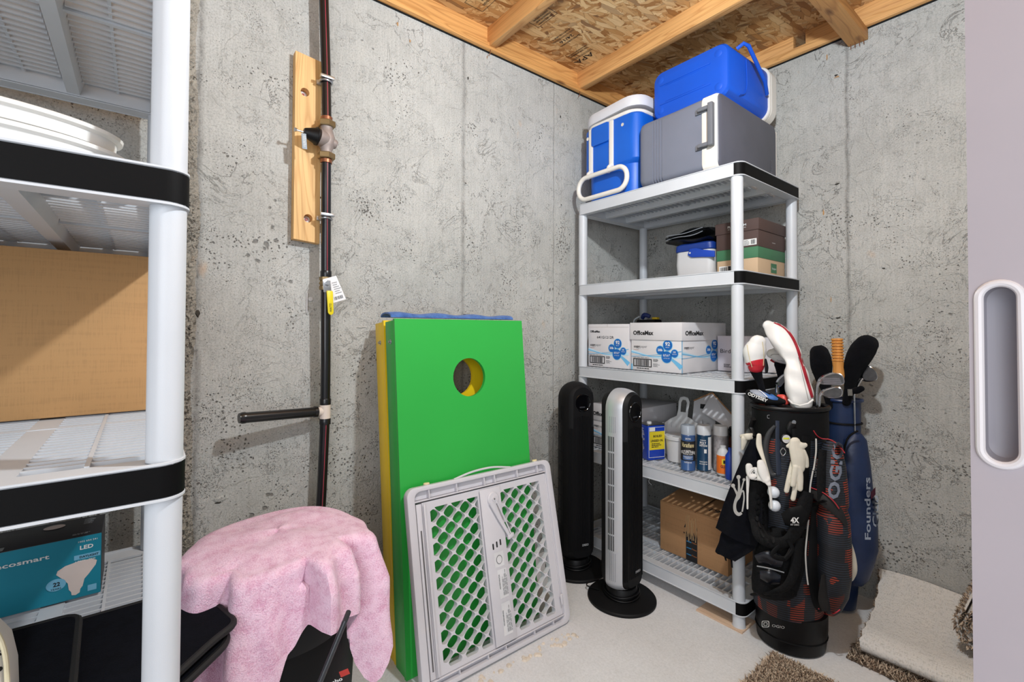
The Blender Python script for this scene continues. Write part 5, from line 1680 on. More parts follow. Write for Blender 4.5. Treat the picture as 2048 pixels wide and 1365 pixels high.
# ================================================================ BABY GATE
gate = thing('safety_gate', 'grey white plastic pressure gate with lattice panels leaning on the green board', 'gate', (0.505, -1.5, 0))
gp = mat('gate_plastic', 'CBC9CE', 0.42, var=0.02, bscale=400, bstr=0.1)
gpd = mat('gate_gap', '5C5A5C', 0.6)
GO = V((0.503, -1.842, 0.012))
gu = V((0, 1, -0.012)).normalized()
gvv = V((-0.207, 0, 0.978)).normalized()
gn = gu.cross(gvv)
GW, GH = 0.672, 0.645
def gpt(x, y, d=0.0):
    return GO + gu * x + gvv * y + gn * d
def gbox(x0, y0, x1, y1, d0, d1, name, m=None, parent=None, bevel=0.0025):
    return build(name, MB().obox(gpt(x0, y0, d0), gu * (x1 - x0), gvv * (y1 - y0), gn * (d1 - d0)), m or gp, parent or gate, bevel=bevel)
outer = rrect(GW, GH, 0.032, 8, GW / 2, GH / 2)
inner = rrect(GW - 0.056, GH - 0.030, 0.024, 8, GW / 2, GH / 2)
mb = MB().holes(outer, [inner], gpt(0, 0, -0.018), gu, gvv, 0.030)
build('outer_frame', mb, gp, gate, bevel=0.002)
# top rail with a ribbed channel, lower rail with a hump
gbox(0.027, GH - 0.050, GW - 0.027, GH - 0.046, -0.016, 0.010, 'rail_lip')
gbox(0.027, GH - 0.0455, GW - 0.027, GH - 0.0145, -0.016, -0.008, 'channel_back')
for x in (0.085, 0.20, 0.325, 0.375, 0.49, 0.60):
    gbox(x, GH - 0.0455, x + 0.004, GH - 0.015, -0.008, 0.009, 'channel_rib', bevel=0.0008)
gbox(0.030, GH - 0.0535, GW - 0.030, GH - 0.0505, -0.014, 0.004, 'shadow_gap', gpd, bevel=0)
gbox(0.027, 0.030, GW - 0.027, 0.034, -0.016, 0.010, 'rail_lip')
gbox(0.027, 0.0145, GW - 0.027, 0.0295, -0.016, -0.008, 'channel_back')
for x in (0.14, 0.26, 0.34, 0.48, 0.58):
    gbox(x, 0.015, x + 0.004, 0.0295, -0.008, 0.009, 'channel_rib', bevel=0.0008)
build('carry_handle', MB().tube(smooth_path([gpt(0.20, GH - 0.002, -0.006), gpt(0.27, GH + 0.010, -0.006), gpt(0.33, GH + 0.014, -0.006), gpt(0.39, GH + 0.012, -0.006), gpt(0.47, GH - 0.002, -0.006)], 5), 0.004, 10), gp, gate)
for x in (0.085, 0.60):
    k_ = build('bumper_stem', MB().lathe([(0.013, 0), (0.013, 0.003)], gpt(x, GH - 0.001, -0.003), 18, gvv), gp, gate)
    build('rubber_bumper', MB().lathe([(0.010, 0), (0.011, 0.001), (0.011, 0.005), (0.009, 0.006)], gpt(x, GH + 0.0022, -0.003), 18, gvv), mat('bumper_cream', 'E6D3A4', 0.6), k_)
# inner panel frame
PX0, PX1, PY0, PY1 = 0.056, 0.638, 0.036, 0.590
mb = MB()
lx0, lx1, rx0, rx1 = 0.086, 0.290, 0.396, 0.602
py0l, py1 = 0.052, 0.566
def clip(poly, x0, y0, x1, y1):
    def cl(P, f, inter):
        out = []
        for i in range(len(P)):
            a, b = P[i - 1], P[i]
            if f(b):
                if not f(a): out.append(inter(a, b))
                out.append(b)
            elif f(a):
                out.append(inter(a, b))
        return out
    def ix(c): return lambda a, b: (c, a[1] + (b[1] - a[1]) * (c - a[0]) / (b[0] - a[0]))
    def iy(c): return lambda a, b: (a[0] + (b[0] - a[0]) * (c - a[1]) / (b[1] - a[1]), c)
    for f, it in ((lambda p: p[0] >= x0, ix(x0)), (lambda p: p[0] <= x1, ix(x1)), (lambda p: p[1] >= y0, iy(y0)), (lambda p: p[1] <= y1, iy(y1))):
        if not poly: return poly
        poly = cl(poly, f, it)
    return poly
def area(P):
    return abs(sum(P[i - 1][0] * P[i][1] - P[i][0] * P[i - 1][1] for i in range(len(P)))) / 2
def lattice(x0, y0, x1, y1):
    hs = []
    px_, py_ = 0.0680, 0.0560
    a, b = 0.0268, 0.0222
    k = 0
    y = y0 - py_
    rows_ = int((y1 - y0) / (py_ / 2)) + 4
    for r in range(rows_):
        yy = y0 + (r - 1) * py_ / 2 + 0.01
        for c in range(-1, int((x1 - x0) / px_) + 3):
            xx = x0 + c * px_ + (px_ / 2 if r % 2 else 0) + 0.012
            P = []
            for q in range(24):
                t = 2 * PI * q / 24
                ct, st = math.cos(t), math.sin(t)
                e = 2 / 1.45
                P.append((xx + a * abs(ct) ** e * (1 if ct > 0 else -1), yy + b * abs(st) ** e * (1 if st > 0 else -1)))
            P = clip(P, x0, y0, x1, y1)
            # drop near-duplicate points
            Q = []
            for p in P:
                if not Q or (abs(p[0] - Q[-1][0]) + abs(p[1] - Q[-1][1])) > 5e-4:
                    Q.append(p)
            if len(Q) > 3 and abs(Q[0][0] - Q[-1][0]) + abs(Q[0][1] - Q[-1][1]) < 5e-4:
                Q.pop()
            if len(Q) > 4 and area(Q) > 1.2e-4:
                hs.append(Q)
    return hs
for nm, a0, b0, a1, b1, d_ in (('lattice_panel', PX0, PY0, 0.335, PY1, -0.006), ('lattice_panel', 0.3355, PY0, PX1, PY1, -0.008)):
    L_ = nm
    hx0, hx1 = (lx0, lx1) if a0 < 0.2 else (rx0, rx1)
    hs = lattice(hx0, py0l, hx1, py1)
    mb = MB().holes([(a0, b0), (a1, b0), (a1, b1), (a0, b1)], hs, gpt(0, 0, d_ - 0.010), gu, gvv, 0.020 - (d_ + 0.006))
    build(nm, mb, gp, gate, smooth=40)
gbox(0.034, 0.036, 0.055, 0.588, -0.016, 0.004, 'side_track')
gbox(0.058, 0.040, 0.066, 0.586, 0.0105, 0.013, 'track_ridge', bevel=0.001)
gbox(0.043, 0.06, 0.048, 0.50, 0.004, 0.0048, 'track_slot', gpd, bevel=0)
gbox(0.639, 0.036, 0.644, 0.588, -0.016, 0.006, 'side_track')
gbox(0.296, 0.040, 0.392, 0.586, 0.0105, 0.013, 'centre_stile')
gbox(0.628, 0.075, 0.640, 0.115, 0.0125, 0.018, 'clip_block')
# latch
lt = build('latch_disc', MB().lathe([(0.026, 0), (0.026, 0.004), (0.022, 0.008), (0.010, 0.009), (0.009, 0.012), (0.0, 0.012)], gpt(0.352, 0.545, 0.013), 28, gn), gp, gate)
build('latch_rivet', MB().lathe([(0.004, 0.012), (0.003, 0.014), (0, 0.014)], gpt(0.352, 0.545, 0.013), 10, gn), zinc, lt)
build('latch_arm', MB().tube([gpt(0.342, 0.535, 0.019), gpt(0.372, 0.465, 0.020), gpt(0.408, 0.395, 0.020)], [0.014, 0.009, 0.006], 12, flat=0.5, ref=gn), gp, lt)
build('latch_arm_edge', MB().tube([gpt(0.360, 0.545, 0.020), gpt(0.385, 0.48, 0.022), gpt(0.416, 0.398, 0.022)], 0.0028, 8), gp, lt)
build('latch_catch', MB().obox(gpt(0.398, 0.384, 0.013), gu * 0.028 + gvv * 0.008, gvv * 0.014, gn * 0.012), gp, lt, bevel=0.002)
for k in range(3):
    p = rrect(0.007, 0.022, 0.0034, 5)
    o_ = gpt(0.330 + 0.0175 * k, 0.375 + 0.004 * k, 0.0132)
    mb = MB().add([o_ + gu * x + gvv * y for x, y in p], [tuple(range(len(p)))])
    build('slot_opening', mb, print_k, gate, smooth=0)
mb = MB()
rect(mb, gpt(0, 0, 0.013), gu, gvv, 0.335, 0.065, 0.376, 0.175, 0.0008)
rect(mb, gpt(0, 0, 0.013), gu, gvv, 0.335, 0.190, 0.376, 0.290, 0.0008)
rect(mb, gpt(0, 0, 0.013), gu, gvv, 0.328, 0.300, 0.372, 0.352, 0.0008)
build('paper_label', mb, mat('label_pale', 'D8D8DA', 0.6), gate, smooth=0)['kind'] = 'stuff'
mb = MB()
for y0_, s_ in ((0.070, 'WARNING'), (0.195, 'ADVERTENCIA')):
    put_text(mb, s_, gpt(0.343, y0_ + 0.028, 0.0142), gvv, -gu, 0.0055, 0.052, bold=0.02)
    fake_lines(mb, gpt(0.376, y0_, 0.0142), gvv, -gu, 0.004, 0.021, 0.092, 5, 0.0048, 0.0020, 3)
disc(mb, gpt(0.350, 0.325, 0.0142), gu, gvv, 0, 0, 0.014, 0.016, 0.0003, 24)
build('printed_warning', mb, mat('label_print_grey', '6E7074', 0.6), gate, smooth=0)
mb = MB()
disc(mb, gpt(0.350, 0.325, 0.0146), gu, gvv, 0, 0, 0.0115, 0.0135, 0.0003, 24)
build('printed_warning', mb, MATS['label_pale'], gate, smooth=0)

# ================================================================ TOWER FANS
silver = mat('fan_silver', 'BFC1C6', 0.34, 0.45, var=0.02, bscale=900, bstr=0.1)
def tower_fan(label, c, nx, side_m, back_m):
    t_ = thing('tower_fan', label, 'fan', (c[0], c[1], 0), 'tower fans in front of the shelving unit')
    C_ = V((c[0], c[1], 0))
    nf = V((nx[0], nx[1], 0)).normalized()
    sf = V((-nf.y, nf.x, 0))
    zb, zt = 0.066, 0.937
    Rr = 0.088
    # base
    build('base_disc', MB().lathe([(0.148, 0.0), (0.150, 0.002), (0.150, 0.010), (0.146, 0.014), (0.09, 0.021), (0.07, 0.023)], C_, 64), blk_matte, t_)
    nk = build('neck', MB().lathe([(0.072, 0.020), (0.070, 0.05), (0.064, 0.066)], C_, 40), blk, t_)
    for k in range(2):
        build('cord_loop', MB().tube([C_ + V(((0.078 - 0.002 * k) * math.cos(a), (0.078 - 0.002 * k) * math.sin(a), 0.030 + 0.013 * k + 0.004 * math.sin(a * 2 + k))) for a in [2 * PI * i / 40 for i in range(40)]], 0.0038, 8, closed=True), blk, nk)
    # body: arched sections stacked from back to front
    def arch(f, ins=0.0):
        wv = math.sqrt(max(Rr * Rr - f * f, 0)) - ins
        wv = max(wv, 0.012)
        top_ = zt - (Rr - wv) * 0.62
        bt_ = zb + (Rr - wv) * 0.45
        pts = []
        r = wv * 0.97
        for k in range(17):
            a = PI * k / 16
            pts.append((wv * math.cos(a), top_ - r * 1.02 + r * 1.02 * math.sin(a)))
        rb = min(0.035, wv * 0.6)
        for k in range(5):
            a = PI + PI / 2 * k / 4
            pts.append((-wv + rb + rb * math.cos(a), bt_ + rb + rb * math.sin(a)))
        for k in range(5):
            a = 1.5 * PI + PI / 2 * k / 4
            pts.append((wv - rb + rb * math.cos(a), bt_ + rb + rb * math.sin(a)))
        return [C_ + nf * f + sf * x + V((0, 0, z)) for x, z in pts]
    build('back_shell', MB().loft([arch(f) for f in (-0.085, -0.080, -0.070, -0.055, -0.035, -0.022)]), back_m, t_)
    build('side_band', MB().loft([arch(f, -0.0012) for f in (-0.0218, -0.010, 0.005, 0.025, 0.042, 0.055)]), side_m, t_)
    fr = [arch(f) for f in (0.0552, 0.060, 0.067, 0.071)]
    gf = build('front_grille', MB().loft(fr), blk_matte, t_)
    # vertical ribs of the grille
    mb = MB()
    f = 0.071
    wv = math.sqrt(Rr * Rr - f * f)
    for k in range(-5, 6):
        x = k * wv / 5.6
        zt_ = zt - (Rr - wv) * 0.62 - 0.138 - 0.012 * abs(k) / 5
        mb.obox(C_ + nf * (f - 0.004) + sf * (x - 0.0016) + V((0, 0, zb + 0.055)), sf * 0.0032, nf * (0.009 - 0.0004 * k * k * 0.5), V((0, 0, zt_ - zb - 0.055)))
    for k in range(-9, 10):
        a = R(-90 + k * 8)
        mb.tube([C_ + nf * (f - 0.001) + sf * (0.048 * math.cos(a)) + V((0, 0, zt - 0.098 + 0.048 * math.sin(a))), C_ + nf * (f - 0.003) + sf * (0.055 * math.cos(a)) + V((0, 0, zt - 0.098 + 0.055 * math.sin(a)))], 0.0012, 5)
    build('grille', mb, blk_matte, gf)
    # side ribs on the curved part of the front
    for s_ in (-1, 1):
        mb = MB()
        for k in range(5):
            ff = 0.0575 + 0.0035 * k
            wx = math.sqrt(Rr * Rr - ff * ff)
            mb.obox(C_ + nf * ff + sf * (s_ * (wx - 0.002)) + V((0, 0, zb + 0.05)), sf * (s_ * 0.005), nf * 0.0016, V((0, 0, 0.60)))
        build('grille', mb, blk_matte, gf)
    # round display
    dc = C_ + nf * 0.0705 + V((0, 0, zt - 0.098))
    dr = build('display_ring', MB().tube([dc + sf * (0.0415 * math.cos(a)) + V((0, 0, 0.0415 * math.sin(a))) + nf * 0.002 for a in [2 * PI * i / 48 for i in range(48)]], 0.0028, 10, closed=True), blk_gloss, gf)
    build('display_glass', MB().lathe([(0.0405, 0.0), (0.0405, 0.0022), (0.0, 0.0026)], dc, 48, nf), blk_gloss, dr)
    mb = MB(); rect(mb, dc + nf * 0.003, sf, (0, 0, 1), -0.018, -0.024, 0.012, -0.018, 0.0005)
    build('display_bar', mb, mat('display_grey', '3A3B40', 0.3), dr, smooth=0)
    mb = MB()
    put_text(mb, 'DREO', C_ + nf * 0.0765 + sf * -0.004 + V((0, 0, zb + 0.075)), sf, (0, 0, 1), 0.010, 0.034, bold=0.02)
    build('printed_logo', mb, mat('logo_silver', 'A8AAAC', 0.4), gf, smooth=0)
    # air slots down both sides
    dark = print_k if side_m is silver else blk_gloss
    for s_ in (-1, 1):
        mb = MB()
        for k in range(4):
            ff = -0.004 + 0.0085 * k
            wx = math.sqrt(Rr * Rr - ff * ff) + 0.0012
            tdir = V((0, 0, 0))
            nrm = (nf * ff + sf * (s_ * wx)).normalized()
            tg_ = V((0, 0, 1)).cross(nrm)
            for q in range(7):
                z = zb + 0.175 + q * 0.0715
                c_ = C_ + nf * ff + sf * (s_ * wx) + V((0, 0, z))
                mb.obox(c_ - tg_ * 0.002 - nrm * 0.004, tg_ * 0.004, nrm * 0.0045, V((0, 0, 0.064)))
        build('vent_slots', mb, dark, t_, smooth=0)
        mb = MB()
        for k in range(4):
            ff = 0.003 + 0.0085 * k
            wx = math.sqrt(Rr * Rr - ff * ff) + 0.0012
            nrm = (nf * ff + sf * (s_ * wx)).normalized()
            tg_ = V((0, 0, 1)).cross(nrm)
            for za, zb_ in ((zb + 0.045, zb + 0.165), (zb + 0.685, zb + 0.755)):
                mb.obox(C_ + nf * ff + sf * (s_ * wx) + V((0, 0, za)) - tg_ * 0.0008 - nrm * 0.003, tg_ * 0.0016, nrm * 0.0036, V((0, 0, zb_ - za)))
        build('vent_slots', mb, mat('fan_groove', '7E8086', 0.5) if side_m is silver else blk, t_, smooth=0)
    return t_
tf2 = tower_fan('black and silver tower fan standing in front, with a silver side', (0.533, -0.868), (0.995, 0.03), silver, blk_matte)
tf1 = tower_fan('all black tower fan in the corner behind the silver one', (0.222, -0.838), (0.945, -0.30), blk_matte, blk_matte)
# plug standing up beside the silver fan
pl = build('power_plug', MB().tube(smooth_path([W(1202, 1122, 'z', 0.105), W(1206, 1136, 'z', 0.085), W(1206, 1150, 'z', 0.065)], 3), [0.006, 0.008, 0.009, 0.009, 0.008, 0.008, 0.007], 10), blk, tf2)
build('plug_cord', MB().tube(smooth_path([W(1206, 1152, 'z', 0.062), W(1200, 1158, 'z', 0.05), W(1180, 1163, 'z', 0.03), W(1174, 1172, 'z', 0.022), (0.455, -0.93, 0.024)], 5), 0.0028, 8), blk, pl)

# ================================================================ BIN UNDER THE PINK TOWEL
dc_ = V((0.51, -2.27, 0))
vac = thing('canister', 'black canister with a thin grey wand and red badge, half covered by the pink towel', 'canister', (dc_.x, dc_.y, 0))
build('drum', MB().lathe([(0.165, 0.02), (0.175, 0.03), (0.190, 0.30), (0.192, 0.42), (0.188, 0.44)], dc_, 56), mat('vacuum_black', '08080A', 0.5, var=0.1, spec=0.2), vac)
build('motor_head', MB().lathe([(0.192, 0.441), (0.195, 0.46), (0.192, 0.53), (0.175, 0.60), (0.155, 0.640), (0.06, 0.648)], dc_, 56), mat('vacuum_grey', '0D0E11', 0.5, var=0.05, spec=0.25), vac)
for k in range(4):
    a = PI / 4 + k * PI / 2
    build('caster', MB().lathe([(0.014, 0.0), (0.016, 0.004), (0.016, 0.022), (0.010, 0.03)], dc_ + V((0.13 * math.cos(a), 0.13 * math.sin(a), 0.0)), 16), blk, vac)
p0, p1 = W(690, 1240, 'x', 0.70), W(628, 1400, 'x', 0.735)
def at(u, v, d):
    return CAM + (FW + RT * ((u - 1024) / FPX) - UP * ((v - 642.7) / FPX)) * d
wand = MB().tube([at(697, 1225, 1.055), at(690, 1243, 1.03), at(640, 1365, 0.985), at(600, 1460, 0.955)], 0.0058, 14)
build('wand', wand, mat('wand_grey', '35373B', 0.3, 0.3), vac)
mb = MB()
lo_, lu_, lv_ = at(672, 1360, 1.045), RH, V((0, 0, 1))
rect(mb, lo_, (RH * 0.92 + V((0, 0, 0.38))).normalized(), (V((0, 0, 0.92)) - RH * 0.38).normalized(), 0.012, 0.0, 0.034, 0.013, 0.0)
build('badge_panel', mb, mat('badge_red', 'B8352C', 0.5), vac, smooth=0)
mb = MB()
put_text(mb, 'mbo', lo_ - RH * 0.012 - V((0, 0, 0.012)), (RH * 0.92 + V((0, 0, 0.38))).normalized(), (V((0, 0, 0.92)) - RH * 0.38).normalized(), 0.008, 0.03, bold=0.02)
build('printed_badge', mb, print_w, vac, smooth=0)
# towel
pink = terry('terry_pink', 'D893B6', 'FAD6EA', 300, 1.0, 0.004)
def interp(tab, x):
    if x <= tab[0][0]: return tab[0][1]
    for (a, b), (c, d) in zip(tab, tab[1:]):
        if x <= c:
            t = (x - a) / (c - a)
            t = t * t * (3 - 2 * t)
            return b + (d - b) * t
    return tab[-1][1]
hem = [(-180, 0.35), (-90, 0.30), (-60, 0.26), (-20, 0.28), (-6, 0.40), (6, 0.50), (18, 0.545), (44, 0.535), (52, 0.44), (59, 0.315), (66, 0.42), (76, 0.43), (95, 0.40), (130, 0.45), (180, 0.35)]
fold = [(-180, 0.0), (-75, 0.010), (-62, -0.004), (-50, 0.018), (-40, 0.024), (-31, -0.024), (-20, 0.026), (-6, 0.014), (8, -0.006), (18, -0.022), (23, 0.034), (34, 0.012), (44, 0.026), (52, -0.020), (64, 0.034), (76, 0.010), (90, 0.018), (110, 0.0), (180, 0.0)]
rim = [(-180, 0.15), (-100, 0.150), (-60, 0.182), (-30, 0.175), (0, 0.165), (22, 0.178), (45, 0.165), (70, 0.185), (90, 0.165), (180, 0.15)]
TC = V((CAM.x - dc_.x, CAM.y - dc_.y, 0)).normalized()
TR = V((-TC.y, TC.x, 0))
NA, NR = 220, 58
g = []
rnd = random.Random(3)
for i in range(NR):
    t = i / (NR - 1)
    row = []
    for j in range(NA):
        th = -180 + 360 * j / NA
        # direction: th = 0 towards the camera, + to the photo's right
        d = TC * math.cos(R(th)) + TR * math.sin(R(th))
        rr_ = interp(rim, th)
        zt_ = 0.664 + 0.004 * math.sin(R(th * 3))
        hz = interp(hem, th)
        if t < 0.42:
            q = t / 0.42
            rad = (rr_ + 0.020) * q + interp(fold, th) * 0.75 * q ** 5
            z = zt_ - 0.010 * q ** 3 + 0.012 * (1 - q) * math.cos(R(th + 40)) * q - 0.004 * math.sin(q * 9 + R(th) * 2) * q
        else:
            q = (t - 0.42) / 0.58
            dr_ = zt_ - 0.010 - hz
            s_ = q * (dr_ + 0.045)
            # quarter turn over the edge then down, flaring a little
            bend = 0.020
            rr_ += 0.020
            if s_ < bend * 1.4:
                a = s_ / (bend * 1.4) * PI / 2
                rad = rr_ + bend * 0.9 * math.sin(a)
                z = zt_ - 0.010 - bend * 0.75 * (1 - math.cos(a))
            else:
                rad = rr_ + bend * 0.9 + (s_ - bend * 1.4) * 0.075
                z = zt_ - 0.010 - bend * 0.75 - (s_ - bend * 1.4)
            amt = min(1.0, q * 2.2)
            rad += interp(fold, th) * (0.75 + amt * 0.95) + 0.003 * math.sin(th * 0.35 + z * 30) * amt
            rad = max(rad, 0.204 if z < 0.60 else rad)
        p = dc_ + d * rad + V((0, 0, z))
        p.y = max(p.y, -2.497)
        row.append(p)
    row.append(row[0].copy())
    g.append(row)
mb = MB().sheet(g, 0.004)
tw = tag(build('pink_towel', mb, pink, smooth=70), 'pink terry towel draped over the black canister on the floor', 'towel')

# ================================================================ CARPET REMNANTS
shag_a = mat('shag_brown', '8C7867', 0.95, var=0.1, spec=0.1)
shag_b = mat('shag_tan', 'C4B29D', 0.95, var=0.1, spec=0.1)
shag_c = mat('shag_dark', '6A5A4C', 0.95, var=0.1, spec=0.1)
def tufts(points, h, wd, seed=1, lean=0.5):
    rn = random.Random(seed)
    mb = MB()
    vs, fs, mi = [], [], []
    for p, nrm in points:
        p = V(p); nrm = V(nrm)
        a = rn.uniform(0, 2 * PI)
        s1_ = nrm.orthogonal().normalized()
        s2_ = nrm.cross(s1_)
        d = s1_ * math.cos(a) + s2_ * math.sin(a)
        e = nrm.cross(d)
        hh_ = h * rn.uniform(0.6, 1.15)
        ln = d * (lean * hh_ * rn.uniform(0.2, 1.3))
        w_ = wd * rn.uniform(0.7, 1.2)
        n0 = len(vs)
        b_ = p - nrm * 0.002
        vs += [b_ - e * w_ * 0.5, b_ + e * w_ * 0.5, b_ + ln * 0.45 + nrm * hh_ * 0.6 + e * w_ * 0.5, b_ + ln * 0.45 + nrm * hh_ * 0.6 - e * w_ * 0.5, b_ + ln + nrm * hh_]
        fs += [(n0, n0 + 1, n0 + 2, n0 + 3), (n0 + 3, n0 + 2, n0 + 4)]
        k = rn.choice((0, 0, 1, 1, 1, 2))
        mi += [k, k]
    mb.v, mb.f, mb.mi = vs, fs, mi
    return mb
def raw(name, mb, ms, parent=None):
    me = bpy.data.meshes.new(name)
    loc = parent.location if parent is not None and parent.get('_w') else V((0, 0, 0))
    me.from_pydata([tuple(p - loc) for p in mb.v], [], mb.f)
    for x in ms: me.materials.append(x)
    me.polygons.foreach_set('material_index', mb.mi)
    o = bpy.data.objects.new(name, me)
    COL.objects.link(o)
    if parent is not None: o.parent = parent
    o['kind'] = 'stuff'
    return o
ca = thing('carpet_piece', 'brown shag carpet remnant lying pile up on the floor in front of the golf bag', 'carpet', (1.4, -1.0, 0), 'brown shag carpet remnants')
poly = [(1.113, -0.722), (1.105, -1.30), (1.72, -1.30), (1.72, -0.705)]
build('backing', MB().loft([[(x, y, 0.0005) for x, y in poly], [(x, y, 0.007) for x, y in poly]]), mat('carpet_base', '6B5A4C', 0.95, var=0.2), ca)
rnd = random.Random(8)
pts = []
for k in range(45000):
    x, y = rnd.uniform(1.103, 1.60), rnd.uniform(-1.20, -0.712)
    if x < 1.112 + rnd.uniform(-0.004, 0.004) or y > -0.722 + 0.03 * 0 + rnd.uniform(-0.004, 0.004) + (x - 1.113) * 0.03:
        continue
    pts.append(((x, y, 0.007), (0, 0, 1)))
raw('pile', tufts(pts, 0.013, 0.0042, 5, 1.1), (shag_a, shag_b, shag_c), ca)
# folded remnant by the wall
cbk = thing('carpet_piece', 'folded shag carpet remnant showing its pale woven backing, against the right wall', 'carpet', (1.5, -0.3, 0), 'brown shag carpet remnants')
nt = NT('jute_backing')
vec = coord(nt, (1, 1, 1))
wv1 = nt.n('ShaderNodeTexNoise', i_Scale=1, i_Detail=2); nt.l(coord(nt, (60, 260, 60)), wv1.inputs[0])
wv2 = nt.n('ShaderNodeTexNoise', i_Scale=1, i_Detail=2); nt.l(coord(nt, (300, 90, 90)), wv2.inputs[0])
hh2 = nt.math('ADD', wv1.outputs[0], wv2.outputs[0])
nt.l(nt.ramp(hh2, [(0.75, hexc('C4C1BB')), (1.05, hexc('DBD8D3'))]).outputs[0], nt.b.inputs['Base Color'])
nt.b.inputs['Roughness'].default_value = 0.95
nt.l(bump(nt, hh2, 0.8, 0.003), nt.b.inputs['Normal'])
jute = nt.m
prof = smooth_path([V((0, -0.012, 0.150)), V((0, -0.060, 0.128)), V((0, -0.14, 0.098)), V((0, -0.24, 0.074)), V((0, -0.34, 0.070)), V((0, -0.42, 0.074)), V((0, -0.470, 0.062)), V((0, -0.485, 0.042)), V((0, -0.468, 0.027)), V((0, -0.40, 0.024))], 4)
g = []
for i, p in enumerate(prof):
    t = i / (len(prof) - 1)
    row = []
    for j in range(26):
        s_ = j / 25
        x0_ = 1.262 + 0.055 * math.sin(t * 3.0) * 0.5 + 0.04 * t + 0.003 * math.sin(i * 1.7)
        x = x0_ + (1.80 - x0_) * s_
        z = p.z + 0.006 * math.sin(s_ * 7 + t * 4) * (1 - t)
        row.append((x, p.y + 0.006 * math.sin(s_ * 5), z))
    g.append(row)
mb = MB().sheet(g, 0.006)
build('woven_backing', mb, jute, cbk, smooth=60)
pts = []
rnd = random.Random(9)
for i in range(len(g) - 1):
    for k in range(46):
        a = V(g[i][0]).lerp(V(g[i + 1][0]), rnd.random())
        pts.append((a + V((0.004, 0, -0.003)), (-0.75, rnd.uniform(-0.4, 0.2), -0.35)))
for k in range(9000):
    x, y = rnd.uniform(1.275, 1.80), rnd.uniform(-0.535, -0.20)
    if x < 1.285 + rnd.uniform(0, 0.01) : continue
    pts.append(((x, y, 0.006), (0, rnd.uniform(-0.3, 0.1), 1)))
for k in range(3500):
    x = rnd.uniform(1.29, 1.80)
    pts.append(((x, -0.47 + rnd.uniform(0, 0.02), 0.026), (0, -0.8, -0.3)))
raw('pile', tufts(pts, 0.013, 0.0042, 6, 1.1), (shag_a, shag_b, shag_c), cbk)
build('lower_layer', MB().box((1.284, -0.53, 0.0005), (1.80, -0.03, 0.006)), MATS['carpet_base'], cbk)
pts = []
for k in range(46):
    a = V((1.27 + rnd.uniform(-0.01, 0.004), -0.15 - 0.33 * rnd.random(), 0.05 + 0.06 * rnd.random()))
# rolled end
rl = []
turns = 2.2
for k in range(60):
    a = 2 * PI * turns * k / 59
    r = 0.085 - 0.018 * (a / (2 * PI))
    rl.append((1.635 + r * math.cos(a + 2.4), 0.205 + r * math.sin(a + 2.4)))
g2 = []
for k, (x, z) in enumerate(rl):
    row = []
    for j in range(12):
        y = -0.335 + 0.29 * j / 11
        row.append((x + (0.01 * j / 11), y, z - 0.02 * (1 - j / 11)))
    g2.append(row)
build('rolled_end', MB().sheet(g2, 0.007), jute, cbk, smooth=60)
pts = []
for i in range(len(g2) - 1):
    for k in range(70 if i < 26 else 14):
        j = rnd.random() * 10.99
        jj = int(j)
        a = V(g2[i][jj]).lerp(V(g2[i][jj + 1]), j - jj)
        ctr = V((1.635, a.y, 0.2))
        nn_ = (a - ctr).normalized()
        if i < 26:
            pts.append((a + nn_ * 0.001, nn_))
    for k in range(10):
        a = V(g2[i][0])
        pts.append((a + V((rnd.uniform(-0.006, 0.006), 0, rnd.uniform(-0.006, 0.006))), (0, -1, 0)))
raw('pile', tufts(pts, 0.013, 0.0042, 7, 0.9), (shag_a, shag_b, shag_c), cbk)
# crumbled mortar flakes by the gate foot
rnd = random.Random(21)
mb = MB()
for k in range(46):
    t = rnd.random()
    x = 0.545 + rnd.uniform(-0.02, 0.035) + 0.02 * t
    y = -1.70 + 0.50 * t
    s_ = rnd.uniform(0.004, 0.013)
    P = []
    for q in range(6):
        a = 2 * PI * q / 6
        P.append((x + s_ * math.cos(a) * rnd.uniform(0.6, 1.2), y + s_ * math.sin(a) * rnd.uniform(0.6, 1.2)))
    mb.loft([[(a, b_, 0.0002) for a, b_ in P], [(x + (a - x) * 0.6, y + (b_ - y) * 0.6, 0.0035 + s_ * 0.15) for a, b_ in P]])
o = build('mortar_flakes', mb, mat('flake', 'D8CCBC', 0.9), smooth=20)
tag(o, 'crumbs of pale mortar along the floor in front of the grey gate', 'debris', kind='stuff')

# ================================================================ GOLF BAGS
navyc = mat('bag_navy', '14294F', 0.5, var=0.12, vscale=14, bscale=40, bstr=0.35, bdist=0.003)
blk_cloth = mat('bag_black_cloth', '090A0C', 0.65, spec=0.2, var=0.25, vscale=20, bscale=300, bstr=0.3)
blk_mesh = mat('bag_black_mesh', '0C0D0F', 0.75, spec=0.2, var=0.3, vscale=120, bscale=250, bstr=0.7, bdist=0.002)
grey_cloth = mat('bag_grey_cloth', '201F1F', 0.65, spec=0.3, var=0.15, vscale=14, bscale=300, bstr=0.3)
strp = stripes('striped_nylon', '08090C', '2A3342', 'A83C27')
redp = mat('piping_red', 'A82430', 0.5)
lightp = mat('piping_light', 'C9C7C2', 0.5)
leatherw = mat('cover_white_leather', 'E2E1DE', 0.45, var=0.03, bscale=60, bstr=0.2, bdist=0.002)
crimson = mat('cover_crimson', 'A3162B', 0.4, var=0.05)
fuzz = terry('black_fleece', '07080B', '101116', 380, 0.9, 0.004, sheen=0.03)
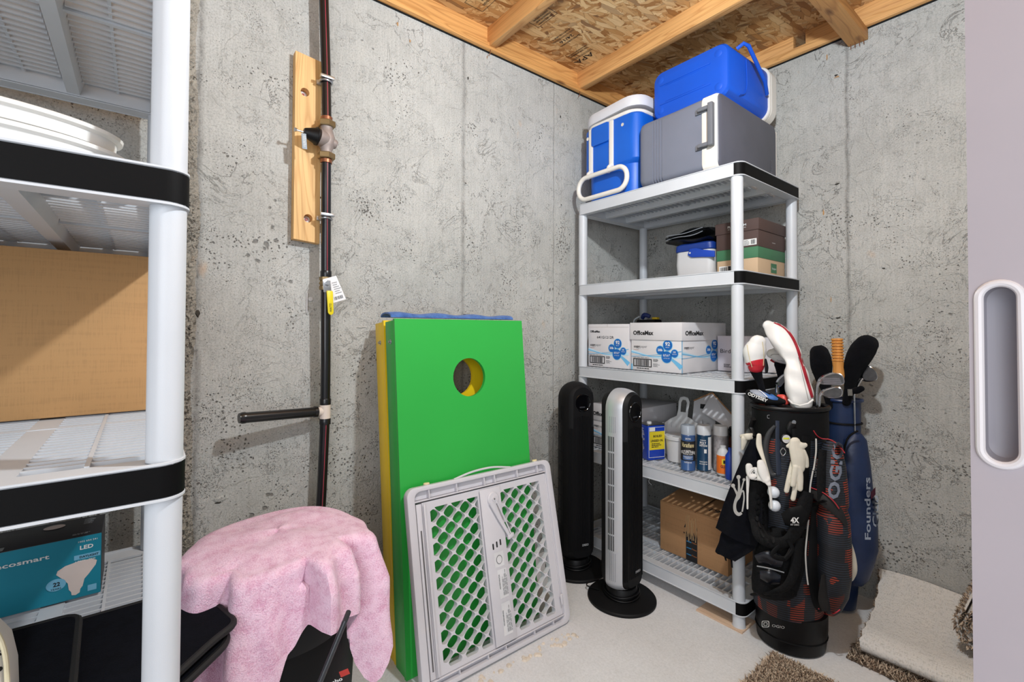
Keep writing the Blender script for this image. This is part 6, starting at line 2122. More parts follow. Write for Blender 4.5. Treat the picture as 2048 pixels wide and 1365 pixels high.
# --- navy bag behind
nb = thing('golf_bag', 'navy blue golf bag leaning on the right wall behind the black one', 'golf bag', (1.19, -0.2, 0), 'golf bags')
mb = MB().loft([sec(1654, 1722, 800, -0.150, 0.8), sec(1656, 1722, 880, -0.155, 0.8), sec(1656, 1720, 1000, -0.165, 0.8), sec(1656, 1718, 1110, -0.175, 0.8), sec(1657, 1716, 1180, -0.185, 0.8), sec(1660, 1712, 1212, -0.190, 0.8)])
build('bag_tube', mb, navyc, nb)
top_c = sec(1653, 1724, 800, -0.150, 0.8)
build('top_collar', MB().tube(top_c, 0.007, 8, closed=True), mat('collar_navy', '1A2F5A', 0.4), nb)
build('collar_strap', MB().tube(sec(1653, 1724, 845, -0.153, 0.82), 0.004, 6, closed=True), blk_cloth, nb)
pk_ = MB().loft([sec(1700, 1722, 868, -0.185, 0.7), sec(1688, 1732, 880, -0.19, 0.7), sec(1680, 1741, 930, -0.20, 0.7), sec(1676, 1750, 990, -0.205, 0.7), sec(1674, 1755, 1050, -0.205, 0.7), sec(1674, 1755, 1095, -0.205, 0.7), sec(1678, 1750, 1130, -0.205, 0.7), sec(1684, 1738, 1156, -0.205, 0.7), sec(1694, 1724, 1168, -0.205, 0.7)])
wrinkle(pk_, 0.004, 30, 3)
build('side_pocket', pk_, navyc, nb)
build('pocket_zip', MB().tube(smooth_path([W(1716, 862, 'y', -0.26), W(1694, 880, 'y', -0.27), W(1684, 935, 'y', -0.285), W(1681, 1010, 'y', -0.29), W(1681, 1080, 'y', -0.29)], 4), 0.004, 8), blk_cloth, nb)
wt = mat('thread_white', '9FA9B8', 0.6)
mb = MB()
o_ = W(1741, 1080, 'y', -0.30)
put_text(mb, 'Founders', o_, (0, 0, 1), -RH, 0.0225, 0.245, bold=0.02)
put_text(mb, 'Club', o_ + RH * 0.031 + V((0, 0, 0.05)), (0, 0, 1), -RH, 0.0225, 0.125, bold=0.02)
snap(mb, pk_, None, 0.0018)
build('printed_name', mb, wt, nb, smooth=0)
mb = MB()
q_ = W(1742, 1000, 'y', -0.30)
mb.add([q_, q_ + RH * 0.018 + V((0, 0, 0.02)), q_ + RH * 0.018 + V((0, 0, 0.05)), q_ + V((0, 0, 0.03))], [(0, 1, 2, 3)])
snap(mb, pk_, None, 0.0016)
build('printed_flag', mb, mat('thread_red', '7E2A42', 0.6), nb, smooth=0)
# cream cloth between the bags
cw = tag(build('cream_cloth', blob([(1684, 1028, -0.43, 1.5), (1692, 1070, -0.43, 6), (1700, 1110, -0.43, 11), (1703, 1140, -0.43, 12), (1700, 1156, -0.43, 9)], 0.5), mat('cloth_cream', 'D8D2C2', 0.85, var=0.04, bscale=60, bstr=0.5, bdist=0.003)), 'cream cloth hanging between the black golf bag and the navy one', 'cloth')

# --- black bag
gb = thing('golf_bag', 'black golf bag with orange red striped panels standing in front of the navy one', 'golf bag', (1.09, -0.53, 0), 'golf bags')
secs = [sec(1504, 1653, 815, -0.585, 0.72), sec(1503, 1655, 870, -0.588, 0.74), sec(1504, 1652, 1000, -0.592, 0.8), sec(1503, 1648, 1150, -0.592, 0.88), sec(1505, 1646, 1212, -0.586, 0.92)]
tube_m = MB().loft(secs)
build('bag_tube', tube_m, strp, gb)
base_c = (V(secs[-1][0]) + V(secs[-1][16])) / 2 + V((0.006, 0.014, 0))
def ringat(c, r, z, k=0.95, n=32):
    return [V((c.x, c.y, 0)) + RH * (r * math.cos(a)) + FH * (r * k * math.sin(a)) + V((0, 0, z)) for a in [2 * PI * q / n for q in range(n)]]
zc0 = base_c.z
rb_ = (V(secs[-1][0]) - V(secs[-1][16])).length / 2
base_m = MB().loft([ringat(base_c + V((0, -0.006, 0)), rb_ - 0.012, 0.0), ringat(base_c + V((0, -0.006, 0)), rb_ - 0.003, 0.006), ringat(base_c + V((0, -0.005, 0)), rb_ + 0.001, 0.045), ringat(base_c + V((0, -0.003, 0)), rb_ + 0.003, 0.075), ringat(base_c, rb_ + 0.003, max(zc0, 0.085) + 0.005)])
build('moulded_base', base_m, blk, gb)
build('base_seam', MB().tube(ringat(base_c + V((0, -0.005, 0)), rb_ + 0.0015, 0.050), 0.003, 6, closed=True), blk_cloth, gb)
pocket_m = MB().loft([sec(1655, 1668, 880, -0.580, 0.9), sec(1644, 1684, 892, -0.585, 0.9), sec(1636, 1692, 930, -0.590, 0.9), sec(1632, 1697, 980, -0.600, 0.95), sec(1630, 1698, 1008, -0.605, 0.95), sec(1634, 1695, 1016, -0.605, 0.9), sec(1630, 1700, 1030, -0.610, 0.95), sec(1632, 1704, 1090, -0.595, 0.95), sec(1634, 1704, 1150, -0.610, 0.95), sec(1638, 1698, 1190, -0.600, 0.9), sec(1644, 1684, 1218, -0.605, 0.85), sec(1652, 1670, 1230, -0.607, 0.8)])
build('side_pocket', pocket_m, strp, gb)
fp_m = MB().loft([sec(1545, 1585, 1052, -0.680, 0.7), sec(1520, 1596, 1070, -0.685, 0.6), sec(1508, 1600, 1110, -0.695, 0.6), sec(1502, 1600, 1160, -0.705, 0.6), sec(1503, 1597, 1182, -0.707, 0.6), sec(1515, 1588, 1192, -0.707, 0.5)])
fp = build('front_pocket', fp_m, blk_mesh, gb)
lf_m = MB().loft([sec(1512, 1606, 1196, -0.60, 0.5), sec(1507, 1610, 1204, -0.605, 0.5), sec(1506, 1612, 1235, -0.615, 0.5), sec(1510, 1612, 1252, -0.615, 0.45)])
ALL = MB()
for m_ in (tube_m, base_m, pocket_m, fp_m):
    ALL.add(m_.v, m_.f)
bvh = BVHTree.FromPolygons([tuple(p) for p in ALL.v], ALL.f)
def front(u, v, lift=0.004, ydef=-0.68):
    d = (FW + RT * ((u - 1024) / FPX) - UP * ((v - 642.7) / FPX)).normalized()
    h_ = bvh.ray_cast(CAM, d, 5.0)
    p = h_[0] if h_[0] is not None else W(u, v, 'y', ydef)
    return p - d * lift
def fpath(pts, lift, n=4, ydef=-0.68):
    P = [front(u, v, lift, ydef) for u, v in pts]
    return smooth_path(P, n)
def frib(name, pts, rpx, m, lift=0.006, flat=0.35, parent=gb, n=12, ydef=-0.68, sm=5):
    P = [front(u, v, lift, ydef) for u, v in pts]
    rr = rpx if isinstance(rpx, (list, tuple)) else [rpx] * len(pts)
    r3 = [r * dep(p) / FPX for r, p in zip(rr, P)]
    P4 = smooth_path(P, sm)
    R4 = [x.x for x in smooth_path([V((r, 0, 0)) for r in r3], sm)]
    mb = MB().tube(P4, R4, n, flat=flat, ref=FH)
    build(name, mb, m, parent)
    return mb
# collar and cuff
ctop = sec(1502, 1656, 812, -0.585, 0.74)
col_ = build('top_collar', MB().tube(ctop, 0.0085, 10, closed=True), blk, gb)
cuff = MB().loft([[p + V((0, 0, 0)) for p in sec(1501.5, 1656.5, 818, -0.585, 0.745)], sec(1501, 1657, 868, -0.588, 0.757)])
build('collar_cuff', cuff, blk_cloth, gb)
for k, off in enumerate((-0.03, 0.03)):
    c0_ = (V(ctop[0]) + V(ctop[16])) / 2
    build('divider', MB().tube([c0_ + RH * off * 1.2 - FH * 0.085, c0_ + RH * off * 1.2 + FH * 0.085], 0.006, 8), blk_cloth, gb)
# panels that break the stripes: black spine, grey flap, lower black pocket
frib('spine_panel', [(1612, 872), (1610, 940), (1606, 1010)], [10, 9, 8], blk_cloth, 0.004, 0.3)
frib('spine_panel', [(1648, 900), (1645, 950), (1645, 1005)], [10, 12, 10], blk_mesh, 0.006, 0.3)
frib('grey_flap', [(1622, 985), (1650, 1000), (1680, 1030), (1692, 1052)], [8, 13, 9, 3], grey_cloth, 0.008, 0.3)
frib('grey_flap', [(1634, 1010), (1632, 1080), (1630, 1150), (1636, 1200), (1642, 1222)], [11, 14, 15, 15, 8], blk_cloth, 0.007, 0.25)
frib('grey_flap', [(1646, 1150), (1648, 1195), (1652, 1222)], [3, 12, 8], grey_cloth, 0.012, 0.25)
frib('front_panel', [(1516, 905), (1514, 960), (1512, 1040)], [12, 11, 9], blk_cloth, 0.004, 0.3)
frib('front_panel', [(1585, 1180), (1600, 1120), (1606, 1060)], [12, 13, 12], blk_mesh, 0.006, 0.3)
# piping
frib('red_piping', [(1627, 862), (1634, 872), (1644, 878), (1660, 880), (1676, 890), (1689, 906)], 1.1, redp, 0.010, 1)
frib('red_piping', [(1622, 976), (1640, 983), (1655, 992), (1668, 1004), (1678, 1018)], 1.1, redp, 0.014, 1)
frib('red_piping', [(1637, 1218), (1650, 1229), (1668, 1228), (1680, 1220)], 1.1, redp, 0.010, 1)
frib('light_piping', [(1632, 878), (1632, 905), (1628, 935), (1626, 941)], 1.6, lightp, 0.012, 1)
frib('light_piping', [(1626, 942), (1621, 970), (1619, 996)], 1.6, lightp, 0.012, 1)
frib('light_piping', [(1617, 1040), (1613, 1080), (1611, 1110), (1613, 1145), (1616, 1170)], 1.5, lightp, 0.016, 1)
# moulded grip, buckles, carabiners
frib('lift_handle', [(1550, 852), (1538, 868), (1532, 890), (1532, 912), (1536, 932), (1544, 948), (1552, 950)], [3, 5.5, 6, 6, 6, 5, 3], mat('rubber_grey', '37383A', 0.4), 0.016, 0.6)
frib('shoulder_webbing', [(1556, 842), (1556, 900), (1558, 950)], 5, mat('webbing_slate', '2A3344', 0.6), 0.006, 0.2)
frib('clip', [(1508, 838), (1505, 856), (1510, 875)], [7, 8, 5], blk, 0.02, 0.6)
frib('clip_ring', [(1503, 868), (1508, 878), (1516, 876), (1517, 866)], 1.6, blk, 0.03, 1)
frib('clip', [(1586, 846), (1580, 858), (1586, 868)], [7, 8, 6], blk, 0.016, 0.6)
frib('clip_strap', [(1588, 858), (1590, 880), (1591, 893)], 5.5, blk_cloth, 0.024, 0.5)
p = front(1587, 845, 0.020)
build('rivet', MB().lathe([(0.008, 0), (0.008, 0.003), (0.004, 0.004), (0, 0.004)], p, 18, -FH), chrome, gb)
p = front(1571, 878, 0.028)
mk = build('ball_marker', MB().lathe([(0.0185, -0.004), (0.0185, 0.003), (0.016, 0.005), (0.014, 0.005)], p, 28, -FH), blk, gb)
build('marker_face', MB().lathe([(0.0150, 0.004), (0.0150, 0.0058), (0.0, 0.006)], p, 28, -FH), white_soft, mk)
mb = MB(); rect(mb, p - FH * 0.0062, RH, (0, 0, 1), -0.012, -0.001, 0.010, 0.005, 0.0003)
build('printed_marker', mb, mat('marker_yellow', 'D9DC3A', 0.5), mk, smooth=0)
frib('key_ring', [(1566, 896), (1561, 903), (1566, 912), (1572, 904), (1567, 896)], 1.2, chrome, 0.02, 1)
# padded shoulder straps with hexagonal quilting
pad = frib('padded_strap', [(1518, 962), (1517, 1000), (1517, 1040), (1522, 1068), (1545, 1086), (1572, 1084), (1592, 1062), (1606, 1020), (1616, 985)], [17, 20, 20, 17, 12, 12, 14, 16, 12], blk_mesh, 0.045, 0.42, ydef=-0.72)
for k in range(8):
    for j in range(2):
        u = 1509 + j * 15 + (k % 2) * 4
        v = 990 + k * 11
        pts_ = [(u + 6.5 * math.cos(R(60 * i + 30)), v + 6 * math.sin(R(60 * i + 30))) for i in range(6)]
        P_ = [W(a, b_, 'y', -0.75) for a, b_ in pts_]
        m0_ = MB().add(P_ + [W(u, v, 'y', -0.75)], [(i, (i + 1) % 6, 6) for i in range(6)])
        snap(m0_, pad, FH, 0.001, 0.2)
        vin = [q.copy() for q in m0_.v]
        cc_ = vin[6]
        m1_ = MB().loft([vin[:6], [cc_ + (q - cc_) * 0.72 - FH * 0.005 for q in vin[:6]]])
        build('quilt_pad', m1_, blk_cloth, gb, smooth=60)
frib('harness_flap', [(1566, 1040), (1590, 1035), (1610, 1020)], [12, 22, 12], blk_cloth, 0.055, 0.35, ydef=-0.72)
frib('webbing', [(1560, 1092), (1545, 1110), (1570, 1118), (1585, 1095)], 5, blk_cloth, 0.05, 0.35)
frib('webbing', [(1604, 1005), (1625, 1010), (1650, 1002)], 5, blk_cloth, 0.03, 0.3)
frib('webbing', [(1575, 1080), (1585, 1100), (1570, 1120)], 4, blk_cloth, 0.06, 0.35)
mb = MB()
o_ = front(1581, 1046, 0.088)
put_text(mb, '4X', o_, RH, (0, 0, 1), 0.018, 0.030, bold=0.04)
put_text(mb, 'FIT DISC', o_ - V((0, 0, 0.010)), RH, (0, 0, 1), 0.006, 0.030)
build('printed_badge', mb, print_w, gb, smooth=0)
frib('lower_strap', [(1600, 1075), (1594, 1110), (1588, 1145), (1574, 1172), (1545, 1186), (1505, 1190)], [8, 10, 10, 9, 6, 5], blk_mesh, 0.035, 0.5)
frib('satin_flap', [(1514, 1120), (1540, 1118), (1565, 1125)], [10, 16, 10], mat('satin_slate', '1A1D26', 0.25, var=0.3, vscale=25), 0.014, 0.25)
frib('satin_flap', [(1520, 1150), (1540, 1155), (1560, 1160)], [8, 14, 9], MATS['satin_slate'], 0.012, 0.25)
frib('zip', [(1514, 1133), (1540, 1138), (1568, 1146)], 1.3, mat('zip_silver', '8A8D90', 0.35), 0.025, 1)
# lettering on the pocket and base
def ptext(s, u, v, du, dv, h, wd, m, tgt, name='printed_name', bold=0.02, lift=0.002):
    mb = MB()
    ux_ = (RH * du + V((0, 0, 1)) * dv).normalized()
    uy_ = (V((0, 0, 1)) * du - RH * dv).normalized()
    put_text(mb, s, front(u, v, 0.02), ux_, uy_, h * 1.08, wd * 1.08, bold=bold)
    snap(mb, tgt, None, lift)
    return build(name, mb, m, gb, smooth=0)
ptext('OGIO', 1677, 1000, 0.10, 1, 0.036, 0.185, mat('logo_slate', '6F7684', 0.5), pocket_m, bold=0.035, lift=0.004)
ptext('SHOGUN', 1634, 955, 0.06, 1, 0.010, 0.06, mat('logo_dim', '8A8A8A', 0.5), tube_m, bold=0, lift=0.02)
p_ = front(1531, 1249, 0.014)
lo = MB()
bx_, by_ = RH, V((0, 0, 1))
for s0, s1_ in ((0.0145, 0.0115), (0.0075, 0.005)):
    ro, ri = rrect(s0 * 2, s0 * 1.7, s0 * 0.4, 4), rrect(s1_ * 2, s1_ * 1.7, s1_ * 0.4, 4)
    lo.add([p_ + bx_ * x + by_ * y for x, y in ro] + [p_ + bx_ * x + by_ * y for x, y in ri], [(i, (i + 1) % len(ro), len(ro) + (i + 1) % len(ro), len(ro) + i) for i in range(len(ro))])
put_text(lo, 'OGIO', p_ + bx_ * 0.024 - by_ * 0.010, (bx_ * 0.985 - by_ * 0.17).normalized(), (by_ * 0.985 + bx_ * 0.17).normalized(), 0.010, 0.048, bold=-0.01, lift=0.0)
snap(lo, base_m, None, 0.002)
build('printed_emblem', lo, print_w, gb, smooth=0)
p_ = front(1540, 834, 0.004)
lo = MB()
ro, ri = rrect(0.022, 0.014, 0.004, 4), rrect(0.018, 0.010, 0.003, 4)
lo.add([p_ + bx_ * x + by_ * y for x, y in ro] + [p_ + bx_ * x + by_ * y for x, y in ri], [(i, (i + 1) % len(ro), len(ro) + (i + 1) % len(ro), len(ro) + i) for i in range(len(ro))])
build('printed_emblem', lo, print_g, gb, smooth=0)

# --- gloves, towel, balls clipped to the bag
glove_m = mat('glove_leather', 'DAD4C4', 0.6, var=0.05, bscale=70, bstr=0.4, bdist=0.002)
glove_w = mat('glove_white', 'DEDCD8', 0.6, var=0.04, bscale=70, bstr=0.4, bdist=0.002)
def fblob(pts, lift, flat=0.6, n=14, ydef=-0.72):
    P = [front(u, v, lift, ydef) for u, v, r in pts]
    rr = [r * dep(p) / FPX for p, (_, _, r) in zip(P, pts)]
    def capend(p, q, r):
        d = (p - q).normalized()
        return [(p + d * (r * k), r * math.sqrt(max(0.0, 1 - k * k))) for k in (0.35, 0.6, 0.8, 0.93)]
    P4 = smooth_path(P, 4); R4 = [x.x for x in smooth_path([V((r, 0, 0)) for r in rr], 4)]
    a = list(reversed(capend(P4[0], P4[1], R4[0]))); b_ = capend(P4[-1], P4[-2], R4[-1])
    return MB().tube([x[0] for x in a] + P4 + [x[0] for x in b_], [max(r, 0.0004) for r in [x[1] for x in a] + R4 + [x[1] for x in b_]], n, flat=flat, ref=FH)
def fused(name, parts, m, parent=None, voxel=0.0016):
    mb = MB()
    for q in parts:
        mb.add(q.v, q.f)
    o = build(name, mb, m, parent, smooth=80)
    md_ = o.modifiers.new('fuse', 'REMESH')
    md_.mode = 'VOXEL'
    md_.voxel_size = voxel
    md_.use_smooth_shade = True
    sm_ = o.modifiers.new('soften', 'SMOOTH')
    sm_.factor = 0.5
    sm_.iterations = 3
    return o
g2_ = thing('golf_glove', 'cream leather golf glove hanging fingers down on the middle of the black bag', 'glove', tuple(front(1596, 930, 0.06)), 'golf gloves')
fused('glove_hand', [fblob([(1590, 886, 11), (1591, 897, 13), (1596, 915, 15), (1597, 935, 13)], 0.055, 0.5),
    fblob([(1576, 893, 4), (1585, 891, 8), (1600, 893, 9), (1610, 891, 5)], 0.055, 0.5),
    fblob([(1597, 935, 7), (1600, 955, 6.5), (1600, 978, 5.5)], 0.060, 0.7),
    fblob([(1592, 935, 7), (1588, 955, 6), (1586, 970, 5.5)], 0.062, 0.7),
    fblob([(1590, 940, 6), (1590, 975, 5), (1586, 998, 5)], 0.052, 0.7),
    fblob([(1586, 925, 5), (1579, 955, 5.5), (1573, 982, 5)], 0.050, 0.7),
    fblob([(1604, 905, 8), (1610, 918, 7), (1613, 932, 5)], 0.052, 0.6)], glove_m, g2_)
g1_ = thing('golf_glove', 'white golf glove with round closure badge hanging over the quilted strap', 'glove', tuple(front(1515, 950, 0.09)), 'golf gloves')
fused('glove_hand', [fblob([(1511, 948, 13), (1520, 950, 14), (1530, 958, 9)], 0.085, 0.45),
    fblob([(1498, 934, 7), (1500, 945, 8), (1504, 952, 8)], 0.083, 0.6),
    fblob([(1522, 928, 8), (1525, 940, 10), (1530, 955, 9), (1537, 968, 5)], 0.085, 0.5),
    fblob([(1496, 955, 4), (1495, 990, 2.4), (1495, 1018, 2)], 0.083, 0.6),
    fblob([(1537, 958, 4), (1541, 990, 3), (1543, 1017, 2.6)], 0.080, 0.6)], glove_w, g1_)
p_ = front(1510.5, 948, 0.104)
bdg = build('closure_badge', MB().lathe([(0.0235, -0.002), (0.0240, 0.0), (0.0225, 0.003), (0.0, 0.0035)], p_, 32, -FH), glove_w, g1_)
build('badge_ring', MB().tube([p_ - FH * 0.0033 + RH * (0.0145 * math.cos(a)) + V((0, 0, 0.0145 * math.sin(a))) for a in [2 * PI * i / 32 for i in range(32)]], 0.0010, 6, closed=True), print_k, bdg)
mb = MB(); put_text(mb, 'FJ', p_ - FH * 0.0036 - RH * 0.009 - V((0, 0, 0.008)), RH, (0, 0, 1), 0.016, 0.018, bold=0.03, lift=0.0004)
build('printed_logo', mb, print_k, bdg, smooth=0)
g3_ = thing('golf_glove', 'cream golf glove cuff hanging behind the black towel at the shelf post', 'glove', tuple(front(1505, 880, 0.05, -0.70)), 'golf gloves')
fused('glove_hand', [fblob([(1484, 874, 5), (1496, 874, 7), (1506, 873, 6)], 0.03, 0.5, ydef=-0.70), fblob([(1489, 878, 7), (1487, 890, 5), (1485, 899, 3)], 0.03, 0.5, ydef=-0.70),
    fblob([(1518, 872, 5), (1518, 890, 6), (1522, 905, 5), (1529, 925, 3.5), (1538, 955, 3)], 0.055, 0.5, ydef=-0.70)], glove_m, g3_)
ballm = mat('golf_ball_white', 'DCE2EA', 0.35, var=0.02, bscale=180, bstr=0.5, bdist=0.002)
for (u, v), lb_ in (((1547, 985), 'upper of the two'), ((1549, 1012), 'lower of the two')):
    c = front(u, v, 0.035)
    r = 0.0205
    bl = thing('golf_ball', 'white golf ball tucked behind the straps, ' + lb_, 'golf ball', tuple(c), 'golf balls in the strap pocket')
    build('ball_shell', MB().lathe([(r * math.cos(t), r * math.sin(t)) for t in [R(-88 + 11 * i) for i in range(17)]], c, 28), ballm, bl)
# black towel
def sheet_px(left, right, ya, yb, nr, nc, wave=0.006, seed=1, th=0.003, sag=0.0):
    """cloth between two outlines; ya/yb depth planes (top, bottom) for (left, right)"""
    rn = random.Random(seed)
    L = smooth_path([V((u, v, 0)) for u, v in left], 8)
    Q = smooth_path([V((u, v, 0)) for u, v in right], 8)
    def samp(S, t):
        x = t * (len(S) - 1); i = min(int(x), len(S) - 2)
        return S[i].lerp(S[i + 1], x - i)
    g = []
    for i in range(nr):
        t = i / (nr - 1)
        a, b_ = samp(L, t), samp(Q, t)
        row = []
        for j in range(nc):
            s_ = j / (nc - 1)
            u = a.x + (b_.x - a.x) * s_
            v = a.y + (b_.y - a.y) * s_ + sag * math.sin(PI * s_) * t
            y0_ = ya[0] + (ya[1] - ya[0]) * s_
            y1_ = yb[0] + (yb[1] - yb[0]) * s_
            y = y0_ + (y1_ - y0_) * min(1, t * 1.6) + wave * math.sin(s_ * 9 + t * 1.5) * (0.3 + t) 
            row.append(W(u, v, 'y', y))
        g.append(row)
    return MB().sheet(g, th)
blkt = terry('terry_black', '06070B', '0E1018', 420, 0.8, 0.003, sheen=0.03)
gt = thing('golf_towel', 'black golf towel with a grey frog foot emblem hanging beside the front shelf post', 'towel', tuple(W(1480, 1000, 'y', -0.745)))
tm2 = sheet_px([(1470, 1040), (1445, 1062), (1438, 1085), (1431, 1102), (1436, 1108)], [(1524, 1030), (1524, 1060), (1520, 1085), (1508, 1100), (1470, 1124)], (-0.745, -0.735), (-0.745, -0.740), 26, 18, 0.004, 2)
build('lower_fold', tm2, blkt, gt, smooth=70)
tm1 = sheet_px([(1501, 880), (1489, 905), (1470, 950), (1450, 1002), (1432, 1056)], [(1517, 882), (1521, 930), (1524, 990), (1524, 1050), (1514, 1094)], (-0.735, -0.730), (-0.755, -0.750), 40, 24, 0.006, 1, sag=6)
build('towel_cloth', tm1, blkt, gt, smooth=70)
for k, (a, b_) in enumerate((((1446, 1098), (1452, 1122)), ((1462, 1108), (1464, 1136)))):
    build('loop_tag', MB().tube([W(a[0], a[1], 'y', -0.715), W(b_[0], b_[1], 'y', -0.75)], 0.0042, 6, flat=0.3, ref=FH), blk_cloth, gt)
em = MB()
def pxw(u, v): return W(u, v, 'y', -0.79)
o_ = pxw(1477, 990)
sc_px = dep(o_) / FPX
def P2(u, v): return ((u - 1477) * sc_px, (990 - v) * sc_px)
for u, v, r in ((1477, 955, 4.2), (1466, 972, 4.0), (1488, 960, 3.0)):
    disc(em, o_, RH, (0, 0, 1), *P2(u, v), r * sc_px, n=16)
def pb(pts, wd):
    c = smooth_path([V((*P2(u, v), 0)) for u, v in pts], 4)
    band(em, o_, RH, (0, 0, 1), [(p.x, p.y) for p in c], [x.x * sc_px for x in smooth_path([V((w_, 0, 0)) for w_ in wd], 4)])
pb([(1477, 955), (1478, 970), (1478, 988)], [4, 4, 6])
pb([(1466, 972), (1471, 982), (1476, 992)], [4, 4, 6])
pb([(1488, 960), (1484, 975), (1480, 990)], [2.5, 3, 5])
pb([(1478, 985), (1476, 994), (1471, 1003), (1469, 1014), (1471, 1024), (1477, 1029), (1483, 1026)], [10, 9, 6, 6, 6.5, 7, 5])
pb([(1479, 990), (1486, 982), (1488, 996), (1486, 1012), (1484, 1024)], [3, 3, 3, 3, 3])
snap(em, tm1, None, 0.0022)
build('printed_emblem', em, mat('emblem_grey', 'B5B3B0', 0.7), gt, smooth=0)

# ================================================================ CLUBS
# driver cover, white with red stripe
dv = thing('driver_cover', 'large white golf club head cover with a long dark red stripe', 'head cover', tuple(W(1595, 770, 'y', -0.610)), 'golf club head covers')
dm = blob([(1536, 651, -0.580, 11), (1549, 662, -0.580, 20), (1566, 682, -0.585, 24), (1580, 706, -0.590, 21), (1587, 724, -0.595, 17.5), (1591, 744, -0.600, 23), (1596, 772, -0.605, 27), (1601, 795, -0.610, 25.5), (1602, 803, -0.610, 24)], 0.72, 26, 5)
for i, p in enumerate(dm.v):
    dm.v[i] = p - FH * (0.0035 * math.sin(p.z * 95 + p.x * 40) + 0.003 * math.sin(p.x * 120 + p.z * 35))
build('cover_shell', dm, leatherw, dv, smooth=70)
bv2 = BVHTree.FromPolygons([tuple(p) for p in dm.v], dm.f)
def on_mesh(bv, u, v, lift, ydef):
    d = (FW + RT * ((u - 1024) / FPX) - UP * ((v - 642.7) / FPX)).normalized()
    h_ = bv.ray_cast(CAM, d, 5.0)
    p = h_[0] if h_[0] is not None else W(u, v, 'y', ydef)
    return p - d * lift
def ribbon_on(bv, pts, wpx, lift, ydef, name, m, parent):
    """thin ribbon lying on a curved surface: pixel centre line with a width"""
    S = smooth_path([V((u, v, 0)) for u, v in pts], 8)
    ws = wpx if isinstance(wpx, (list, tuple)) else [wpx] * len(pts)
    WS = [x.x for x in smooth_path([V((w_, 0, 0)) for w_ in ws], 8)]
    rows_ = []
    for i, s_ in enumerate(S):
        t = (S[min(i + 1, len(S) - 1)] - S[max(i - 1, 0)]).normalized()
        nrm = V((-t.y, t.x, 0))
        rows_.append([on_mesh(bv, s_.x + nrm.x * WS[i] * k, s_.y + nrm.y * WS[i] * k, lift, ydef) for k in (-0.5, -0.17, 0.17, 0.5)])
    build(name, MB().sheet(rows_, 0.0008), m, parent, smooth=80)
ribbon_on(bv2, [(1548, 645), (1568, 655), (1583, 672), (1594, 694), (1603, 722), (1612, 752), (1621, 782), (1625, 796)], [3, 4, 5, 5.5, 6, 6, 6, 5], 0.0022, -0.49, 'red_stripe', crimson, dv)
ribbon_on(bv2, [(1597, 715), (1604, 745), (1611, 775), (1617, 800)], 1.0, 0.0022, -0.49, 'seam_line', mat('seam_grey', '9C9A96', 0.6), dv)
build('hem_roll', MB().tube([W(1577, 800, 'y', -0.640), W(1585, 808, 'y', -0.655), W(1600, 812, 'y', -0.670), W(1616, 808, 'y', -0.660), W(1626, 800, 'y', -0.640)], 0.0035, 8), leatherw, dv)
# fairway covers
fc = thing('fairway_cover', 'small white head cover with a bright red band, nearest the shelf post', 'head cover', tuple(W(1508, 710, 'y', -0.650)), 'golf club head covers')
f1m = blob([(1515, 686, -0.650, 17), (1512, 695, -0.650, 21.5), (1509, 706, -0.650, 23.5), (1509, 718, -0.650, 21)], 0.75, 22, 4)
build('cover_shell', f1m, leatherw, fc, smooth=70)
f2m = blob([(1510, 722, -0.649, 20.5), (1512, 729, -0.648, 18.5), (1512, 732, -0.648, 17)], 0.78, 22, 4)
build('red_band', f2m, mat('cover_red', 'C0202E', 0.4, var=0.05), fc, smooth=70)
bv3 = BVHTree.FromPolygons([tuple(p) for p in f1m.v + f2m.v], list(f1m.f) + [tuple(len(f1m.v) + i for i in f) for f in f2m.f])
ribbon_on(bv3, [(1494, 690), (1498, 712), (1504, 735)], 1.3, 0.0025, -0.46, 'seam_line', mat('seam_cream', 'D9CBA6', 0.6), fc)
ribbon_on(bv3, [(1525, 684), (1528, 708), (1527, 732)], 1.3, 0.0025, -0.46, 'seam_line', MATS['seam_cream'], fc)
build('neck_sock', blob([(1512, 738, -0.644, 15), (1514, 748, -0.640, 11), (1520, 765, -0.630, 7.5), (1526, 785, -0.630, 6.5), (1533, 806, -0.625, 6)], 0.8), fuzz, fc, smooth=70)
build('pull_tab', blob([(1531, 720, -0.670, 2.5), (1533, 735, -0.670, 4), (1533, 744, -0.670, 3)], 0.4), blk, fc)
fc2 = thing('fairway_cover', 'white head cover with a dark red trim, half hidden behind the striped one', 'head cover', tuple(W(1562, 720, 'y', -0.500)), 'golf club head covers')
f4m = blob([(1543, 708, -0.500, 10), (1552, 709, -0.500, 16), (1566, 712, -0.500, 18), (1580, 718, -0.500, 15)], 0.8, 22, 4)
build('cover_shell', f4m, leatherw, fc2, smooth=70)
bv4 = BVHTree.FromPolygons([tuple(p) for p in f4m.v], f4m.f)
ribbon_on(bv4, [(1541, 720), (1552, 726), (1568, 731)], 4.5, 0.002, -0.40, 'red_trim', crimson, fc2)
ribbon_on(bv4, [(1541, 712), (1548, 709), (1572, 711)], 1.0, 0.002, -0.40, 'seam_line', MATS['seam_grey'], fc2)
mb = MB()
d0 = W(1553, 722, 'y', -0.56)
put_text(mb, 'TaylorMade', d0, (RH * 0.98 - V((0, 0, 0.16))).normalized(), (V((0, 0, 0.98)) + RH * 0.16).normalized(), 0.0055, 0.030, shear=0.2)
snap(mb, f4m, None, 0.002)
build('printed_name', mb, print_g, fc2, smooth=0)
build('neck_sock', blob([(1560, 730, -0.495, 12), (1563, 750, -0.500, 9), (1567, 790, -0.510, 7), (1568, 810, -0.515, 6)], 0.8), fuzz, fc2, smooth=70)
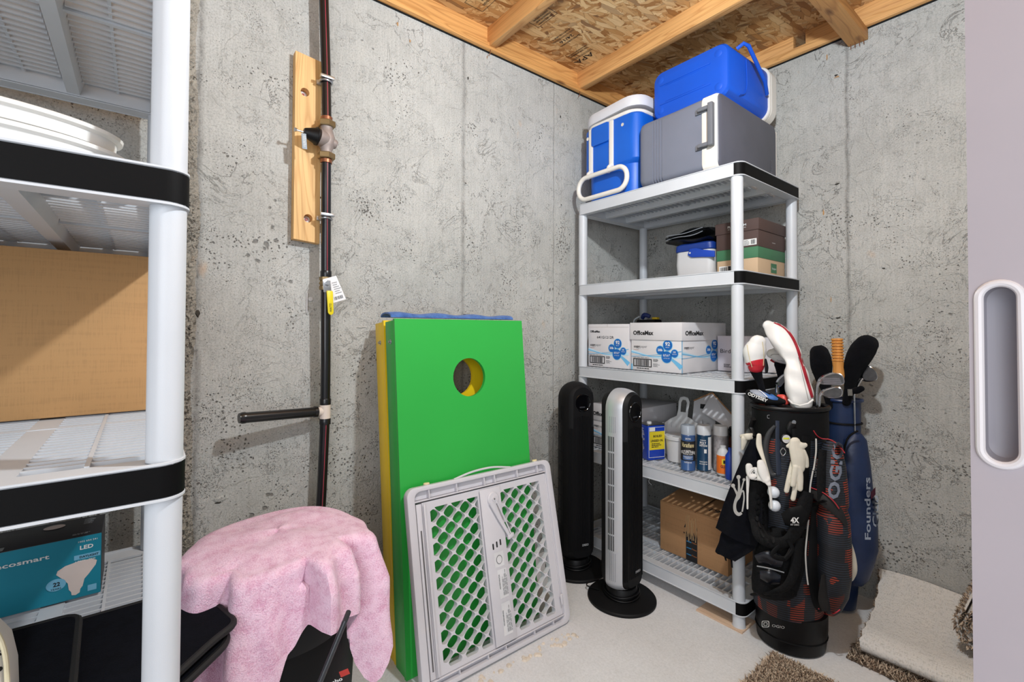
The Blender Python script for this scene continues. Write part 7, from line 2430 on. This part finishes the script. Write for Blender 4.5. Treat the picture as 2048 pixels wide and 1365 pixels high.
# putter cover
pc_ = thing('putter_cover', 'black putter cover with white lettering and grey and blue top panels', 'head cover', tuple(W(1530, 795, 'y', -0.690)), 'golf club head covers')
pm = blob([(1499, 786, -0.700, 8), (1508, 790, -0.700, 13), (1524, 795, -0.690, 14.5), (1543, 800, -0.680, 12.5), (1558, 803, -0.670, 9), (1566, 804, -0.665, 6)], 0.75, 22, 4)
build('cover_shell', pm, blk_cloth, pc_, smooth=70)
bv5 = BVHTree.FromPolygons([tuple(p) for p in pm.v], pm.f)
ribbon_on(bv5, [(1500, 782), (1510, 784), (1522, 788), (1533, 793)], [3, 9, 11, 8], 0.0016, -0.5, 'grey_panel', mat('panel_grey', '8B93A0', 0.5, var=0.1), pc_)
ribbon_on(bv5, [(1520, 781.5), (1532, 788), (1545, 795), (1556, 799)], [3, 10, 10, 4], 0.0018, -0.5, 'blue_panel', mat('panel_blue', '245C9E', 0.45, var=0.15, vscale=60), pc_)
ribbon_on(bv5, [(1516, 778.5), (1526, 786), (1535, 795)], 1.4, 0.003, -0.5, 'white_seam', print_w, pc_)
mb = MB()
d0 = W(1494.5, 790, 'y', -0.75)
ux_ = (RH * 0.93 - V((0, 0, 0.36))).normalized(); uy_ = (V((0, 0, 0.93)) + RH * 0.36).normalized()
put_text(mb, 'ODYSSEY', d0, ux_, uy_, 0.0115, 0.080, bold=0.03)
snap(mb, pm, None, 0.0018)
build('printed_name', mb, print_w, pc_, smooth=0)
tag(build('orange_grip', blob([(1558, 794, -0.610, 5), (1567, 797, -0.610, 8), (1572, 805, -0.610, 6)], 0.8), mat('coral_rubber', 'E0544A', 0.4)), 'coral red rubber grip between the putter cover and the white driver cover', 'grip')
# irons
def iron(label, outl, hosel, y, groove=None, shaftpx=None):
    t_ = thing('golf_iron', label, 'golf club', tuple(W(outl[0][0], outl[0][1], 'y', y)), 'golf clubs')
    S = smooth_path([V((u, v, 0)) for u, v in outl + [outl[0]]], 5)[:-1]
    ft_ = [W(p.x, p.y, 'y', y) for p in S]
    c_ = sum(ft_, V((0, 0, 0))) / len(ft_)
    dirb = -(c_ - CAM).normalized()
    bk = [q + FH * 0.010 for q in ft_]
    inn = [c_ + (q - c_) * 0.90 - FH * 0.002 for q in ft_]
    build('club_head', MB().loft([bk, ft_, inn]), chrome, t_, smooth=25)
    face = [c_ + (q - c_) * 0.84 - FH * 0.0026 for q in ft_]
    build('club_face', MB().add(face, [tuple(range(len(face)))]), mat('brushed_face', '6C6C6E', 0.4, 0.8, var=0.1, vscale=60), t_, smooth=0)
    if groove:
        x0, y0, x1, y1, n_ = groove
        mb = MB()
        for k in range(n_):
            t = k / (n_ - 1)
            p0 = W(x0 + 4 * t, y0 + (y1 - y0) * t, 'y', y) - FH * 0.0032
            p1 = W(x1 + 6 * t, y0 + (y1 - y0) * t + 1, 'y', y) - FH * 0.0032
            mb.tube([p0, p1], 0.0006, 4)
        build('face_groove', mb, mat('groove_light', 'BDB9C2', 0.4, 0.5), t_, smooth=0)['kind'] = 'stuff'
    hp_ = [W(u, v, 'y', y) for u, v in hosel]
    build('hosel', MB().tube(smooth_path(hp_, 4), 0.0052, 14), chrome, t_)
    last = hp_[-1]
    build('shaft', MB().tube([last, last + V((0.0, 0.005, -0.30))], 0.0042, 10), chrome, t_)
    return t_
iron('chrome iron with a grooved face, uppermost of the two irons', [(1637, 768), (1642, 757), (1655, 749), (1672, 746), (1684, 750), (1689, 760), (1687, 769), (1670, 771), (1650, 770)], [(1639, 764), (1635, 772), (1633.5, 784), (1633, 797)], -0.56, (1643, 756, 1678, 769, 8))
iron('plain chrome iron right under the grooved one', [(1642, 791), (1645, 783), (1660, 777), (1675, 774), (1684, 779), (1685, 789), (1678, 796), (1660, 797)], [(1644, 786), (1640, 792), (1639, 800), (1638, 810)], -0.58)
iron('dark iron club seen edge on behind the white driver cover', [(1553, 772), (1556, 762), (1564, 753), (1574, 747), (1577, 757), (1568, 766), (1560, 775)], [(1554, 770), (1553, 778), (1554, 790), (1555, 802)], -0.56)
iron('silver wedge head sticking out right of the fleece covers', [(1733, 731), (1744, 735), (1752, 744), (1755, 757), (1748, 763), (1728, 763), (1722, 750)], [(1724, 758), (1716, 770), (1708, 790)], -0.185)
# fleece covers and the turned wooden handle in the navy bag
def fleece(label, body, neck, y):
    t_ = thing('fleece_cover', label, 'head cover', tuple(W(body[0][0], body[0][1], 'y', y)), 'golf club head covers')
    build('cover_shell', blob([(u, v, y, r) for u, v, r in body], 0.8, 22, 5), fuzz, t_, smooth=70)
    build('neck_sock', blob([(u, v, y, r) for u, v, r in neck], 0.8), fuzz, t_, smooth=70)
fleece('black fleece head cover left of the wooden handle', [(1639, 708, 20), (1641, 718, 22), (1643, 735, 22), (1646, 755, 17)], [(1647, 762, 14), (1654, 785, 10), (1660, 812, 8)], -0.205)
fleece('tall black fleece head cover right of the wooden handle', [(1732, 691, 25), (1726, 700, 27), (1716, 718, 26), (1707, 738, 21), (1703, 754, 17)], [(1702, 760, 15), (1699, 778, 11), (1693, 805, 9)], -0.205)
ff = tag(build('fleece_toe', blob([(1700, 784, -0.235, 5), (1712, 782, -0.235, 8), (1722, 778, -0.235, 7)], 0.8), fuzz), 'small black fleece toe below the tall fleece cover', 'head cover')
mb = MB()
for k in range(4):
    a = W(1696 + 2.4 * k, 779, 'y', -0.25); b_ = W(1697 + 2.4 * k, 792, 'y', -0.25)
    mb.tube([a, b_], 0.0016, 6)
build('elastic_band', mb, mat('elastic_grey', '8E8C86', 0.6), ff)['kind'] = 'stuff'
wh = thing('turned_handle', 'ribbed orange wooden handle standing between the black fleece covers', 'handle', tuple(W(1675, 745, 'y', -0.24)))
oak = wood('turned_wood', 'B87430', 'D9974A', axis=2, knots=False)
cb_, ct_ = W(1677, 752, 'y', -0.26), W(1674, 677, 'y', -0.26)
H_ = (ct_ - cb_).length
pr_ = [(0.017, -0.03), (0.0215, 0.0), (0.0205, 0.02), (0.019, 0.035), (0.0205, 0.052), (0.021, 0.060)]
z = 0.060
while z < H_ - 0.022:
    pr_ += [(0.0180, z + 0.001), (0.0222, z + 0.003), (0.0222, z + 0.0085), (0.0180, z + 0.0104)]
    z += 0.0125
pr_ += [(0.0195, z + 0.001), (0.0222, z + 0.003), (0.0222, H_ - 0.006), (0.020, H_ - 0.001), (0.0, H_)]
build('wooden_grip', MB().lathe(pr_, cb_, 32, (ct_ - cb_)), oak, wh, smooth=30)
